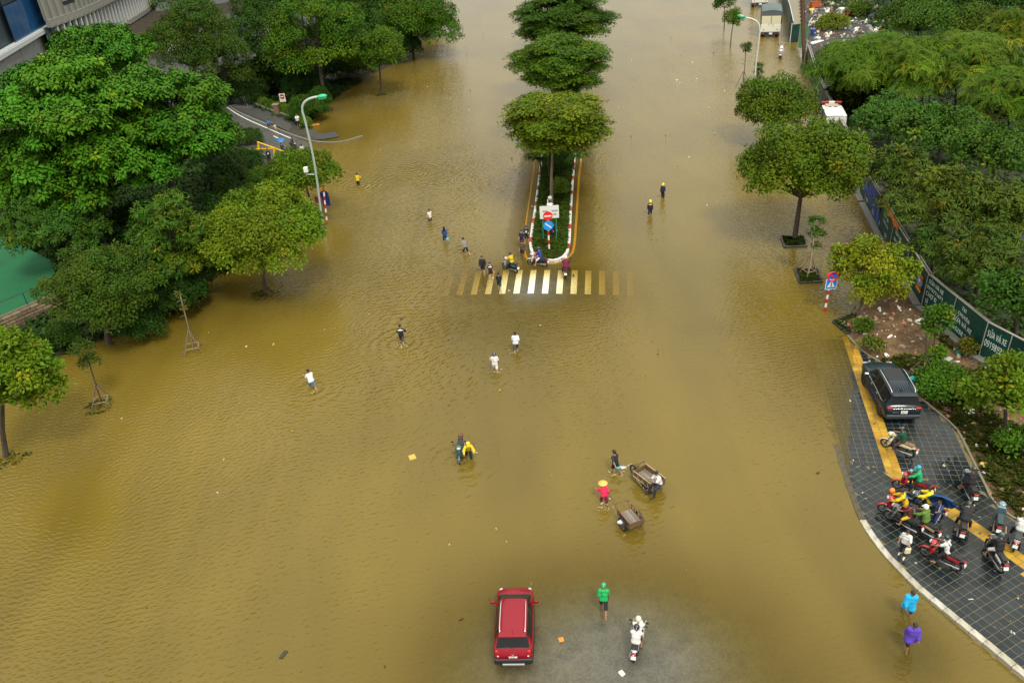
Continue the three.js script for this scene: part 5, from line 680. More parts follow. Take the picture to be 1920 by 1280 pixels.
// shell of a car from cross-sections along its length: [z, half width, underside, belt, half width of roof, top]
function car(o, st, paint, { screen, rear, roof0, roof1, pillars = [], wheels, R, tw = 0.2, glassRoof, wheelY = 0 }) {
  const half = ([z, w, yb, be, wt, yt]) => { const g = Math.max(0, yt - be); return [[0, yb], [w * 0.86, yb], [w * 0.965, yb + 0.07], [w, lerp(yb, be, 0.45)], [w * 0.995, lerp(yb, be, 0.75)], [w * 0.975, be - 0.025], [w * 0.95, be], [lerp(w * 0.94, wt, 0.5), be + g * 0.5], [wt, yt - Math.min(0.05, g * 0.4)], [wt * 0.9, yt - Math.min(0.012, g * 0.1)], [wt * 0.5, yt + 0.012], [0, yt + 0.018]].map(([x, y]) => V(x, y, z)); };
  const rows = st.map((s) => { const h = half(s), m = h.slice(0, -1).reverse().map((p) => V(-p.x, p.y, p.z)); return [...h, ...m]; }), n = rows[0].length;   // indices 0..11 right half, mirrored after
  const face = (i, j) => [rows[i][j], rows[i + 1][j], rows[i + 1][j + 1], rows[i][j + 1]];
  const mk = (pick, push = 0) => { const p = [], id = [], map = new Map(); const idx = (v) => { const k = v.toArray().map((a) => a.toFixed(4)).join(); if (!map.has(k)) { map.set(k, p.length / 3); p.push(v.x, v.y, v.z); } return map.get(k); }; for (let i = 0; i + 1 < rows.length; i++) for (let j = 0; j + 1 < n; j++) if (pick(i, j)) { const [a, b, c, d] = face(i, j).map(idx); id.push(a, b, c, a, c, d); } if (!id.length) return null; const g = new THREE.BufferGeometry(); g.setAttribute('position', new THREE.Float32BufferAttribute(p, 3)); g.setIndex(id); g.computeVertexNormals(); const q = toCreasedNormals(g, 0.6); return q; };
  const up = (j) => (j >= 6 && j <= 15), side = (j) => (j === 6 || j === 7 || j === 14 || j === 15), top = (j) => j >= 8 && j <= 13, cabin = (i) => i >= roof0 && i < roof1;
  part('body', mk((i, j) => !up(j) || (!cabin(i) && i !== screen && i !== rear)), paint, o);
  part('roof', mk((i, j) => cabin(i) && top(j)), paint, o);
  const gl = mk((i, j) => cabin(i) && side(j) && !pillars.includes(i) && j < 11), gl2 = mk((i, j) => cabin(i) && side(j) && !pillars.includes(i) && j > 11); part('side_window', gl, carGlass, o); part('side_window', gl2, carGlass, o);
  const pl = mk((i, j) => cabin(i) && side(j) && pillars.includes(i)); if (pl) part('pillar', pl, blackPlastic, o);
  part('windscreen', mk((i, j) => i === screen && j >= 7 && j <= 14), carGlass, o); part('rear_window', mk((i, j) => i === rear && j >= 8 && j <= 13), carGlass, o);
  part('pillar', mk((i, j) => (i === screen && (j === 6 || j === 15)) || (i === rear && side(j))), paint, o);
  for (const s of [0, st.length - 1]) { const g = new THREE.BufferGeometry(), ps = rows[s], p = [], id = []; const c = ps.reduce((a, b) => a.clone().add(b), V()).multiplyScalar(1 / ps.length); p.push(c.x, c.y, c.z + (s ? 0.02 : -0.02)); ps.forEach((q) => p.push(q.x, q.y, q.z)); for (let k = 1; k < ps.length; k++) id.push(0, k, k + 1); g.setAttribute('position', new THREE.Float32BufferAttribute(p, 3)); g.setIndex(id); g.computeVertexNormals(); part(s ? 'nose' : 'tail', [g], paint, o); }
  for (const [x, z] of wheels) { wheelInto(o, x, R + wheelY, z, R, tw); part('wheel_arch', [put(new THREE.CylinderGeometry(R * 1.16, R * 1.16, 0.05, 24), x + Math.sign(x) * (tw / 2 - 0.035), R + wheelY + 0.02, z, 0, 0, Math.PI / 2)], blackPlastic, o); }
  return rows;
}
const mid3 = (a, b) => a.clone().add(b).multiplyScalar(0.5);
{ // red hatchback
  const f = P(966, 1106, 0.85), r = P(963, 1233, 0.42), d = f.clone().sub(r).setY(0), yaw = Math.atan2(d.x, d.z), c = mid3(f, r).setY(-0.05).addScaledVector(d.clone().normalize(), 0.1);
  const o = thing('car', 'wine red hatchback with silver roof rails standing in the shallow flood', 'car', c, yaw), red = paintCar([0.22, 0.0, 0.010]);
  const st = [[-1.8, 0.6, 0.3, 0.72, 0.5, 0.75], [-1.74, 0.72, 0.27, 0.86, 0.6, 0.89], [-1.6, 0.79, 0.25, 0.99, 0.68, 1.03], [-1.24, 0.80, 0.24, 1.0, 0.57, 1.46], [-0.75, 0.81, 0.24, 0.99, 0.58, 1.51], [-0.1, 0.81, 0.24, 0.96, 0.585, 1.53], [0.12, 0.81, 0.24, 0.95, 0.58, 1.52], [0.5, 0.81, 0.24, 0.94, 0.56, 1.44], [1.12, 0.80, 0.25, 0.93, 0.66, 0.97], [1.45, 0.765, 0.27, 0.85, 0.58, 0.89], [1.66, 0.68, 0.29, 0.74, 0.48, 0.78], [1.78, 0.5, 0.32, 0.62, 0.34, 0.65]];
  const rail = [[-1.25, 0.52], [0.35, 0.525]];
  car(o, st, red, { screen: 7, rear: 2, roof0: 3, roof1: 7, pillars: [5], wheels: [[0.7, 1.08], [-0.7, 1.08], [0.7, -1.1], [-0.7, -1.1]], R: 0.29, tw: 0.18 });
  for (const s of [1, -1]) {
    part('roof_rail', [tube([[s * 0.50, 1.5, -1.2], [s * 0.515, 1.57, -1.1], [s * 0.52, 1.59, -0.4], [s * 0.515, 1.575, 0.2], [s * 0.505, 1.5, 0.36]], 0.022, 18, 6)], M([0.6, 0.6, 0.62], 0.25, { metalness: 0.7 }), o);
    part('tail_light', [rbox(0.17, 0.3, 0.12, 0.05, s * 0.64, 0.86, -1.7)], redLens, o); part('indicator', [rbox(0.1, 0.1, 0.06, 0.03, s * 0.6, 0.74, -1.76)], M([0.7, 0.62, 0.55], 0.2), o);
    part('mirror', [rbox(0.2, 0.13, 0.12, 0.045, s * 0.93, 0.99, 0.72), bar([s * 0.8, 0.95, 0.72], [s * 0.9, 0.98, 0.72], 0.03)], red, o);
    part('door_handle', [rbox(0.03, 0.03, 0.16, 0.01, s * 0.815, 0.82, 0.05)], red, o); part('door_handle', [rbox(0.03, 0.03, 0.16, 0.01, s * 0.815, 0.84, -0.75)], red, o);
    part('headlight', [put(new THREE.SphereGeometry(0.13, 12, 8).scale(0.8, 0.5, 1.5), s * 0.62, 0.76, 1.5)], clearLens, o);
    part('sill_trim', [rbox(0.04, 0.16, 1.5, 0.02, s * 0.81, 0.3, 0)], blackPlastic, o);
  }
  part('spoiler', [rbox(1.12, 0.05, 0.24, 0.02, 0, 1.475, -1.32)], red, o); part('bumper', [rbox(1.56, 0.3, 0.22, 0.08, 0, 0.47, -1.75)], blackPlastic, o); part('skid_plate', [rbox(0.9, 0.1, 0.06, 0.02, 0, 0.36, -1.87)], M([0.5, 0.5, 0.52], 0.3, { metalness: 0.6 }), o);
  part('license_plate', [box(0.34, 0.17, 0.02, 0, 0.68, -1.80)], plates[0], o); part('badge', [bar([0, 0.80, -1.78], [0.06, 0.87, -1.77], 0.012), bar([0, 0.80, -1.78], [-0.06, 0.87, -1.77], 0.012)], chrome, o); part('wiper', [bar([-0.05, 1.02, -1.64], [0.3, 1.1, -1.56], 0.012)], blackPlastic, o); part('antenna', [bar([0, 1.5, -1.1], [0, 1.66, -1.22], 0.01)], blackPlastic, o); part('cowl', [rbox(1.3, 0.04, 0.16, 0.015, 0, 0.96, 1.1)], blackPlastic, o);
}
{ // dark blue SUV on the pavement
  const a = P(1620, 718.75, 0.1), b = P(1650, 777, 0.1), d = a.clone().sub(b).setY(0).normalize(), yaw = Math.atan2(d.x, d.z), right = V(-d.z, 0, d.x); if (right.x < 0) right.negate();
  const c = mid3(a, b).addScaledVector(right, 0.86), gy = paveH(c.x, c.z) + 0.005, o = thing('car', 'dark blue-grey SUV with chrome rails parked across the yellow tiles', 'car', c.setY(gy), yaw), navy = paintCar([0.008, 0.018, 0.028]);
  const st = [[-2.4, 0.82, 0.4, 0.9, 0.68, 0.93], [-2.34, 0.89, 0.36, 1.04, 0.74, 1.08], [-2.22, 0.93, 0.33, 1.12, 0.80, 1.18], [-2.0, 0.94, 0.31, 1.14, 0.66, 1.70], [-1.6, 0.945, 0.3, 1.13, 0.68, 1.79], [-1.05, 0.945, 0.3, 1.12, 0.69, 1.82], [-0.9, 0.945, 0.3, 1.11, 0.69, 1.83], [-0.1, 0.945, 0.3, 1.1, 0.69, 1.84], [0.05, 0.945, 0.3, 1.1, 0.69, 1.83], [0.55, 0.945, 0.3, 1.09, 0.67, 1.76], [1.18, 0.94, 0.31, 1.12, 0.78, 1.17], [1.8, 0.93, 0.33, 1.08, 0.76, 1.13], [2.25, 0.88, 0.38, 0.98, 0.7, 1.03], [2.44, 0.76, 0.44, 0.8, 0.6, 0.84]];
  car(o, st, navy, { screen: 9, rear: 2, roof0: 3, roof1: 9, pillars: [5, 7], wheels: [[0.82, 1.5], [-0.82, 1.5], [0.82, -1.42], [-0.82, -1.42]], R: 0.38, tw: 0.24 });
  part('sunroof', [rbox(1.02, 0.03, 1.15, 0.012, 0, 1.845, -0.2)], carGlass, o); for (let i = -4; i <= 4; i++) part('roof_rib', [rbox(0.03, 0.02, 0.95, 0.008, i * 0.125, 1.836, -1.35)], navy, o);
  for (const s of [1, -1]) {
    part('roof_rail', [tube([[s * 0.6, 1.76, -1.85], [s * 0.625, 1.86, -1.7], [s * 0.64, 1.9, -0.8], [s * 0.635, 1.88, 0.2], [s * 0.615, 1.77, 0.5]], 0.028, 20, 6)], chrome, o);
    part('window_trim', [tube([[s * 0.925, 1.1, 0.85], [s * 0.93, 1.115, -0.5], [s * 0.93, 1.13, -1.75], [s * 0.83, 1.4, -1.9]], 0.014, 20, 5)], chrome, o);
    part('tail_light', [rbox(0.32, 0.15, 0.14, 0.05, s * 0.74, 1.05, -2.32)], M([0.28, 0.01, 0.014], 0.2), o); part('mirror', [rbox(0.24, 0.18, 0.14, 0.05, s * 1.06, 1.16, 0.86), bar([s * 0.93, 1.12, 0.86], [s * 1.02, 1.15, 0.86], 0.03)], s < 0 ? navy : chrome, o);
    for (const z of [-0.75, 0.2]) part('door_handle', [rbox(0.035, 0.035, 0.2, 0.012, s * 0.952, 0.98, z)], chrome, o); part('headlight', [rbox(0.34, 0.14, 0.2, 0.05, s * 0.66, 0.92, 2.3)], clearLens, o); part('running_board', [rbox(0.16, 0.06, 2.0, 0.02, s * 0.93, 0.36, 0)], blackPlastic, o); part('reflector', [rbox(0.2, 0.05, 0.03, 0.01, s * 0.66, 0.52, -2.44)], M([0.6, 0.6, 0.6], 0.2), o);
  }
  part('spoiler', [rbox(1.3, 0.05, 0.3, 0.02, 0, 1.755, -2.05)], navy, o); part('bumper', [rbox(1.78, 0.26, 0.2, 0.08, 0, 0.56, -2.38)], M([0.03, 0.04, 0.05], 0.5), o); part('license_plate', [box(0.34, 0.18, 0.02, 0, 0.88, -2.435)], plates[1], o); part('tailgate_trim', [rbox(1.2, 0.04, 0.03, 0.012, 0, 1.06, -2.38)], chrome, o); part('lettering', [box(0.34, 0.035, 0.015, 0.45, 0.86, -2.43)], chrome, o); part('antenna', [rbox(0.05, 0.07, 0.14, 0.02, 0.1, 1.86, -1.72)], blackPlastic, o); part('bonnet_crease', [rbox(0.03, 0.02, 0.9, 0.008, -0.5, 1.145, 1.7), rbox(0.03, 0.02, 0.9, 0.008, 0.5, 1.145, 1.7)], navy, o, { kind: 'stuff' }); part('wiper', [bar([0.0, 1.2, -2.2], [0.4, 1.28, -2.17], 0.013)], blackPlastic, o);
}
function van(label, px, to, h, paint, dims, extra, cat = 'van', name = 'van') {
  const c = P(...px), yaw = yawTo(px, to), o = thing(name, label, cat, c.setY(h), yaw), [W, H, L] = dims, w = W / 2, l = L / 2;
  const st = [[-l, w * 0.93, 0.4, 1.0, w * 0.86, H * 0.96], [-l + 0.05, w * 0.98, 0.36, 1.0, w * 0.9, H - 0.04], [-l + 0.3, w, 0.34, 1.05, w * 0.9, H], [-l + 1.9, w, 0.34, 1.05, w * 0.9, H], [l - 2.6, w, 0.34, 1.05, w * 0.9, H], [l - 1.7, w, 0.34, 1.05, w * 0.88, H - 0.06], [l - 0.75, w * 0.97, 0.36, 1.1, w * 0.84, 1.22], [l - 0.2, w * 0.9, 0.4, 0.9, w * 0.7, 0.98], [l, w * 0.75, 0.45, 0.7, w * 0.6, 0.75]];
  car(o, st, paint, { screen: 5, rear: 0, roof0: 1, roof1: 5, pillars: [1, 3], wheels: [[w - 0.13, l - 1.0], [-w + 0.13, l - 1.0], [w - 0.13, -l + 1.0], [-w + 0.13, -l + 1.0]], R: 0.34, tw: 0.2 }); extra?.(o, W, H, L); return o;
}
van('white ambulance with a red and white light bar on its roof', [1556, 246], [1539, 205], -0.1, paintCar([0.82, 0.82, 0.78]), [1.95, 2.35, 5.4], (o, W, H, L) => {
  part('light_bar', [put(new THREE.CylinderGeometry(0.14, 0.14, 0.62, 12), 0.56, H + 0.14, 1.15, 0, 0, Math.PI / 2), put(new THREE.CylinderGeometry(0.14, 0.14, 0.62, 12), -0.56, H + 0.14, 1.15, 0, 0, Math.PI / 2)], M([0.28, 0.015, 0.02], 0.25), o, { kind: 'stuff' }); part('siren', [rbox(0.52, 0.24, 0.26, 0.04, 0, H + 0.13, 1.15)], whiteGloss, o); part('roof_unit', [rbox(1.15, 0.12, 0.62, 0.05, 0.05, H + 0.06, 0.55)], M([0.42, 0.38, 0.27], 0.6), o); part('roof_vent', [rbox(1.0, 0.14, 0.5, 0.03, 0.1, H + 0.06, -0.45)], whiteGloss, o);
  for (const x of [-0.15, 0.35]) part('vent_slot', [box(0.32, 0.03, 0.1, x, H + 0.14, -0.35)], blackPlastic, o); part('stripe', [box(0.02, 0.22, L * 0.75, -W / 2 - 0.012, 1.0, -0.2), box(0.02, 0.22, L * 0.75, W / 2 + 0.012, 1.0, -0.2)], M([0.55, 0.02, 0.03], 0.4), o, { kind: 'stuff' });
}, 'ambulance', 'ambulance').scale.setScalar(1.15);
van('dark car parked among the trees by the car park', [510, 108], [506, 80], 0.43, paintCar([0.01, 0.014, 0.035]), [1.8, 1.55, 4.5], (o) => { part('license_plate', [box(0.36, 0.15, 0.02, 0, 0.8, -2.28)], plateMat, o); for (const s of [1, -1]) part('tail_light', [rbox(0.25, 0.12, 0.06, 0.02, s * 0.65, 0.95, -2.26)], redLens, o); part('bumper', [rbox(1.6, 0.1, 0.06, 0.02, 0, 0.62, -2.28)], chrome, o); }, 'car', 'car');
van('white minibus half hidden by trees behind the dark parked car', [508, 70], [504, 40], 0.43, paintCar([0.75, 0.77, 0.76]), [2.0, 2.3, 5.6], (o) => { for (const s of [1, -1]) part('tail_light', [rbox(0.1, 0.4, 0.06, 0.02, s * 0.85, 1.1, -2.8)], redLens, o); }, 'minibus', 'minibus');
function lorry(label, px, to, boxM, tarpM) {
  const c = P(...px), o = thing('lorry', label, 'lorry', c.setY(-0.3), yawTo(px, to)), W = 2.0, L = 4.3, y0 = 0.75, r = rng(px[0]);
  part('chassis', [box(0.9, 0.2, 6.2, 0, 0.58, 0.9), rbox(1.9, 0.12, 0.14, 0.03, 0, 0.5, -2.25)], darkMetal, o); part('load_bed', [box(W, 0.12, L, 0, y0, 0), box(0.06, 0.75, L, W / 2, y0 + 0.4, 0), box(0.06, 0.75, L, -W / 2, y0 + 0.4, 0)], boxM, o); part('tailboard', [rbox(W, 0.78, 0.07, 0.02, 0, y0 + 0.4, -L / 2 - 0.02)], M([0.75, 0.74, 0.64], 0.5), o);
  for (const s of [1, -1]) part('rear_door', [rbox(W / 2 - 0.05, 0.8, 0.05, 0.02, s * W / 4, y0 + 1.2, -L / 2 - 0.01)], M([0.66, 0.62, 0.42], 0.5), o);
  const g = new THREE.PlaneGeometry(2 * 1.35 + W, L + 0.1, 40, 20), p = g.attributes.position; for (let i = 0; i < p.count; i++) { const s = p.getX(i), z = p.getY(i), a = Math.abs(s), h = W / 2; let x, y; if (a < h) { x = s; y = y0 + 2.05 + 0.12 * Math.cos(s / h * 1.5) + 0.05 * Math.sin(z * 4.3) * Math.cos(s * 2); } else { x = Math.sign(s) * (h + 0.04 + 0.03 * Math.sin(z * 5 + a * 3)); y = y0 + 2.05 - (a - h); } p.setXYZ(i, x, y, z + 0.05); } g.computeVertexNormals(); part('tarpaulin', [g], tarpM, o); part('tarpaulin_back', [box(W, 0.5, 0.04, 0, y0 + 1.82, -L / 2)], tarpM, o);
  part('rope', [-1.4, -0.2, 1].map((z) => box(W + 0.1, 0.02, 0.03, 0, y0 + 2.2, z)), M([0.1, 0.25, 0.2], 0.7), o, { kind: 'stuff' });
  part('cab', [rbox(1.85, 1.7, 1.6, 0.15, 0, 1.35, L / 2 + 0.95)], M([0.6, 0.62, 0.62], 0.35), o); part('windscreen', [rbox(1.6, 0.65, 0.06, 0.03, 0, 1.75, L / 2 + 1.75)], carGlass, o);
  for (const s of [1, -1]) { part('tail_light', [rbox(0.22, 0.12, 0.06, 0.02, s * 0.8, 0.6, -2.34)], redLens, o); wheelInto(o, s * 0.8, 0.4, -1.3, 0.4, 0.3); wheelInto(o, s * 0.8, 0.4, L / 2 + 0.9, 0.4, 0.26); part('hinge', [rbox(0.1, 0.06, 0.04, 0.01, s * 0.2, y0 + 0.72, -L / 2 - 0.07), rbox(0.1, 0.06, 0.04, 0.01, s * 0.7, y0 + 0.25, -L / 2 - 0.07)], blackPlastic, o, { kind: 'stuff' }); }
  part('license_plate', [box(0.34, 0.2, 0.02, -0.05, 0.62, -2.36)], plateMat, o); o.scale.setScalar(1.5); return o;
}
lorry('cream-backed lorry with a grey tarpaulin over its load, by the hoarding', [1443, 62], [1439, 10], M([0.55, 0.54, 0.46], 0.5), M([0.09, 0.11, 0.12], 0.55));
lorry('lorry cut by the top edge of the photo, in front of the cream-backed one', [1424, 8], [1420, -30], M([0.3, 0.4, 0.4], 0.5), M([0.1, 0.22, 0.24], 0.55));

// ---------- motorbikes ----------
const bikeCache = {};
function bikeGeo() {
  if (bikeCache.fork) return bikeCache;
  const arc = (R, w, a0, a1, z, y) => { const g = new THREE.CylinderGeometry(R, R, w, 14, 1, true, a0, a1 - a0); return put(g.rotateZ(Math.PI / 2), 0, y, z); };
  Object.assign(bikeCache, {
    fork: merge([bar([0.08, 0.28, 0.64], [0.06, 0.9, 0.4], 0.022), bar([-0.08, 0.28, 0.64], [-0.06, 0.9, 0.4], 0.022)]),
    fender: merge([lathe([[0.29, -0.06], [0.315, -0.035], [0.32, 0], [0.315, 0.035], [0.29, 0.06]], 20).rotateZ(Math.PI / 2).translate(0, 0.28, 0.64)].map((g) => { const p = g.attributes.position, id = [...g.index.array], keep = []; for (let i = 0; i < id.length; i += 3) { const y = (p.getY(id[i]) + p.getY(id[i + 1]) + p.getY(id[i + 2])) / 3, z = (p.getZ(id[i]) + p.getZ(id[i + 1]) + p.getZ(id[i + 2])) / 3; if (y > 0.34 && z > 0.42) keep.push(id[i], id[i + 1], id[i + 2]); } g.setIndex(keep); return g; })),
    shield: merge([extrude([[-0.06, 0.3], [-0.2, 0.42], [-0.22, 0.72], [-0.13, 0.93], [0.13, 0.93], [0.22, 0.72], [0.2, 0.42], [0.06, 0.3]], 0.05, 0.025, 0, 0, 0).rotateX(-0.28).translate(0, 0.05, 0.5), rbox(0.16, 0.34, 0.14, 0.05, 0, 0.66, 0.47)]),
    cowl: merge([put(new THREE.SphereGeometry(0.15, 14, 10).scale(1.15, 0.75, 1), 0, 0.99, 0.42)]),
    headlight: put(new THREE.SphereGeometry(0.1, 12, 8).scale(1.2, 0.75, 0.8), 0, 0.99, 0.54),
    bars: merge([tube([[-0.36, 1.02, 0.26], [-0.2, 1.04, 0.34], [0, 1.02, 0.38], [0.2, 1.04, 0.34], [0.36, 1.02, 0.26]], 0.017, 14, 6), bar([0.36, 1.02, 0.26], [0.25, 1.03, 0.31], 0.024), bar([-0.36, 1.02, 0.26], [-0.25, 1.03, 0.31], 0.024)]),
    mirror: (s) => merge([bar([s * 0.24, 1.04, 0.32], [s * 0.32, 1.24, 0.28], 0.01), put(new THREE.SphereGeometry(0.07, 10, 8).scale(1.1, 0.75, 0.25), s * 0.34, 1.26, 0.27)]),
    rear: merge([rbox(0.28, 0.26, 0.78, 0.1, 0, 0.62, -0.42).applyMatrix4(new THREE.Matrix4().makeRotationX(0.1)), put(new THREE.ConeGeometry(0.12, 0.34, 8).scale(1, 1, 0.6), 0, 0.72, -0.9, -1.35)]),
    floor: merge([rbox(0.24, 0.12, 0.46, 0.04, 0, 0.3, 0.16), rbox(0.16, 0.18, 0.5, 0.05, 0, 0.42, 0.2)]),
    engine: merge([rbox(0.26, 0.24, 0.4, 0.06, 0, 0.34, -0.28), bar([0.09, 0.28, -0.62], [0.08, 0.4, -0.1], 0.03), bar([-0.09, 0.28, -0.62], [-0.08, 0.4, -0.1], 0.03), bar([0.1, 0.3, -0.62], [0.1, 0.6, -0.55], 0.025), bar([-0.1, 0.3, -0.62], [-0.1, 0.6, -0.55], 0.025), bar([-0.06, 0.3, 0.0], [-0.22, -0.0, -0.05], 0.012)]),
    seat: merge([rbox(0.27, 0.1, 0.72, 0.045, 0, 0.79, -0.38), rbox(0.24, 0.07, 0.3, 0.03, 0, 0.835, -0.62)]),
    rack: tube([[0.12, 0.8, -0.7], [0.13, 0.85, -0.9], [0, 0.86, -0.96], [-0.13, 0.85, -0.9], [-0.12, 0.8, -0.7]], 0.014, 14, 5),
    tail: rbox(0.2, 0.09, 0.08, 0.03, 0, 0.72, -0.93), plateBar: bar([0, 0.66, -0.85], [0, 0.5, -0.94], 0.02, 0.02, 5), plate: put(new THREE.BoxGeometry(0.2, 0.16, 0.012), 0, 0.56, -0.965, 0.35),
    exhaust: merge([bar([0.16, 0.3, -0.25], [0.17, 0.36, -0.82], 0.035, 0.05, 10), bar([0.12, 0.28, 0.0], [0.16, 0.3, -0.25], 0.02)]), hugger: put(new THREE.BoxGeometry(0.12, 0.02, 0.3), 0, 0.56, -0.78, 0.5),
    panelL: merge([rbox(0.03, 0.12, 0.5, 0.012, 0.155, 0.66, -0.5), rbox(0.03, 0.12, 0.5, 0.012, -0.155, 0.66, -0.5)]),
  }); return bikeCache;
}
function motorbike(label, at, yaw, { body, accent = null, seat = [0.02, 0.02, 0.022], front = null, lean = 0, mirrors = true, group }) {
  const g = bikeGeo(), o = thing('motorbike', label, 'motorbike', at, yaw, group), b = M(body, 0.3, { clearcoat: 0.8 }), f = front ? M(front, 0.3, { clearcoat: 0.8 }) : b;
  o.rotation.order = 'YXZ'; o.rotation.z = lean; wheelInto(o, 0, 0.28, 0.64, 0.28, 0.09, 'bike'); wheelInto(o, 0, 0.28, -0.62, 0.28, 0.1, 'bike');
  part('fork', g.fork, darkMetal, o); part('front_fender', g.fender, f, o); part('leg_shield', g.shield, f, o); part('cowl', g.cowl, f, o); part('headlight', g.headlight, clearLens, o); part('handlebar', g.bars, blackPlastic, o); part('rear_body', g.rear, b, o); part('floorboard', g.floor, blackPlastic, o); part('engine', g.engine, darkMetal, o); part('seat', g.seat, M(seat, 0.55), o); part('grab_rail', g.rack, darkMetal, o); part('tail_light', g.tail, redLens, o); part('plate_holder', g.plateBar, blackPlastic, o); part('license_plate', g.plate, plateMat, o); part('exhaust', g.exhaust, steel, o); part('rear_fender', g.hugger, blackPlastic, o);
  if (accent) part('side_panel', g.panelL, M(accent, 0.3), o); if (mirrors) for (const s of [1, -1]) part('mirror', g.mirror(s), blackPlastic, o); return o;
}
// ---------- handcarts ----------
const rust = new THREE.MeshPhysicalMaterial({ color: lin(0.22, 0.12, 0.06), roughness: 0.8, map: tileTex }), boards = [[0.36, 0.31, 0.25], [0.3, 0.24, 0.18], [0.42, 0.37, 0.3]].map((c) => new THREE.MeshPhysicalMaterial({ color: lin(...c), roughness: 0.8, map: barkTex }));
function handcart(label, a, b, W, h, long) {
  const A = P(...a, h), B = P(...b, h), d = B.clone().sub(A).setY(0), L = d.length(), yaw = Math.atan2(d.x, d.z), o = thing('handcart', label, 'handcart', mid3(A, B).setY(-0.1), yaw), y = h + 0.1;
  const n = 7; for (let i = 0; i < n; i++) part('floor_board', [box(W / n - 0.012, 0.04, L, (i - (n - 1) / 2) * W / n, y - 0.02, 0)], boards[i % 3], o);
  const sh = long ? 0.34 : 0.3, tubeM = long ? M([0.36, 0.3, 0.16], 0.55) : rust;
  for (const s of [1, -1]) { part('side_rail', [bar([s * W / 2, y + sh, -L / 2], [s * W / 2, y + sh, L / 2], 0.028), bar([s * W / 2, y, -L / 2], [s * W / 2, y, L / 2], 0.03)], tubeM, o); for (let i = 0; i <= 4; i++) part('upright', [bar([s * W / 2, y - 0.02, -L / 2 + i * L / 4], [s * W / 2, y + sh, -L / 2 + i * L / 4], 0.022)], tubeM, o); if (long || s > 0) part('side_board', [box(0.02, sh - 0.06, L - 0.08, s * (W / 2 - 0.03), y + sh / 2, 0)], rust, o);
    if (long) part('brace', [bar([s * W / 2, y, L / 2 - 0.1], [s * W / 2, y - 0.36, -L * 0.1], 0.022), bar([s * W / 2, y - 0.36, -L * 0.1], [s * W / 2, y, -L / 2 + 0.1], 0.022)], tubeM, o); wheelInto(o, s * (W / 2 + (long ? -0.02 : 0.09)), y - (long ? 0.22 : 0.12), long ? -L * 0.16 : -0.05, long ? 0.3 : 0.36, 0.08, 'bike'); }
  part('axle', [bar([-W / 2 - 0.1, y - 0.18, long ? -L * 0.16 : -0.05], [W / 2 + 0.1, y - 0.18, long ? -L * 0.16 : -0.05], 0.03)], darkMetal, o); part('end_board', [box(W, sh, 0.03, 0, y + sh / 2, -L / 2)], rust, o); if (long) part('end_board', [box(W, sh * 0.8, 0.03, 0, y + sh / 2, L / 2)], rust, o);
  if (long) { wheelInto(o, 0, y - 0.12, L / 2 + 0.42, 0.3, 0.08, 'bike'); part('fork', [bar([0.08, y - 0.12, L / 2 + 0.42], [0.1, y + 0.3, L / 2 + 0.12], 0.025), bar([-0.08, y - 0.12, L / 2 + 0.42], [-0.1, y + 0.3, L / 2 + 0.12], 0.025), tube([[0.4, y + 0.5, L / 2 + 0.02], [0.1, y + 0.42, L / 2 + 0.14], [-0.1, y + 0.42, L / 2 + 0.14], [-0.4, y + 0.5, L / 2 + 0.02]], 0.02, 12, 6)], darkMetal, o); }
  else for (const s of [1, -1]) part('shaft', [bar([s * W * 0.4, y + 0.05, L / 2], [s * W * 0.5, y + (s > 0 ? 0.75 : 0.2), L / 2 + (s > 0 ? 0.85 : 0.35)], 0.028)], rust, o); if (!long) part('crossbar', [bar([-W * 0.6, y + 0.26, L / 2 + 0.3], [W * 0.55, y + 0.34, L / 2 + 0.36], 0.022)], rust, o);
  return o;
}
const cart1 = handcart('long three-wheeled handcart of old boards with a seated man in it', [1236, 913], [1199, 885], 0.86, 0.42, true), cart2 = handcart('small rusty two-wheeled handcart standing empty in the flood', [1194, 986], [1171, 958], 0.78, 0.45, false);

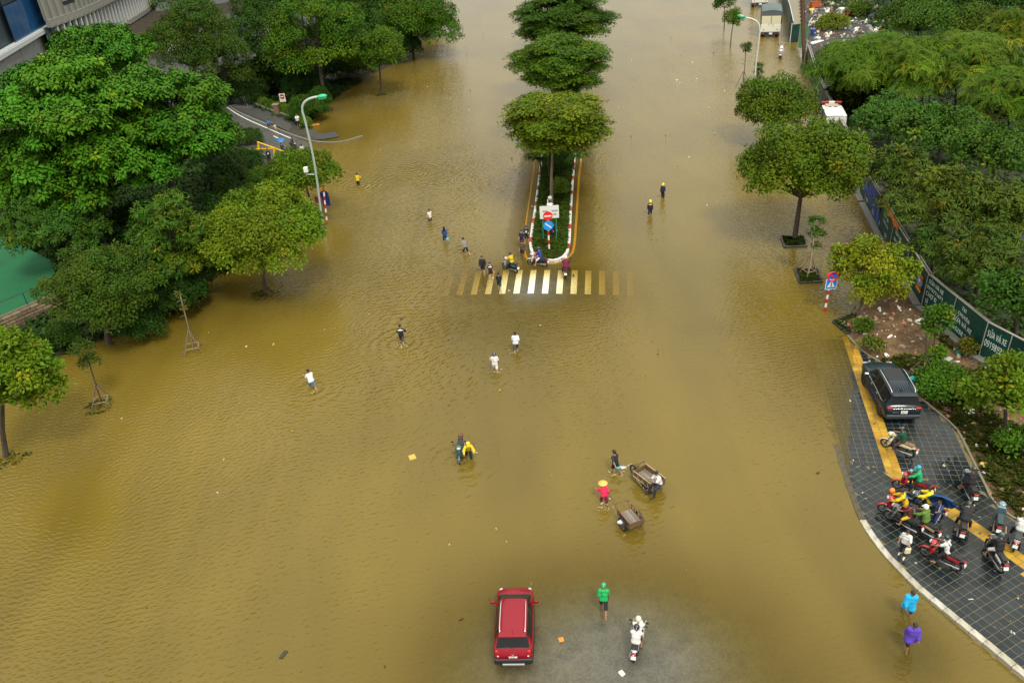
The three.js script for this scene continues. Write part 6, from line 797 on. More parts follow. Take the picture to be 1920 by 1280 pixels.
// ================= people =================
const MCN = 46, mc = new MarchingCubes(MCN, new THREE.MeshBasicMaterial(), false, false, 60000); mc.isolation = 0;
function blobMesh(bones, k = 0.035) {     // bones [a, b, ra, rb] joined with a smooth minimum and meshed
  const lo = V(1e9, 1e9, 1e9), hi = V(-1e9, -1e9, -1e9); for (const [a, b, ra, rb] of bones) for (const [p, r] of [[a, ra], [b, rb]]) { lo.min(p.clone().subScalar(r + 0.05)); hi.max(p.clone().addScalar(r + 0.05)); }
  const c = lo.clone().add(hi).multiplyScalar(0.5), e = hi.clone().sub(lo).multiplyScalar(0.5 * MCN / (MCN - 5)), f = mc.field; f.fill(1e3); const H = MCN / 2;
  for (const [a, b, ra, rb] of bones) {
    const R = Math.max(ra, rb) + 0.09, ab = b.clone().sub(a), L2 = Math.max(1e-8, ab.lengthSq()), g = (v, n) => clamp(Math.round((v) * H + H), 0, MCN - 1);
    const x0 = g((Math.min(a.x, b.x) - R - c.x) / e.x), x1 = g((Math.max(a.x, b.x) + R - c.x) / e.x), y0 = g((Math.min(a.y, b.y) - R - c.y) / e.y), y1 = g((Math.max(a.y, b.y) + R - c.y) / e.y), z0 = g((Math.min(a.z, b.z) - R - c.z) / e.z), z1 = g((Math.max(a.z, b.z) + R - c.z) / e.z);
    for (let z = z0; z <= z1; z++) for (let y = y0; y <= y1; y++) for (let x = x0; x <= x1; x++) {
      const px = c.x + (x - H) / H * e.x - a.x, py = c.y + (y - H) / H * e.y - a.y, pz = c.z + (z - H) / H * e.z - a.z, t = clamp((px * ab.x + py * ab.y + pz * ab.z) / L2, 0, 1);
      const d = Math.hypot(px - ab.x * t, py - ab.y * t, pz - ab.z * t) - (ra + (rb - ra) * t), q = z * MCN * MCN + y * MCN + x, o = f[q], h = clamp(0.5 + 0.5 * (o - d) / k, 0, 1); f[q] = o + (d - o) * h - k * h * (1 - h);
    }
  }
  for (let i = 0; i < f.length; i++) f[i] = -f[i];
  mc.update(); const n = mc.count, pos = mc.positionArray.slice(0, n * 3); for (let i = 0; i < n; i++) { pos[i * 3] = c.x + pos[i * 3] * e.x; pos[i * 3 + 1] = c.y + pos[i * 3 + 1] * e.y; pos[i * 3 + 2] = c.z + pos[i * 3 + 2] * e.z; }
  let geo = new THREE.BufferGeometry(); geo.setAttribute('position', new THREE.BufferAttribute(pos, 3)); geo = mergeVertices(geo, 1e-4); geo.computeVertexNormals();
  const p = geo.attributes.position, nn = geo.attributes.normal; let s = 0; for (let i = 0; i < p.count; i += 7) s += (p.getX(i) - c.x) * nn.getX(i) + (p.getZ(i) - c.z) * nn.getZ(i); if (s < 0) for (let i = 0; i < nn.count; i++) nn.setXYZ(i, -nn.getX(i), -nn.getY(i), -nn.getZ(i));
  return geo;
}
const SKIN = M([0.36, 0.2, 0.12], 0.55), SKIN2 = M([0.26, 0.13, 0.07], 0.55), SKIN3 = M([0.46, 0.28, 0.18], 0.55), BLACKHAIR = M([0.012, 0.010, 0.010], 0.45), eyeM = M([0.02, 0.015, 0.015], 0.3), lipM = M([0.36, 0.12, 0.1], 0.5);
const cloth = (c) => M(c, 0.8, { sheen: 0.3 });
/* pose: lean (torso forward), legs [[pitch, out, bend] left, right], arms likewise, hip (height when seated), nod, turn of head */
function person(label, at, yaw, o) {
  const s = (o.h ?? 1.64) / 1.70, g = thing('person', label, 'person', at, yaw, o.group), lean = o.lean ?? 0.05, T = V(0, Math.cos(lean), Math.sin(lean)), legs = o.legs ?? [[0.12, 0.06, 0.1], [-0.1, 0.06, 0.12]], arms = o.arms ?? [[0.1, 0.12, 0.25], [-0.05, 0.12, 0.25]], wide = o.wide ?? 1;
  const dir = (p, out, sd) => V(sd * Math.sin(out), -Math.cos(p) * Math.cos(out), Math.sin(p) * Math.cos(out)), L = [];
  let hip = V(0, 0, 0), low = 0; const leg = legs.map(([p, out, b], i) => { const sd = i ? -1 : 1, a = V(sd * 0.085, 0, 0), kn = a.clone().addScaledVector(dir(p, out, sd), 0.43), an = kn.clone().addScaledVector(dir(p - b, out * 0.3, sd), 0.41), fo = an.clone().add(V(sd * 0.02, -0.035, 0.15)); low = Math.min(low, an.y - 0.075); return { a, kn, an, fo, sd }; });
  const hy = o.hip !== undefined ? o.hip / s : -low; for (const l of leg) for (const k of ['a', 'kn', 'an', 'fo']) l[k].y += hy; hip.y = hy;
  const on = (d) => hip.clone().addScaledVector(T, d), ch = on(0.3), sh = on(0.47), nk = on(0.54), hd = nk.clone().addScaledVector(T, 0.08).add(V(0, 0.09, 0.03 + 0.03 * (o.nod ?? 0))), nod = (o.nod ?? 0.1) + lean * 0.3;
  const arm = arms.map(([p, out, b], i) => { const sd = i ? -1 : 1, a = sh.clone().add(V(sd * 0.165 * wide, -0.01, 0)), el = a.clone().addScaledVector(dir(p, out, sd), 0.27), w = el.clone().addScaledVector(dir(p + b, out * (o.tuck ?? 0.2), sd), 0.24), d = w.clone().sub(el).normalize(); return { a, el, w, h: w.clone().addScaledVector(d, 0.075), d, sd }; });
  const torso = (e) => [[V(-0.075, hy + 0.02, 0), V(0.075, hy + 0.02, 0), 0.095 * wide + e, 0.095 * wide + e], [on(0.06).add(V(-0.05, 0, 0)), ch.clone().add(V(-0.065 * wide, 0, 0)), 0.095 * wide + e, 0.1 * wide + e], [on(0.06).add(V(0.05, 0, 0)), ch.clone().add(V(0.065 * wide, 0, 0)), 0.095 * wide + e, 0.1 * wide + e], [sh.clone().add(V(-0.12 * wide, -0.015, 0)), sh.clone().add(V(0.12 * wide, -0.015, 0)), 0.068 + e, 0.068 + e]];
  const limb = []; for (const l of leg) limb.push([l.a, l.kn, 0.08, 0.053], [l.kn, l.an, 0.055, 0.034], [l.an.clone().add(V(0, -0.03, -0.03)), l.fo, 0.036, 0.028]);
  for (const a of arm) limb.push([a.a, a.el, 0.047, 0.037], [a.el, a.w, 0.038, 0.026], [a.w, a.h, 0.027, 0.03]);
  const fd = V(0, -Math.sin(nod), Math.cos(nod)), ud = V(0, Math.cos(nod), Math.sin(nod)), H = (x, y, z) => hd.clone().add(V(x, 0, 0)).addScaledVector(ud, y).addScaledVector(fd, z);
  const head = [[nk.clone().addScaledVector(T, -0.05), H(0, -0.06, -0.01), 0.052, 0.05], [H(0, 0.035, -0.02), H(0, 0.03, 0.02), 0.088, 0.082], [H(0, -0.03, 0.03), H(0, -0.075, 0.045), 0.07, 0.045]];
  const bits = [blobMesh([...torso(0), ...limb, ...head], 0.03)];
  bits.push(put(new THREE.ConeGeometry(0.016, 0.04, 6), ...H(0, 0, 0.108).toArray(), -0.2)); for (const sd of [1, -1]) bits.push(put(new THREE.SphereGeometry(0.024, 6, 5).scale(0.5, 1.2, 0.8), ...H(sd * 0.088, 0.0, -0.005).toArray()));
  for (const a of arm) { const side = V(a.sd, 0, 0), up = a.d.clone().cross(side).normalize(); for (let f = 0; f < 4; f++) { const b = a.h.clone().addScaledVector(up, (f - 1.5) * 0.016).addScaledVector(a.d, 0.01), m = b.clone().addScaledVector(a.d, 0.036 - Math.abs(f - 1.3) * 0.005).addScaledVector(side, -0.006), e = m.clone().addScaledVector(a.d, 0.024).addScaledVector(side, -0.018); bits.push(bar(b, m, 0.009, 0.008, 5), bar(m, e, 0.008, 0.006, 5)); } const tb = a.w.clone().addScaledVector(up, 0.022).addScaledVector(a.d, 0.03); bits.push(bar(tb, tb.clone().addScaledVector(up, 0.03).addScaledVector(a.d, 0.03), 0.01, 0.007, 5)); }
  const S = (name, geos, m) => { const q = part(name, geos, m, g); q.scale.setScalar(s); return q; };
  S('body', bits, o.skin ?? SKIN);
  S('eye', [ball(0.011, ...H(0.032, 0.028, 0.095).toArray())], eyeM); S('eye', [ball(0.011, ...H(-0.032, 0.028, 0.095).toArray())], eyeM); if (o.mask) S('face_mask', [put(new THREE.SphereGeometry(0.062, 10, 8).scale(1.05, 0.9, 0.7), ...H(0, -0.045, 0.065).toArray())], o.mask === true ? whiteGloss : cloth(o.mask)); else S('mouth', [put(new THREE.BoxGeometry(0.04, 0.009, 0.01), ...H(0, -0.052, 0.098).toArray())], lipM);
  // clothes
  const top = o.top, sl = top.sleeve ?? 0.7, e = top.loose ?? 0.02, sb = torso(e).map((b) => b); for (const a of arm) { sb.push([a.a, a.a.clone().lerp(a.el, Math.min(1, sl)), 0.047 + e * 0.9, 0.044 + e * 0.9]); if (sl > 1) sb.push([a.el, a.el.clone().lerp(a.w, Math.min(1, sl - 1)), 0.042 + e * 0.7, 0.034 + e * 0.7]); }
  if (top.skirt) for (const l of leg) sb.push([l.a, l.a.clone().lerp(l.kn, top.skirt), 0.1 + e, 0.12 + e]);
  const shirt = S(top.name ?? 'shirt', [blobMesh(sb, 0.05)], cloth(top.c)); 
  if (top.band) { const a = on(0.36), q = part('yoke', [put(new THREE.SphereGeometry(0.2, 14, 8).scale(1.15 * wide, 0.42, 0.72), a.x, a.y + 0.07, a.z)], cloth(top.band), shirt); }
  if (top.print) part('print', [put(new THREE.BoxGeometry(0.15, 0.17, 0.03), ...on(0.3).add(V(0, 0, 0.118 * wide + e)).toArray(), -lean)], cloth(top.print), shirt);
  if (top.stripes) part('stripe', [0.2, 0.3].map((d) => { const a = on(d); return put(new THREE.TorusGeometry(0.128 + e, 0.012, 6, 20).scale(1.3, 0.95, 1), a.x, a.y, a.z, Math.PI / 2 + lean); }), cloth(top.stripes), shirt, { kind: 'stuff' });
  const bo = o.bottom; if (bo) { const bl = bo.len ?? 0.75, tb = [[V(-0.08, hy + 0.03, 0), V(0.08, hy + 0.03, 0), 0.108 * wide, 0.108 * wide]]; for (const l of leg) { tb.push([l.a, l.a.clone().lerp(l.kn, Math.min(1, bl)), 0.1, lerp(0.1, 0.078, Math.min(1, bl))]); if (bl > 1) tb.push([l.kn, l.kn.clone().lerp(l.an, bl - 1), 0.074, 0.055]); } const tr = S(bo.name ?? (bl > 1.3 ? 'trousers' : 'shorts'), [blobMesh(tb, 0.03)], cloth(bo.c)); if (bo.stripe) part('side_stripe', leg.map((l) => bar(l.a.clone().add(V(l.sd * 0.105, 0, 0)), l.kn.clone().add(V(l.sd * 0.085, 0, 0)), 0.012)).concat(leg.map((l) => bar(l.kn.clone().add(V(l.sd * 0.085, 0, 0)), l.an.clone().add(V(l.sd * 0.065, 0, 0)), 0.012))), cloth(bo.stripe), tr, { kind: 'stuff' }); }
  if (o.shoes) for (const l of leg) S('shoe', [blobMesh([[l.an.clone().add(V(0, -0.035, -0.04)), l.fo.clone().add(V(0, 0, 0.02)), 0.05, 0.04], [l.an, l.an.clone().add(V(0, -0.03, 0)), 0.045, 0.045]], 0.02)], cloth(o.shoes));
  if (o.hat !== 'cone' && !o.helmet) { const hb = [[H(0, 0.05, -0.035), H(0, 0.055, 0.01), 0.096, 0.085], [H(0, -0.01, -0.05), H(0, 0.04, -0.05), 0.07, 0.085]]; if (o.hair === 'long') hb.push([H(0.04, 0.02, -0.06), H(0.05, -0.28, -0.09), 0.075, 0.05], [H(-0.04, 0.02, -0.06), H(-0.05, -0.28, -0.09), 0.075, 0.05]); if (o.hair === 'bun') hb.push([H(0, 0.12, -0.07), H(0, 0.13, -0.07), 0.045, 0.045]); S('hair', [blobMesh(hb, 0.02)], o.hairM ?? BLACKHAIR); }
  if (o.helmet) { const q = S('helmet', [lathe([[0.118, -0.06], [0.125, -0.02], [0.122, 0.04], [0.1, 0.1], [0.055, 0.133], [0, 0.142]], 18).rotateX(nod - 0.1).translate(...H(0, 0.03, -0.01).toArray()), rbox(0.15, 0.012, 0.08, 0.005, ...H(0, 0.02, 0.135).toArray(), nod)], M(o.helmet, 0.22, { clearcoat: 0.7 })); if (o.helmetBand) part('helmet_stripe', [put(new THREE.TorusGeometry(0.123, 0.012, 6, 18, Math.PI), ...H(0, 0.03, -0.01).toArray(), 0, Math.PI / 2)], cloth(o.helmetBand), q); }
  if (o.hat === 'cone') S('conical_hat', [lathe([[0.245, -0.005], [0.235, 0.0], [0.02, 0.17], [0, 0.178]], 26).translate(...H(0, 0.05, 0).toArray())], M([0.72, 0.42, 0.1], 0.7)); if (o.hat === 'cap') S('cap', [put(new THREE.SphereGeometry(0.108, 14, 8, 0, 6.284, 0, 1.6), ...H(0, 0.045, -0.015).toArray()), rbox(0.15, 0.014, 0.11, 0.006, ...H(0, 0.04, 0.13).toArray(), nod)], cloth(o.hatC ?? [0.02, 0.02, 0.02]));
  if (o.pack) { const b = on(0.26).add(V(0, 0, -0.2)); S('backpack', [rbox(0.27, 0.38, 0.16, 0.06, b.x, b.y, b.z, -lean)], cloth(o.pack)); S('strap', [1, -1].map((sd) => tube([b.clone().add(V(sd * 0.09, 0.12, 0.05)), sh.clone().add(V(sd * 0.1, 0.085, 0)), on(0.3).add(V(sd * 0.1, 0, 0.15)), on(0.12).add(V(sd * 0.11, 0, 0.05))], 0.016, 14, 5)), cloth(o.pack)).userData = { kind: 'stuff' }; }
  if (o.bag) { const b = on(0.02).add(V(-0.17, 0, 0.06)); S('shoulder_bag', [rbox(0.1, 0.17, 0.2, 0.04, b.x, b.y, b.z)], cloth(o.bag)); S('strap', [tube([b, on(0.3).add(V(-0.02, 0, 0.14)), sh.clone().add(V(0.1, 0.08, 0)), on(0.3).add(V(0.05, 0, -0.14)), b], 0.013, 20, 5)], cloth(o.strap ?? o.bag)); }
  g.userData.hand = arm.map((a) => a.h.clone().multiplyScalar(s)); return g;
}
const handOf = (p, i) => { const h = p.userData.hand[i]; p.updateMatrixWorld(true); return h.clone().applyMatrix4(p.matrixWorld); };
const W1 = { legs: [[0.42, 0.05, 0.18], [-0.3, 0.05, 0.3]], arms: [[-0.3, 0.14, 0.3], [0.35, 0.14, 0.35]] }, W2 = { legs: [[-0.25, 0.05, 0.35], [0.35, 0.05, 0.15]], arms: [[0.3, 0.16, 0.4], [-0.3, 0.16, 0.3]] };
const wade = (label, px, to, o) => { const p = P(...px), y = o.y ?? Math.max(bed(p.x, p.z), -0.34); return person(label, p.setY(y), yawTo(px, to), { ...W1, ...o }); };
const BLK = [0.012, 0.012, 0.015], WHT = [0.66, 0.66, 0.66], NAVY = [0.012, 0.018, 0.06], YEL = [0.66, 0.46, 0.008];
wade('person in a yellow jacket and black shorts wading away at the left', [672, 347], [685, 320], { top: { c: YEL, sleeve: 1.8 }, bottom: { c: BLK, len: 1.2 }, arms: [[0.5, 0.3, 1.2], [0.5, 0.3, 1.2]], lean: 0.12 });
wade('person in a white top and maroon shorts standing in rippled water', [807, 417], [825, 425], { h: 1.6, top: { c: [0.75, 0.72, 0.66], sleeve: 0.5 }, bottom: { c: [0.09, 0.015, 0.02], len: 0.8 }, legs: [[0.1, 0.05, 0.1], [-0.1, 0.05, 0.1]], hair: 'bun', skin: SKIN3 });
const wb = wade('woman with long black hair, dark blue top and a blue bag', [835, 451], [850, 420], { h: 1.6, ...W2, top: { c: [0.02, 0.05, 0.2], sleeve: 1.0, loose: 0.035 }, bottom: { c: BLK, len: 1.1 }, hair: 'long' });
{ const h = handOf(wb, 1), o = thing('plastic_bag', 'light blue plastic bag carried by the long-haired woman', 'bag', h); part('bag', [put(new THREE.SphereGeometry(0.15, 12, 9).scale(0.8, 1.2, 0.5), 0, -0.25, 0)], M([0.1, 0.5, 0.68], 0.35), o); part('handle', [torus(0.06, 0.008, 0, -0.04, 0)], M([0.1, 0.5, 0.68], 0.35), o); }
wade('person in a grey patterned shirt striding with one leg behind', [873, 474], [840, 462], { top: { c: [0.22, 0.22, 0.22], sleeve: 0.9 }, bottom: { c: BLK, len: 1.1 }, lean: 0.2, nod: 0.4, skin: SKIN3, legs: [[0.35, 0.05, 0.2], [-0.45, 0.05, 0.35]] });
wade('woman in a wide black jacket with a light strap across it', [906, 512], [900, 560], { h: 1.62, top: { c: BLK, sleeve: 1.8, loose: 0.06, name: 'jacket' }, bottom: { c: BLK, len: 0.8 }, hair: 'bun', bag: [0.5, 0.48, 0.45], shoes: [0.7, 0.68, 0.6], skin: SKIN3 });
wade('girl in a black and white top and a face mask beside the woman in black', [921, 524], [920, 570], { h: 1.56, ...W2, top: { c: [0.02, 0.02, 0.025], sleeve: 0.5, band: WHT }, bottom: { c: BLK, len: 0.5 }, mask: true, shoes: [0.75, 0.74, 0.68], skin: SKIN3, arms: [[0.05, 0.15, 0.1], [-0.05, 0.15, 0.1]] });
wade('boy in black seen from behind on the zebra crossing', [937, 545], [942, 500], { h: 1.56, top: { c: BLK, sleeve: 0.7 }, bottom: { c: [0.01, 0.06, 0.045], len: 0.75 }, arms: [[0.35, 0.2, 0.5], [0.3, 0.2, 0.5]], skin: SKIN3 });
wade('person in a cap and mask with a printed black T-shirt, standing by the island kerb', [988, 456], [984, 480], { top: { c: [0.015, 0.02, 0.03], sleeve: 0.8, print: [0.6, 0.65, 0.68] }, bottom: { c: [0.03, 0.02, 0.025], len: 0.8 }, mask: true, hat: 'cap', hatC: [0.03, 0.04, 0.07], legs: [[0.15, 0.1, 0.2], [0.1, 0.1, 0.2]], arms: [[0.5, 0.1, 1.1], [0.5, 0.1, 1.1]], skin: SKIN3 });
wade('person in dark clothes partly hidden between two people at the kerb', [979, 462], [970, 480], { h: 1.55, top: { c: NAVY, sleeve: 0.7 }, bottom: { c: BLK, len: 0.8 }, mask: true });
wade('person in a brown T-shirt and black shorts nearest the island corner', [980, 484], [974, 520], { top: { c: [0.09, 0.06, 0.03], sleeve: 0.75, loose: 0.03 }, bottom: { c: BLK, len: 0.75 }, hat: 'cap', mask: true, skin: SKIN2, legs: [[0.2, 0.08, 0.1], [-0.25, 0.08, 0.3]] });
{ const p = P(1036, 440, 0.2); person('person in navy crouching on the grass behind the blue disc', p.setY(0.18), yawTo([1036, 440], [1048, 450]), { h: 1.6, top: { c: NAVY, sleeve: 1.5 }, bottom: { c: BLK, len: 1.6 }, lean: 0.5, legs: [[1.3, 0.2, 2.1], [1.2, 0.2, 2.0]], arms: [[0.8, 0.1, 0.6], [0.8, 0.1, 0.5]] }); }
wade('guard in navy uniform with a yellow helmet, the farther of two', [1243, 370], [1230, 395], { top: { c: [0.012, 0.02, 0.055], sleeve: 1.9 }, bottom: { c: BLK, len: 1.9 }, helmet: [0.85, 0.7, 0.01], y: -0.3, legs: [[0.2, 0.04, 0.1], [-0.2, 0.04, 0.15]], arms: [[0.2, 0.12, 0.9], [0.1, 0.12, 0.4]] });
wade('guard in navy with yellow shoulders and helmet, the nearer of two', [1219, 402], [1222, 430], { top: { c: [0.012, 0.015, 0.06], sleeve: 1.9, band: [0.75, 0.45, 0.03] }, bottom: { c: BLK, len: 1.2 }, helmet: [0.85, 0.7, 0.01], y: -0.3, ...W2 });
wade('person in black with a dark backpack and grey shorts wading away', [754, 642], [765, 600], { h: 1.7, top: { c: BLK, sleeve: 1.4, band: [0.7, 0.7, 0.7] }, bottom: { c: [0.06, 0.065, 0.06], len: 0.9 }, pack: [0.012, 0.013, 0.02], arms: [[0.4, 0.35, 0.9], [0.4, 0.6, 1.2]] });
wade('person in a white T-shirt and dark grey shorts wading away', [968, 659], [960, 615], { h: 1.68, top: { c: [0.68, 0.74, 0.8], sleeve: 0.8, loose: 0.035 }, bottom: { c: [0.05, 0.07, 0.08], len: 1.05 }, ...W2 });
wade('person dressed in white with a grey bag and a striped cap wading away', [929, 696], [925, 650], { h: 1.66, top: { c: WHT, sleeve: 0.7, loose: 0.03 }, bottom: { c: WHT, len: 0.7 }, bag: [0.16, 0.15, 0.16], helmet: [0.05, 0.05, 0.06], helmetBand: WHT, arms: [[0.5, 0.4, 1.3], [0.1, 0.3, 0.5]] });
wade('person in a white shirt and blue shorts wading at the left, head bowed', [586, 727], [555, 700], { h: 1.66, top: { c: [0.72, 0.78, 0.82], sleeve: 0.7, loose: 0.03 }, bottom: { c: [0.05, 0.17, 0.28], len: 0.8 }, lean: 0.18, nod: 0.5, arms: [[0.6, 0.2, 1.4], [0.5, 0.2, 1.4]], legs: [[0.3, 0.05, 0.3], [-0.4, 0.05, 0.3]] });
const puller = wade('person in black pulling the long cart by a rope', [1154, 884], [1132, 868], { h: 1.7, top: { c: [0.012, 0.018, 0.03], sleeve: 0.8 }, bottom: { c: BLK, len: 0.6 }, lean: 0.12, arms: [[-0.9, 0.35, 0.1], [0.2, 0.12, 0.3]], legs: [[0.35, 0.05, 0.3], [-0.5, 0.05, 0.4]] });
wade('person in a red top under a straw conical hat, hauling the small cart', [1133, 942], [1118, 915], { h: 1.58, top: { c: [0.72, 0.02, 0.09], sleeve: 1.5 }, bottom: { c: [0.16, 0.008, 0.03], len: 1.3 }, hat: 'cone', lean: 0.22, arms: [[0.6, 0.4, 0.7], [-0.4, 0.3, 0.4]] });
wade('person in a green shirt and helmet walking over the shallow road', [1132, 1148], [1134, 1090], { h: 1.66, top: { c: [0.01, 0.36, 0.1], sleeve: 0.9, loose: 0.03 }, bottom: { c: BLK, len: 1.05 }, helmet: [0.02, 0.28, 0.12], helmetBand: WHT, lean: 0.16, bag: [0.02, 0.02, 0.02], skin: SKIN2, legs: [[0.35, 0.05, 0.2], [-0.7, 0.05, 0.5]] });
wade('person in a bright blue raincoat walking beside the kerb', [1700, 1153], [1712, 1190], { h: 1.62, top: { c: [0.01, 0.38, 0.72], sleeve: 1.6, loose: 0.07, skirt: 0.45, name: 'raincoat' }, bottom: { c: BLK, len: 1.0 }, skin: SKIN2, legs: [[0.2, 0.05, 0.1], [-0.3, 0.05, 0.4]] });
wade('person in a purple raincoat behind the one in bright blue', [1703, 1216], [1715, 1260], { h: 1.6, top: { c: [0.09, 0.045, 0.4], sleeve: 1.6, loose: 0.07, skirt: 0.4, name: 'raincoat' }, bottom: { c: BLK, len: 1.0 }, skin: SKIN2, ...W2 });
// on the dry side road
const onRoad = (label, px, to, o) => { const p = P(...px, 0.25); return person(label, p.setY(ROADS(p.x, p.z) + (o.up ?? 0)), yawTo(px, to), o); };
onRoad('person in dark clothes walking up the footway at the left', [462, 202], [440, 185], { ...W1, top: { c: [0.03, 0.015, 0.02], sleeve: 0.8 }, bottom: { c: [0.015, 0.03, 0.05], len: 1.1 }, up: 0.15, skin: SKIN2 });
onRoad('man in a blue T-shirt crouching at the kerb', [503, 242], [525, 244], { top: { c: [0.02, 0.2, 0.5], sleeve: 0.8, loose: 0.03 }, bottom: { c: [0.03, 0.02, 0.02], len: 0.9 }, lean: 0.55, legs: [[1.15, 0.2, 1.7], [1.0, 0.2, 1.7]], arms: [[0.9, 0.2, 0.5], [0.9, 0.2, 0.4]], skin: SKIN2, up: 0.05 });
onRoad('small child in pale clothes beside the crouching man', [517, 245], [510, 225], { h: 1.0, ...W1, top: { c: [0.55, 0.48, 0.32], sleeve: 0.6 }, bottom: { c: [0.5, 0.4, 0.25], len: 0.6 } });
onRoad('man in a white shirt and dark shorts with folded arms on the footway', [560, 238], [570, 262], { h: 1.7, top: { c: WHT, sleeve: 0.8, loose: 0.03 }, bottom: { c: [0.01, 0.02, 0.04], len: 0.95 }, arms: [[0.5, 0.1, 1.6], [0.5, 0.1, 1.6]], tuck: -1.6, up: 0.15 });
onRoad('man in a black suit and white shirt standing behind the barrier', [506, 304], [512, 330], { h: 1.72, top: { c: BLK, sleeve: 1.9, print: [0.6, 0.65, 0.72], name: 'jacket' }, bottom: { c: BLK, len: 1.9 }, arms: [[0.05, 0.1, 0.2], [0.0, 0.1, 0.2]] });
const umb = onRoad('person in black under a blue umbrella by the dark motorbike', [531, 290], [545, 280], { h: 1.55, top: { c: [0.02, 0.02, 0.025], sleeve: 0.8 }, bottom: { c: BLK, len: 1.5 }, arms: [[0.9, 0.2, 1.3], [1.0, 0.2, 0.6]], hat: 'cap', hatC: [0.5, 0.52, 0.55] });
onRoad('person in a white hoodie bending over the dark motorbike', [570, 293], [555, 280], { h: 1.66, top: { c: WHT, sleeve: 1.9, loose: 0.05, name: 'hoodie' }, bottom: { c: BLK, len: 1.8 }, lean: 0.6, arms: [[0.9, 0.25, 0.4], [0.9, 0.25, 0.4]] });
function umbrella(label, at, tilt, yaw, R, c) {
  const o = thing('umbrella', label, 'umbrella', at, yaw); o.rotation.order = 'YXZ'; o.rotation.x = tilt; const n = 8, p = [], id = []; for (let i = 0; i < n; i++) { const a = i / n * 6.2832; for (let k = 0; k <= 5; k++) { const t = k / 5, r = R * Math.sin(t * 1.25) / Math.sin(1.25), y = 0.78 - R * 0.42 * (1 - Math.cos(t * 1.25)) / (1 - Math.cos(1.25)); p.push(r * Math.cos(a), y, r * Math.sin(a)); } } for (let i = 0; i < n; i++) for (let k = 0; k < 5; k++) { const a = i * 6 + k, b = ((i + 1) % n) * 6 + k; id.push(a, b, b + 1, a, b + 1, a + 1); }
  const g = new THREE.BufferGeometry(); g.setAttribute('position', new THREE.Float32BufferAttribute(p, 3)); g.setIndex(id); g.computeVertexNormals(); part('canopy', [toCreasedNormals(g, 0.2)], M(c, 0.35, { side: 2 }), o); part('shaft', [bar([0, 0, 0], [0, 0.85, 0], 0.012)], steel, o); part('rib', Array.from({ length: n }, (_, i) => { const a = i / n * 6.2832; return tube([[0, 0.75, 0], [R * 0.55 * Math.cos(a), 0.68, R * 0.55 * Math.sin(a)], [R * 0.99 * Math.cos(a), 0.78 - R * 0.43, R * 0.99 * Math.sin(a)]], 0.006, 8, 4); }), steel, o, { kind: 'stuff' }); part('handle', [bar([0, -0.12, 0], [0, 0.02, 0], 0.018)], blackPlastic, o); return o;
}
umbrella('open blue umbrella held by the person by the dark motorbike', handOf(umb, 0), 0.12, 0, 0.58, [0.008, 0.12, 0.34]);

// ---------- riders and their bikes ----------
const RIDE = { hip: 0.88, lean: 0.22, legs: [[1.05, 0.16, 1.15], [1.05, 0.16, 1.15]], arms: [[0.85, 0.22, 0.35], [0.85, 0.22, 0.35]], tuck: 0.4 }, DOWN = { ...RIDE, legs: [[0.75, 0.42, 0.55], [1.05, 0.16, 1.15]] }, DOWN2 = { ...RIDE, legs: [[0.75, 0.4, 0.55], [0.75, 0.4, 0.55]] };
const bikeAt = (px, to, hfn) => { const p = P(...px, hfn === 'pave' ? 0.14 : 0); const y = hfn === 'pave' ? paveH(p.x, p.z) + 0.005 : hfn === 'road' ? ROADS(p.x, p.z) : hfn ?? Math.max(bed(p.x, p.z), -0.2); return [p.setY(y), yawTo(px, to, hfn === 'pave' ? 0.14 : 0)]; };
function ride(at, yaw, label, back, o) { const f = V(Math.sin(yaw), 0, Math.cos(yaw)); return person(label, at.clone().addScaledVector(f, back), yaw, { ...RIDE, ...o }); }
const DARK = [0.02, 0.022, 0.026];
{ let [a, y] = bikeAt([957, 506], [925, 492]); motorbike('green and black motorbike on the zebra crossing', a, y, { body: DARK, front: [0.45, 0.47, 0.48], accent: [0.01, 0.2, 0.16] }); ride(a, y, 'delivery rider in a yellow jacket and dark helmet on the green and black motorbike', -0.25, { ...DOWN, top: { c: YEL, sleeve: 1.9, stripes: [0.05, 0.05, 0.05] }, bottom: { c: BLK, len: 1.9 }, helmet: [0.02, 0.025, 0.025] }); }
{ let [a, y] = bikeAt([1008, 497], [980, 492]); motorbike('dark motorbike with a white front by the corner of the island', a, y, { body: DARK, front: [0.7, 0.7, 0.7] }); ride(a, y, 'rider in a blue shirt and white shorts at the island corner', -0.3, { ...DOWN, top: { c: [0.015, 0.05, 0.26], sleeve: 0.8, loose: 0.03 }, bottom: { c: WHT, len: 0.9 }, skin: SKIN3, helmet: [0.02, 0.02, 0.025], helmetBand: WHT }); ride(a, y, 'child in pink seated before the rider in the blue shirt', 0.08, { h: 1.05, hip: 0.84, top: { c: [0.65, 0.12, 0.2], sleeve: 0.6 }, bottom: { c: [0.7, 0.3, 0.4], len: 0.8 }, legs: [[1.2, 0.3, 1.1], [1.2, 0.3, 1.1]] }); }
{ let [a, y] = bikeAt([1062, 514], [1066, 478]); motorbike('scooter seen from behind at the right end of the crossing', a, y, { body: DARK }); ride(a, y, 'rider in a long maroon raincoat and white helmet at the crossing', -0.25, { ...DOWN2, top: { c: [0.16, 0.008, 0.04], sleeve: 1.7, loose: 0.06, skirt: 0.5, name: 'raincoat' }, bottom: { c: BLK, len: 1.9 }, helmet: [0.75, 0.74, 0.7] }); }
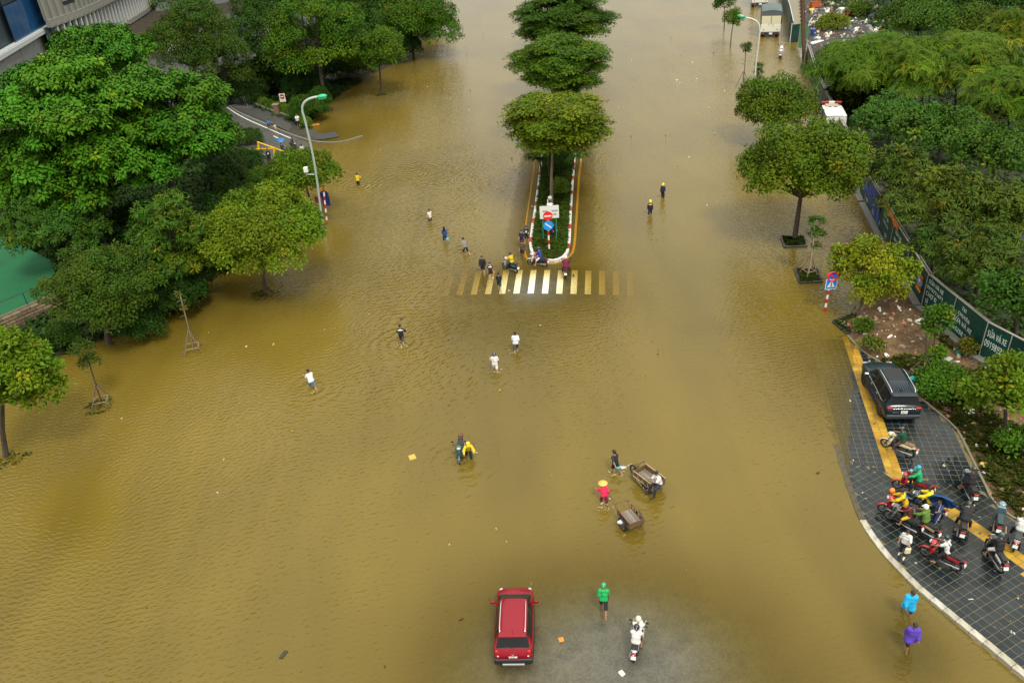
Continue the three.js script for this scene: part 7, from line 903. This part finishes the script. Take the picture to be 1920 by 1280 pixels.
{ let [a, y] = bikeAt([864, 852], [860, 885], -0.14); motorbike('stalled dark green motorbike being pushed through the flood', a, y, { body: [0.015, 0.03, 0.03], front: [0.03, 0.09, 0.09] }); const p = P(879, 856); person('delivery rider in yellow with a yellow helmet pushing the stalled motorbike', p.setY(-0.3), y + 0.25, { ...W1, top: { c: YEL, sleeve: 1.9, loose: 0.03 }, bottom: { c: BLK, len: 1.9 }, helmet: [0.75, 0.55, 0.01], pack: [0.03, 0.05, 0.06], lean: 0.55, arms: [[1.1, 0.3, 0.3], [1.1, 0.5, 0.3]] }); }
{ let [a, y] = bikeAt([1195, 1213], [1205, 1165]); motorbike('black and white scooter carrying two people in white across the shallow road', a, y, { body: [0.7, 0.7, 0.68], seat: BLK }); ride(a, y, 'pillion rider in a white shirt and dark helmet on the scooter at the bottom', -0.42, { ...RIDE, top: { c: WHT, sleeve: 0.8, loose: 0.03 }, bottom: { c: BLK, len: 1.0 }, helmet: [0.02, 0.02, 0.03], helmetBand: WHT, arms: [[0.6, 0.25, 0.8], [0.6, 0.25, 0.8]] }); ride(a, y, 'driver in white with a pale helmet in front of the pillion rider', -0.02, { ...RIDE, top: { c: WHT, sleeve: 0.8 }, bottom: { c: BLK, len: 1.0 }, helmet: [0.65, 0.62, 0.55], skin: SKIN3 }); }
{ let [a, y] = bikeAt([552, 283], [572, 292], 'road'); motorbike('dark motorbike stopped at the edge of the flood on the side road', a, y, { body: DARK }); ride(a, y, 'rider in a dark vest on the motorbike on the side road', -0.25, { ...DOWN2, top: { c: [0.05, 0.03, 0.03], sleeve: 0.2 }, bottom: { c: BLK, len: 0.9 }, skin: SKIN2 }); }
{ let [a, y] = bikeAt([455, 275], [475, 282], 'road'); motorbike('motorbike half hidden by the dark shrub on the side road', a, y, { body: [0.1, 0.03, 0.03] }); ride(a, y, 'rider in a pink shirt and cap half hidden by the shrub', -0.25, { ...DOWN2, top: { c: [0.5, 0.1, 0.1], sleeve: 0.8 }, bottom: { c: BLK, len: 1.8 }, hat: 'cap', hatC: [0.6, 0.5, 0.35] }); }
{ let [a, y] = bikeAt([1464, 106], [1468, 86], -0.25); motorbike('white scooter with a red rear standing in the flood behind the lorry', a, y, { body: [0.72, 0.72, 0.7], seat: [0.7, 0.7, 0.68] }).scale.setScalar(1.5); }
const pv = (px, to) => bikeAt(px, to, 'pave');
{ let [a, y] = pv([1682, 846], [1655, 834]); motorbike('cream scooter with a brown seat on the pavement behind the SUV', a, y, { body: [0.68, 0.62, 0.42], seat: [0.2, 0.11, 0.045] }); ride(a, y, 'rider in a dark green shirt and grey cap on the cream scooter', -0.2, { ...DOWN, top: { c: [0.006, 0.06, 0.03], sleeve: 0.8, loose: 0.03 }, bottom: { c: [0.06, 0.04, 0.04], len: 1.7 }, hat: 'cap', hatC: [0.1, 0.12, 0.15] }); }
{ let [a, y] = pv([1709, 921], [1675, 912]); motorbike('red motorbike with a long seat at the head of the waiting group', a, y, { body: [0.4, 0.008, 0.015] }); ride(a, y, 'rider in a bright green jacket and blue helmet at the head of the group', -0.22, { ...DOWN, top: { c: [0.01, 0.36, 0.12], sleeve: 1.8, loose: 0.03 }, bottom: { c: BLK, len: 1.8 }, helmet: [0.02, 0.3, 0.45] }); ride(a, y, 'child in a lilac helmet seated before the green-jacketed rider', 0.12, { h: 1.05, hip: 0.84, top: { c: [0.1, 0.01, 0.02], sleeve: 1.5 }, bottom: { c: BLK, len: 1.5 }, helmet: [0.3, 0.32, 0.5], legs: [[1.2, 0.3, 1.1], [1.2, 0.3, 1.1]] }); }
{ let [a, y] = pv([1683, 965], [1655, 958]); motorbike('red motorbike with an orange helmet hung on its mirror', a, y, { body: [0.42, 0.01, 0.02] }); ride(a, y, 'person in a yellow jacket with a blue collar beside the red motorbike', -0.2, { ...DOWN2, top: { c: YEL, sleeve: 1.9, loose: 0.04, band: [0.03, 0.1, 0.22] }, bottom: { c: BLK, len: 1.9 }, lean: 0.35, nod: 0.6 }); const h = thing('helmet', 'orange helmet hanging on the mirror of a red motorbike', 'helmet', a.clone().add(V(Math.sin(y) * 0.3 + 0.05, 1.16, Math.cos(y) * 0.3 - 0.35))); part('shell', [put(new THREE.SphereGeometry(0.14, 16, 10, 0, 6.284, 0, 2.0))], M([0.8, 0.2, 0.02], 0.25, { clearcoat: 0.7 }), h); part('rim', [put(new THREE.TorusGeometry(0.128, 0.014, 6, 20), 0, -0.055, 0, Math.PI / 2)], blackPlastic, h); }
{ let [a, y] = pv([1730, 961], [1700, 948]); motorbike('dark motorbike with a pale grab rail in the middle of the group', a, y, { body: DARK, front: [0.03, 0.07, 0.12] }); ride(a, y, 'rider in a plain yellow jacket in the middle of the group', -0.2, { ...DOWN2, top: { c: [0.85, 0.68, 0.01], sleeve: 1.9, loose: 0.04 }, bottom: { c: BLK, len: 1.9 }, nod: 0.4 }); }
{ let [a, y] = pv([1722, 995], [1692, 976]); motorbike('dark motorbike with a beige tail panel ridden by the man in olive', a, y, { body: DARK, accent: [0.4, 0.3, 0.14] }); ride(a, y, 'man in an olive green jacket and white helmet', -0.22, { ...DOWN2, top: { c: [0.1, 0.2, 0.03], sleeve: 1.9, loose: 0.04 }, bottom: { c: BLK, len: 1.9 }, helmet: [0.78, 0.78, 0.75] }); }
{ let [a, y] = pv([1690, 985], [1668, 972]); motorbike('black motorbike with a pale cowl at the kerb side of the group', a, y, { body: DARK, front: [0.1, 0.12, 0.12] }); ride(a, y, 'child in yellow shorts seated on the black motorbike at the kerb side', -0.3, { h: 1.4, ...DOWN2, hip: 0.88, top: { c: [0.1, 0.02, 0.02], sleeve: 1 }, bottom: { c: [0.75, 0.5, 0.02], len: 0.95 } }); }
const uw = (() => { const p = P(1752, 983, 0.15); return person('person in blue track trousers hidden under a dark blue umbrella', p.setY(paveH(p.x, p.z)), yawTo([1752, 983], [1738, 990], 0.15), { h: 1.66, ...W1, top: { c: [0.03, 0.06, 0.15], sleeve: 0.8 }, bottom: { c: [0.012, 0.03, 0.14], len: 1.9, stripe: WHT }, shoes: [0.6, 0.6, 0.6], arms: [[0.9, 0.25, 1.0], [0.9, 0.35, 0.8]] }); })();
umbrella('dark blue umbrella tilted back over the person in track trousers', handOf(uw, 0).add(V(0.1, 0.0, 0)), -1.05, uw.rotation.y + 0.5, 0.62, [0.006, 0.06, 0.2]);
{ let [a, y] = pv([1803, 996], [1808, 960]); motorbike('black motorbike parked beside the man in a black raincoat', a, y, { body: DARK }); ride(a, y, 'man in a black raincoat astride the black motorbike, bent forward', -0.15, { ...DOWN2, top: { c: [0.014, 0.016, 0.018], sleeve: 1.9, loose: 0.06, name: 'raincoat' }, bottom: { c: BLK, len: 1.9 }, lean: 0.6, nod: 0.5, helmet: [0.02, 0.025, 0.03] }); }
{ let [a, y] = pv([1812, 926], [1797, 896]); motorbike('black motorbike with a pale exhaust near the pavement edging', a, y, { body: DARK, front: [0.1, 0.14, 0.17] }); ride(a, y, 'rider in black with bare legs near the pavement edging', -0.2, { ...DOWN, top: { c: [0.018, 0.015, 0.02], sleeve: 1.6, loose: 0.03 }, bottom: { c: BLK, len: 0.9 }, helmet: [0.03, 0.04, 0.04], skin: SKIN2 }); }
{ const p = P(1692, 1040, 0.15), wo = person('woman in a white blouse and dark trousers with a pale bag at the kerb', p.setY(paveH(p.x, p.z)), yawTo([1692, 1040], [1680, 1060], 0.15), { h: 1.6, top: { c: WHT, sleeve: 0.9, loose: 0.025 }, bottom: { c: [0.012, 0.016, 0.035], len: 1.85 }, shoes: [0.6, 0.56, 0.42], hair: 'bun', arms: [[0.6, 0.3, 1.2], [0.0, 0.3, 0.4]] }); const h = handOf(wo, 0), b = thing('handbag', 'pale yellow handbag held by the woman in the white blouse', 'bag', h); part('bag', [rbox(0.26, 0.3, 0.1, 0.04, 0, -0.3, 0)], M([0.66, 0.6, 0.4], 0.5), b); part('handle', [torus(0.09, 0.01, 0, -0.12, 0)], M([0.66, 0.6, 0.4], 0.5), b); }
{ let [a, y] = pv([1762, 1055], [1728, 1038]); motorbike('red motorbike ridden by the person in white with a black backpack', a, y, { body: [0.05, 0.012, 0.016], front: [0.45, 0.01, 0.02], accent: [0.4, 0.01, 0.02] }); ride(a, y, 'rider in a white shirt with a black backpack on a red motorbike', -0.2, { ...DOWN, top: { c: WHT, sleeve: 0.7, loose: 0.03 }, bottom: { c: BLK, len: 1.7 }, pack: [0.012, 0.013, 0.02], helmet: [0.015, 0.03, 0.04], lean: 0.3 }); }
{ let [a, y] = pv([1862, 1053], [1843, 1020]); motorbike('black scooter with white tail trim on the yellow tiles', a, y, { body: DARK, accent: [0.7, 0.7, 0.7] }); ride(a, y, 'rider in a black T-shirt and white shorts with one arm raised', -0.15, { ...DOWN, top: { c: [0.012, 0.013, 0.016], sleeve: 0.9, loose: 0.03 }, bottom: { c: WHT, len: 0.95 }, helmet: [0.03, 0.08, 0.08], arms: [[0.8, 0.3, 1.0], [2.4, 0.2, 0.2]] }); }
{ let [a, y] = pv([1869, 988], [1872, 950]); motorbike('dark parked scooter without rider beside the grassy edge', a, y, { body: DARK, front: [0.16, 0.26, 0.3], seat: [0.03, 0.055, 0.06] }); }
{ let [a, y] = pv([1905, 1018], [1915, 985]); motorbike('white scooter at the right edge of the photo', a, y, { body: [0.68, 0.68, 0.66], seat: [0.04, 0.05, 0.05] }); ride(a, y, 'rider in a white top and red helmet on the white scooter', -0.1, { ...DOWN, top: { c: WHT, sleeve: 0.5, loose: 0.03 }, bottom: { c: BLK, len: 1.9 }, helmet: [0.6, 0.02, 0.03], skin: SKIN3 }); }
// passenger, ropes and small things round the carts
{ const p = P(1236, 906, 0.84); person('man in a white shirt and jeans sitting in the long handcart looking at a phone', p.clone().setY(0.36), yawTo([1236, 906], [1212, 917], 0.84), { h: 1.68, hip: 0.54, top: { c: WHT, sleeve: 0.8, loose: 0.03 }, bottom: { c: [0.015, 0.02, 0.05], len: 1.9 }, lean: 0.25, nod: 0.5, legs: [[1.25, 0.3, 1.0], [1.15, 0.22, 0.95]], arms: [[0.9, 0.1, 1.3], [0.8, 0.1, 1.3]], shoes: [0.015, 0.012, 0.012] });
  const a = handOf(puller, 0), b = cart1.localToWorld(V(0, 0.75, 1.35)); cart1.updateMatrixWorld(true); const b2 = V(0, 0.7, 1.3).applyMatrix4(cart1.matrixWorld), m = mid3(a, b2).add(V(0, -0.08, 0)); const o = thing('rope', 'tow rope with knotted cloths between the person in black and the long cart', 'rope', a); part('rope', [tube([V(), m.clone().sub(a), b2.clone().sub(a)], 0.014, 14, 5)], M([0.5, 0.48, 0.4], 0.8), o); part('blue_cloth', [put(new THREE.SphereGeometry(0.1, 10, 7).scale(1.4, 0.8, 0.8), ...m.clone().sub(a).multiplyScalar(0.3).toArray())], M([0.05, 0.32, 0.45], 0.7), o); part('white_cloth', [0.55, 0.75].map((t) => { const q = m.clone().sub(a).multiplyScalar(t * 1.2); return put(new THREE.SphereGeometry(0.09, 8, 6).scale(1.6, 0.5, 0.7), q.x, q.y, q.z, 0, t * 4); }), M([0.68, 0.68, 0.64], 0.7), o, { kind: 'stuff' });
  const q = V(0.5, 0.62, 0).applyMatrix4((cart2.updateMatrixWorld(true), cart2.matrixWorld)), bag = thing('plastic_bag', 'white plastic bag hanging on the side of the small cart', 'bag', q); part('bag', [put(new THREE.SphereGeometry(0.16, 12, 9).scale(1.3, 0.7, 0.6), 0, -0.08, 0)], M([0.72, 0.74, 0.74], 0.35), bag); part('knot', [put(new THREE.ConeGeometry(0.05, 0.12, 7), -0.06, 0.05, 0)], M([0.72, 0.74, 0.74], 0.35), bag); }

// ================= litter and rubbish =================
{
  const chunk = (w, h, d, seed) => { const g = new RoundedBoxGeometry(w, h, d, 2, Math.min(w, h, d) * 0.2), p = g.attributes.position; for (let i = 0; i < p.count; i++) { const k = (hash2(Math.round(p.getX(i) * 40), Math.round(p.getY(i) * 40) + Math.round(p.getZ(i) * 40) * 31, seed) - 0.5) * 0.22; p.setXYZ(i, p.getX(i) * (1 + k), p.getY(i) * (1 + k), p.getZ(i) * (1 - k)); } g.computeVertexNormals(); return g; };
  const foam = M([0.8, 0.79, 0.73], 0.7), teal = M([0.02, 0.42, 0.38], 0.5), orangeM = M([0.75, 0.14, 0.03], 0.5);
  const L = (name, label, x, y, w, h, d, m, rot = 0, hy) => { const p = P(x, y, 0.2); p.y = hy ?? rightH(p.x, p.z); return solo(name, [chunk(w, h, d, Math.round(x))], m, label, 'litter', p.setY(p.y + h * 0.4), rot); };
  L('foam_slab', 'large white foam slab leaning near the pole shrub', 1730, 603, 0.8, 0.12, 0.5, foam, 0.4); L('foam_slab', 'white foam slab at the pavement edge beside the SUV', 1727, 728, 0.62, 0.16, 0.26, foam, 0.2); L('foam_slab', 'square white foam slab under the bright tree', 1819, 772, 0.45, 0.1, 0.5, foam, -0.4); L('paper_sheet', 'crumpled white sheet between low hedge and hoarding', 1792, 690, 0.3, 0.08, 0.5, foam, 0.3); L('cardboard', 'yellow-brown cardboard piece near the pavement edging', 1845, 868, 0.45, 0.06, 0.3, M([0.6, 0.42, 0.16], 0.8), 0.7); L('plastic_bag', 'teal plastic bag beside the dark SUV', 1711, 712, 0.4, 0.25, 0.35, teal, 0.5); L('plastic_bag', 'pale teal plastic bag next to the teal one', 1708, 722, 0.35, 0.16, 0.3, M([0.25, 0.6, 0.5], 0.5), 0.2); L('plastic_bag', 'teal plastic bag at the foot of the brownish bush', 1797, 663, 0.25, 0.2, 0.22, teal, 0); L('plastic_bag', 'orange plastic bag at the pavement edging', 1854, 921, 0.34, 0.22, 0.3, orangeM, 0.6); L('plastic_bag', 'small red plastic bag farther down the pavement edging', 1862, 943, 0.26, 0.18, 0.22, M([0.66, 0.06, 0.04], 0.5), 0.3); L('plastic_bag', 'grey transparent bag on the earth below the hoarding', 1777, 674, 0.5, 0.08, 0.4, M([0.45, 0.46, 0.46], 0.3), 0.5); L('foam_slab', 'narrow grey slab lying in the grass by the edging', 1853, 886, 0.5, 0.06, 0.14, M([0.5, 0.52, 0.55], 0.5), -0.8); L('foam_slab', 'flat stone slab against the foot of the hoarding', 1735, 588, 0.7, 0.1, 0.4, M([0.3, 0.32, 0.32], 0.7), -0.6);
  // loose rubble and scraps nobody would count
  const bits = (name, label, poly, n, cols, size, hfn, seed, keep = () => true) => { const r = rng(seed), b = bounds(poly, 0), g = new THREE.DodecahedronGeometry(1, 0), im = new THREE.InstancedMesh(g, M([1, 1, 1], 0.8), n); let k = 0, guard = 0; while (k < n && guard++ < n * 40) { const x = lerp(b[0], b[1], r()), z = lerp(b[2], b[3], r()); if (signedIn(x, z, poly) < 0.25 || !keep(x, z)) continue; const s = size * Math.pow(r(), 2) + 0.02; im.setMatrixAt(k, new THREE.Matrix4().compose(V(x, hfn(x, z) + s * 0.2, z), new THREE.Quaternion().setFromEuler(new THREE.Euler(r() * 6, r() * 6, r() * 6)), V(s * (1 + r()), s * 0.5, s))); im.setColorAt(k, lin(...cols[Math.floor(r() * cols.length)])); k++; } im.count = k; im.name = numbered(name); im.userData = { kind: 'stuff', label, category: 'rubble' }; im.castShadow = im.receiveShadow = true; scene.add(im); };
  bits('rubble', 'scattered rubble, paper and plastic scraps on the earth lot', RIGHTLAND, 900, [[0.5, 0.45, 0.36], [0.3, 0.2, 0.12], [0.75, 0.73, 0.68], [0.22, 0.18, 0.13], [0.36, 0.14, 0.08], [0.16, 0.12, 0.08]], 0.13, rightH, 401);
  const dump = [...ground2([[1500, 10], [1525, 90], [1640, 70], [1720, 25], [1640, -20]], 0.4)]; bits('rubbish', 'rubbish strewn over the ground beyond the gate', dump, 700, [[0.66, 0.65, 0.6], [0.2, 0.22, 0.24], [0.4, 0.37, 0.3], [0.6, 0.6, 0.58], [0.3, 0.1, 0.06], [0.1, 0.14, 0.2], [0.26, 0.21, 0.15], [0.5, 0.45, 0.35], [0.12, 0.1, 0.08]], 0.42, backH, 402);
  bits('leaf_litter', 'small leaves and scraps on the wet tiles', PAVE, 140, [[0.3, 0.3, 0.28], [0.25, 0.2, 0.06], [0.5, 0.5, 0.46], [0.2, 0.1, 0.03]], 0.05, (x, z) => paveH(x, z) + 0.005, 403);
  bits('floating_scraps', 'tiny scraps and leaves floating on the flood', ground2([[60, 900], [560, 420], [880, 60], [1380, 60], [1500, 600], [1560, 900], [1500, 1270], [200, 1270]]), 260, [[0.7, 0.68, 0.6], [0.2, 0.13, 0.03], [0.05, 0.04, 0.02], [0.45, 0.34, 0.1]], 0.075, () => 0.0, 404);
  { // splashes thrown up by wading legs
    const r = rng(505), g = new THREE.IcosahedronGeometry(1, 0), spots = [[756, 645, 26, 0.5], [748, 650, 14, 0.4], [1160, 884, 22, 0.45], [1150, 890, 12, 0.3], [1138, 948, 24, 0.4], [1128, 950, 12, 0.4], [933, 695, 16, 0.35], [962, 660, 12, 0.35], [594, 732, 10, 0.4], [884, 848, 24, 0.35], [690, 350, 8, 0.35], [880, 478, 6, 0.3]], n = spots.reduce((a, b) => a + b[2], 0), im = new THREE.InstancedMesh(g, M([0.45, 0.38, 0.22], 0.35), n); let k = 0;
    for (const [x, y, c, R] of spots) { const p = P(x, y); for (let i = 0; i < c; i++) { const a = r() * 6.28, d = R * Math.sqrt(r()), q = 0.012 + 0.035 * r() * r(); im.setMatrixAt(k++, new THREE.Matrix4().compose(V(p.x + d * Math.cos(a), 0.01 + 0.16 * r() * r(), p.z + d * Math.sin(a)), new THREE.Quaternion().setFromEuler(new THREE.Euler(0, r() * 6, 0)), V(q * (1 + 2 * r()), q * 0.6, q))); } }
    im.name = 'splash'; im.userData = { kind: 'stuff', label: 'pale splashes of water round the wading legs', category: 'splash' }; scene.add(im);
  }
  const float = (label, x, y, w, d, c, rot) => solo('floating_leaf', [chunk(w, 0.05, d, Math.round(x))], M(c, 0.6), label, 'litter', P(x, y, 0.01), rot); float('yellow-brown clump of leaves afloat left of the pushed motorbike', 773, 857, 0.36, 0.42, [0.5, 0.34, 0.06], 0.3); float('dark branch tip afloat at the bottom left', 531, 1227, 0.18, 0.4, [0.03, 0.03, 0.015], -0.5); float('orange leaf on the shallow road between car and scooter', 1052, 1199, 0.22, 0.22, [0.5, 0.22, 0.04], 0.2); float('white paper scrap on the shallow road at the bottom', 1166, 1262, 0.18, 0.24, [0.75, 0.73, 0.6], 0.5);
  { const p = P(587, 234, 0.02), b = thing('board', 'orange board lying at the flooded corner of the footway', 'board', p.setY(0.02), 0.35); part('plank', [rbox(1.5, 0.06, 0.6, 0.02)], M([0.6, 0.24, 0.04], 0.6), b); part('batten', [rbox(0.08, 0.05, 0.6, 0.02, -0.5, 0.05, 0), rbox(0.08, 0.05, 0.6, 0.02, 0.5, 0.05, 0)], M([0.5, 0.2, 0.04], 0.6), b, { kind: 'stuff' }); }
  const D = (name, label, cat, x, y, build) => { const p = P(x, y, 0.4); const o = thing(name, label, cat, p.setY(backH(p.x, p.z))); build(o); return o; };
  D('tank', 'white square plastic tank on the rubbish ground', 'tank', 1581, 29, (o) => { part('body', [rbox(1.5, 1.3, 1.3, 0.12, 0, 0.65, 0)], M([0.68, 0.7, 0.68], 0.5), o); part('lid', [cyl(0.25, 0.25, 0.08, 0, 1.34, 0)], whiteGloss, o); part('rib', [rbox(1.54, 0.08, 1.34, 0.03, 0, 0.5, 0)], M([0.6, 0.62, 0.6], 0.5), o); });
  D('bucket', 'red bucket against the white tank', 'bucket', 1588, 30, (o) => { part('shell', [lathe([[0.26, 0], [0.28, 0], [0.36, 0.7], [0.33, 0.7], [0.25, 0.03], [0, 0.03]], 18)], M([0.6, 0.02, 0.015], 0.4), o); part('rim', [torus(0.35, 0.025, 0, 0.7, 0, Math.PI / 2)], M([0.5, 0.02, 0.015], 0.4), o); });
  D('crate', 'orange-red crate beyond the hoarding', 'crate', 1529, 12, (o) => { part('body', [box(1.6, 0.1, 1.0, 0, 0.05, 0), box(1.6, 0.9, 0.06, 0, 0.5, 0.5), box(1.6, 0.9, 0.06, 0, 0.5, -0.5), box(0.06, 0.9, 0.94, 0.77, 0.5, 0), box(0.06, 0.9, 0.94, -0.77, 0.5, 0)], M([0.5, 0.1, 0.02], 0.6), o); part('rim', [rbox(1.7, 0.08, 0.1, 0.02, 0, 0.95, 0.52)], M([0.4, 0.08, 0.02], 0.6), o); });
  D('sack', 'yellow sack below the orange-red crate', 'sack', 1522, 21, (o) => { part('sack', [put(new THREE.SphereGeometry(0.5, 14, 10).scale(1.1, 0.7, 0.9), 0, 0.3, 0)], M([0.66, 0.42, 0.04], 0.7), o); part('neck', [put(new THREE.ConeGeometry(0.15, 0.3, 8), 0.3, 0.65, 0)], M([0.6, 0.38, 0.04], 0.7), o); });
  D('drum', 'blue plastic drum by the white pole', 'drum', 1524, 64, (o) => { part('shell', [lathe([[0, 0], [0.28, 0], [0.3, 0.05], [0.3, 0.85], [0.27, 0.9], [0, 0.9]], 18)], M([0.01, 0.06, 0.32], 0.4), o); part('hoop', [torus(0.3, 0.02, 0, 0.3, 0, Math.PI / 2), torus(0.3, 0.02, 0, 0.6, 0, Math.PI / 2)], M([0.01, 0.05, 0.28], 0.4), o, { kind: 'stuff' }); });
  D('plastic_sheet', 'long white plastic sheet spilled beside the feathery tree', 'sheet', 1530, 78, (o) => part('sheet', [chunk(2.8, 0.25, 0.9, 5).rotateY(0.6)], M([0.72, 0.72, 0.68], 0.5), o));
  D('foam_board', 'long pale board lying on the rubbish ground', 'board', 1590, 42, (o) => { part('board', [rbox(3.2, 0.12, 0.5, 0.03, 0, 0.2, 0).rotateY(0.15)], M([0.66, 0.6, 0.46], 0.7), o); });
  D('plastic_sheet', 'teal plastic sheet at the top right edge', 'sheet', 1905, 12, (o) => part('sheet', [chunk(3.4, 0.2, 1.2, 7).rotateY(-0.3)], M([0.02, 0.3, 0.28], 0.5), o));
}

renderer.render(scene, camera);
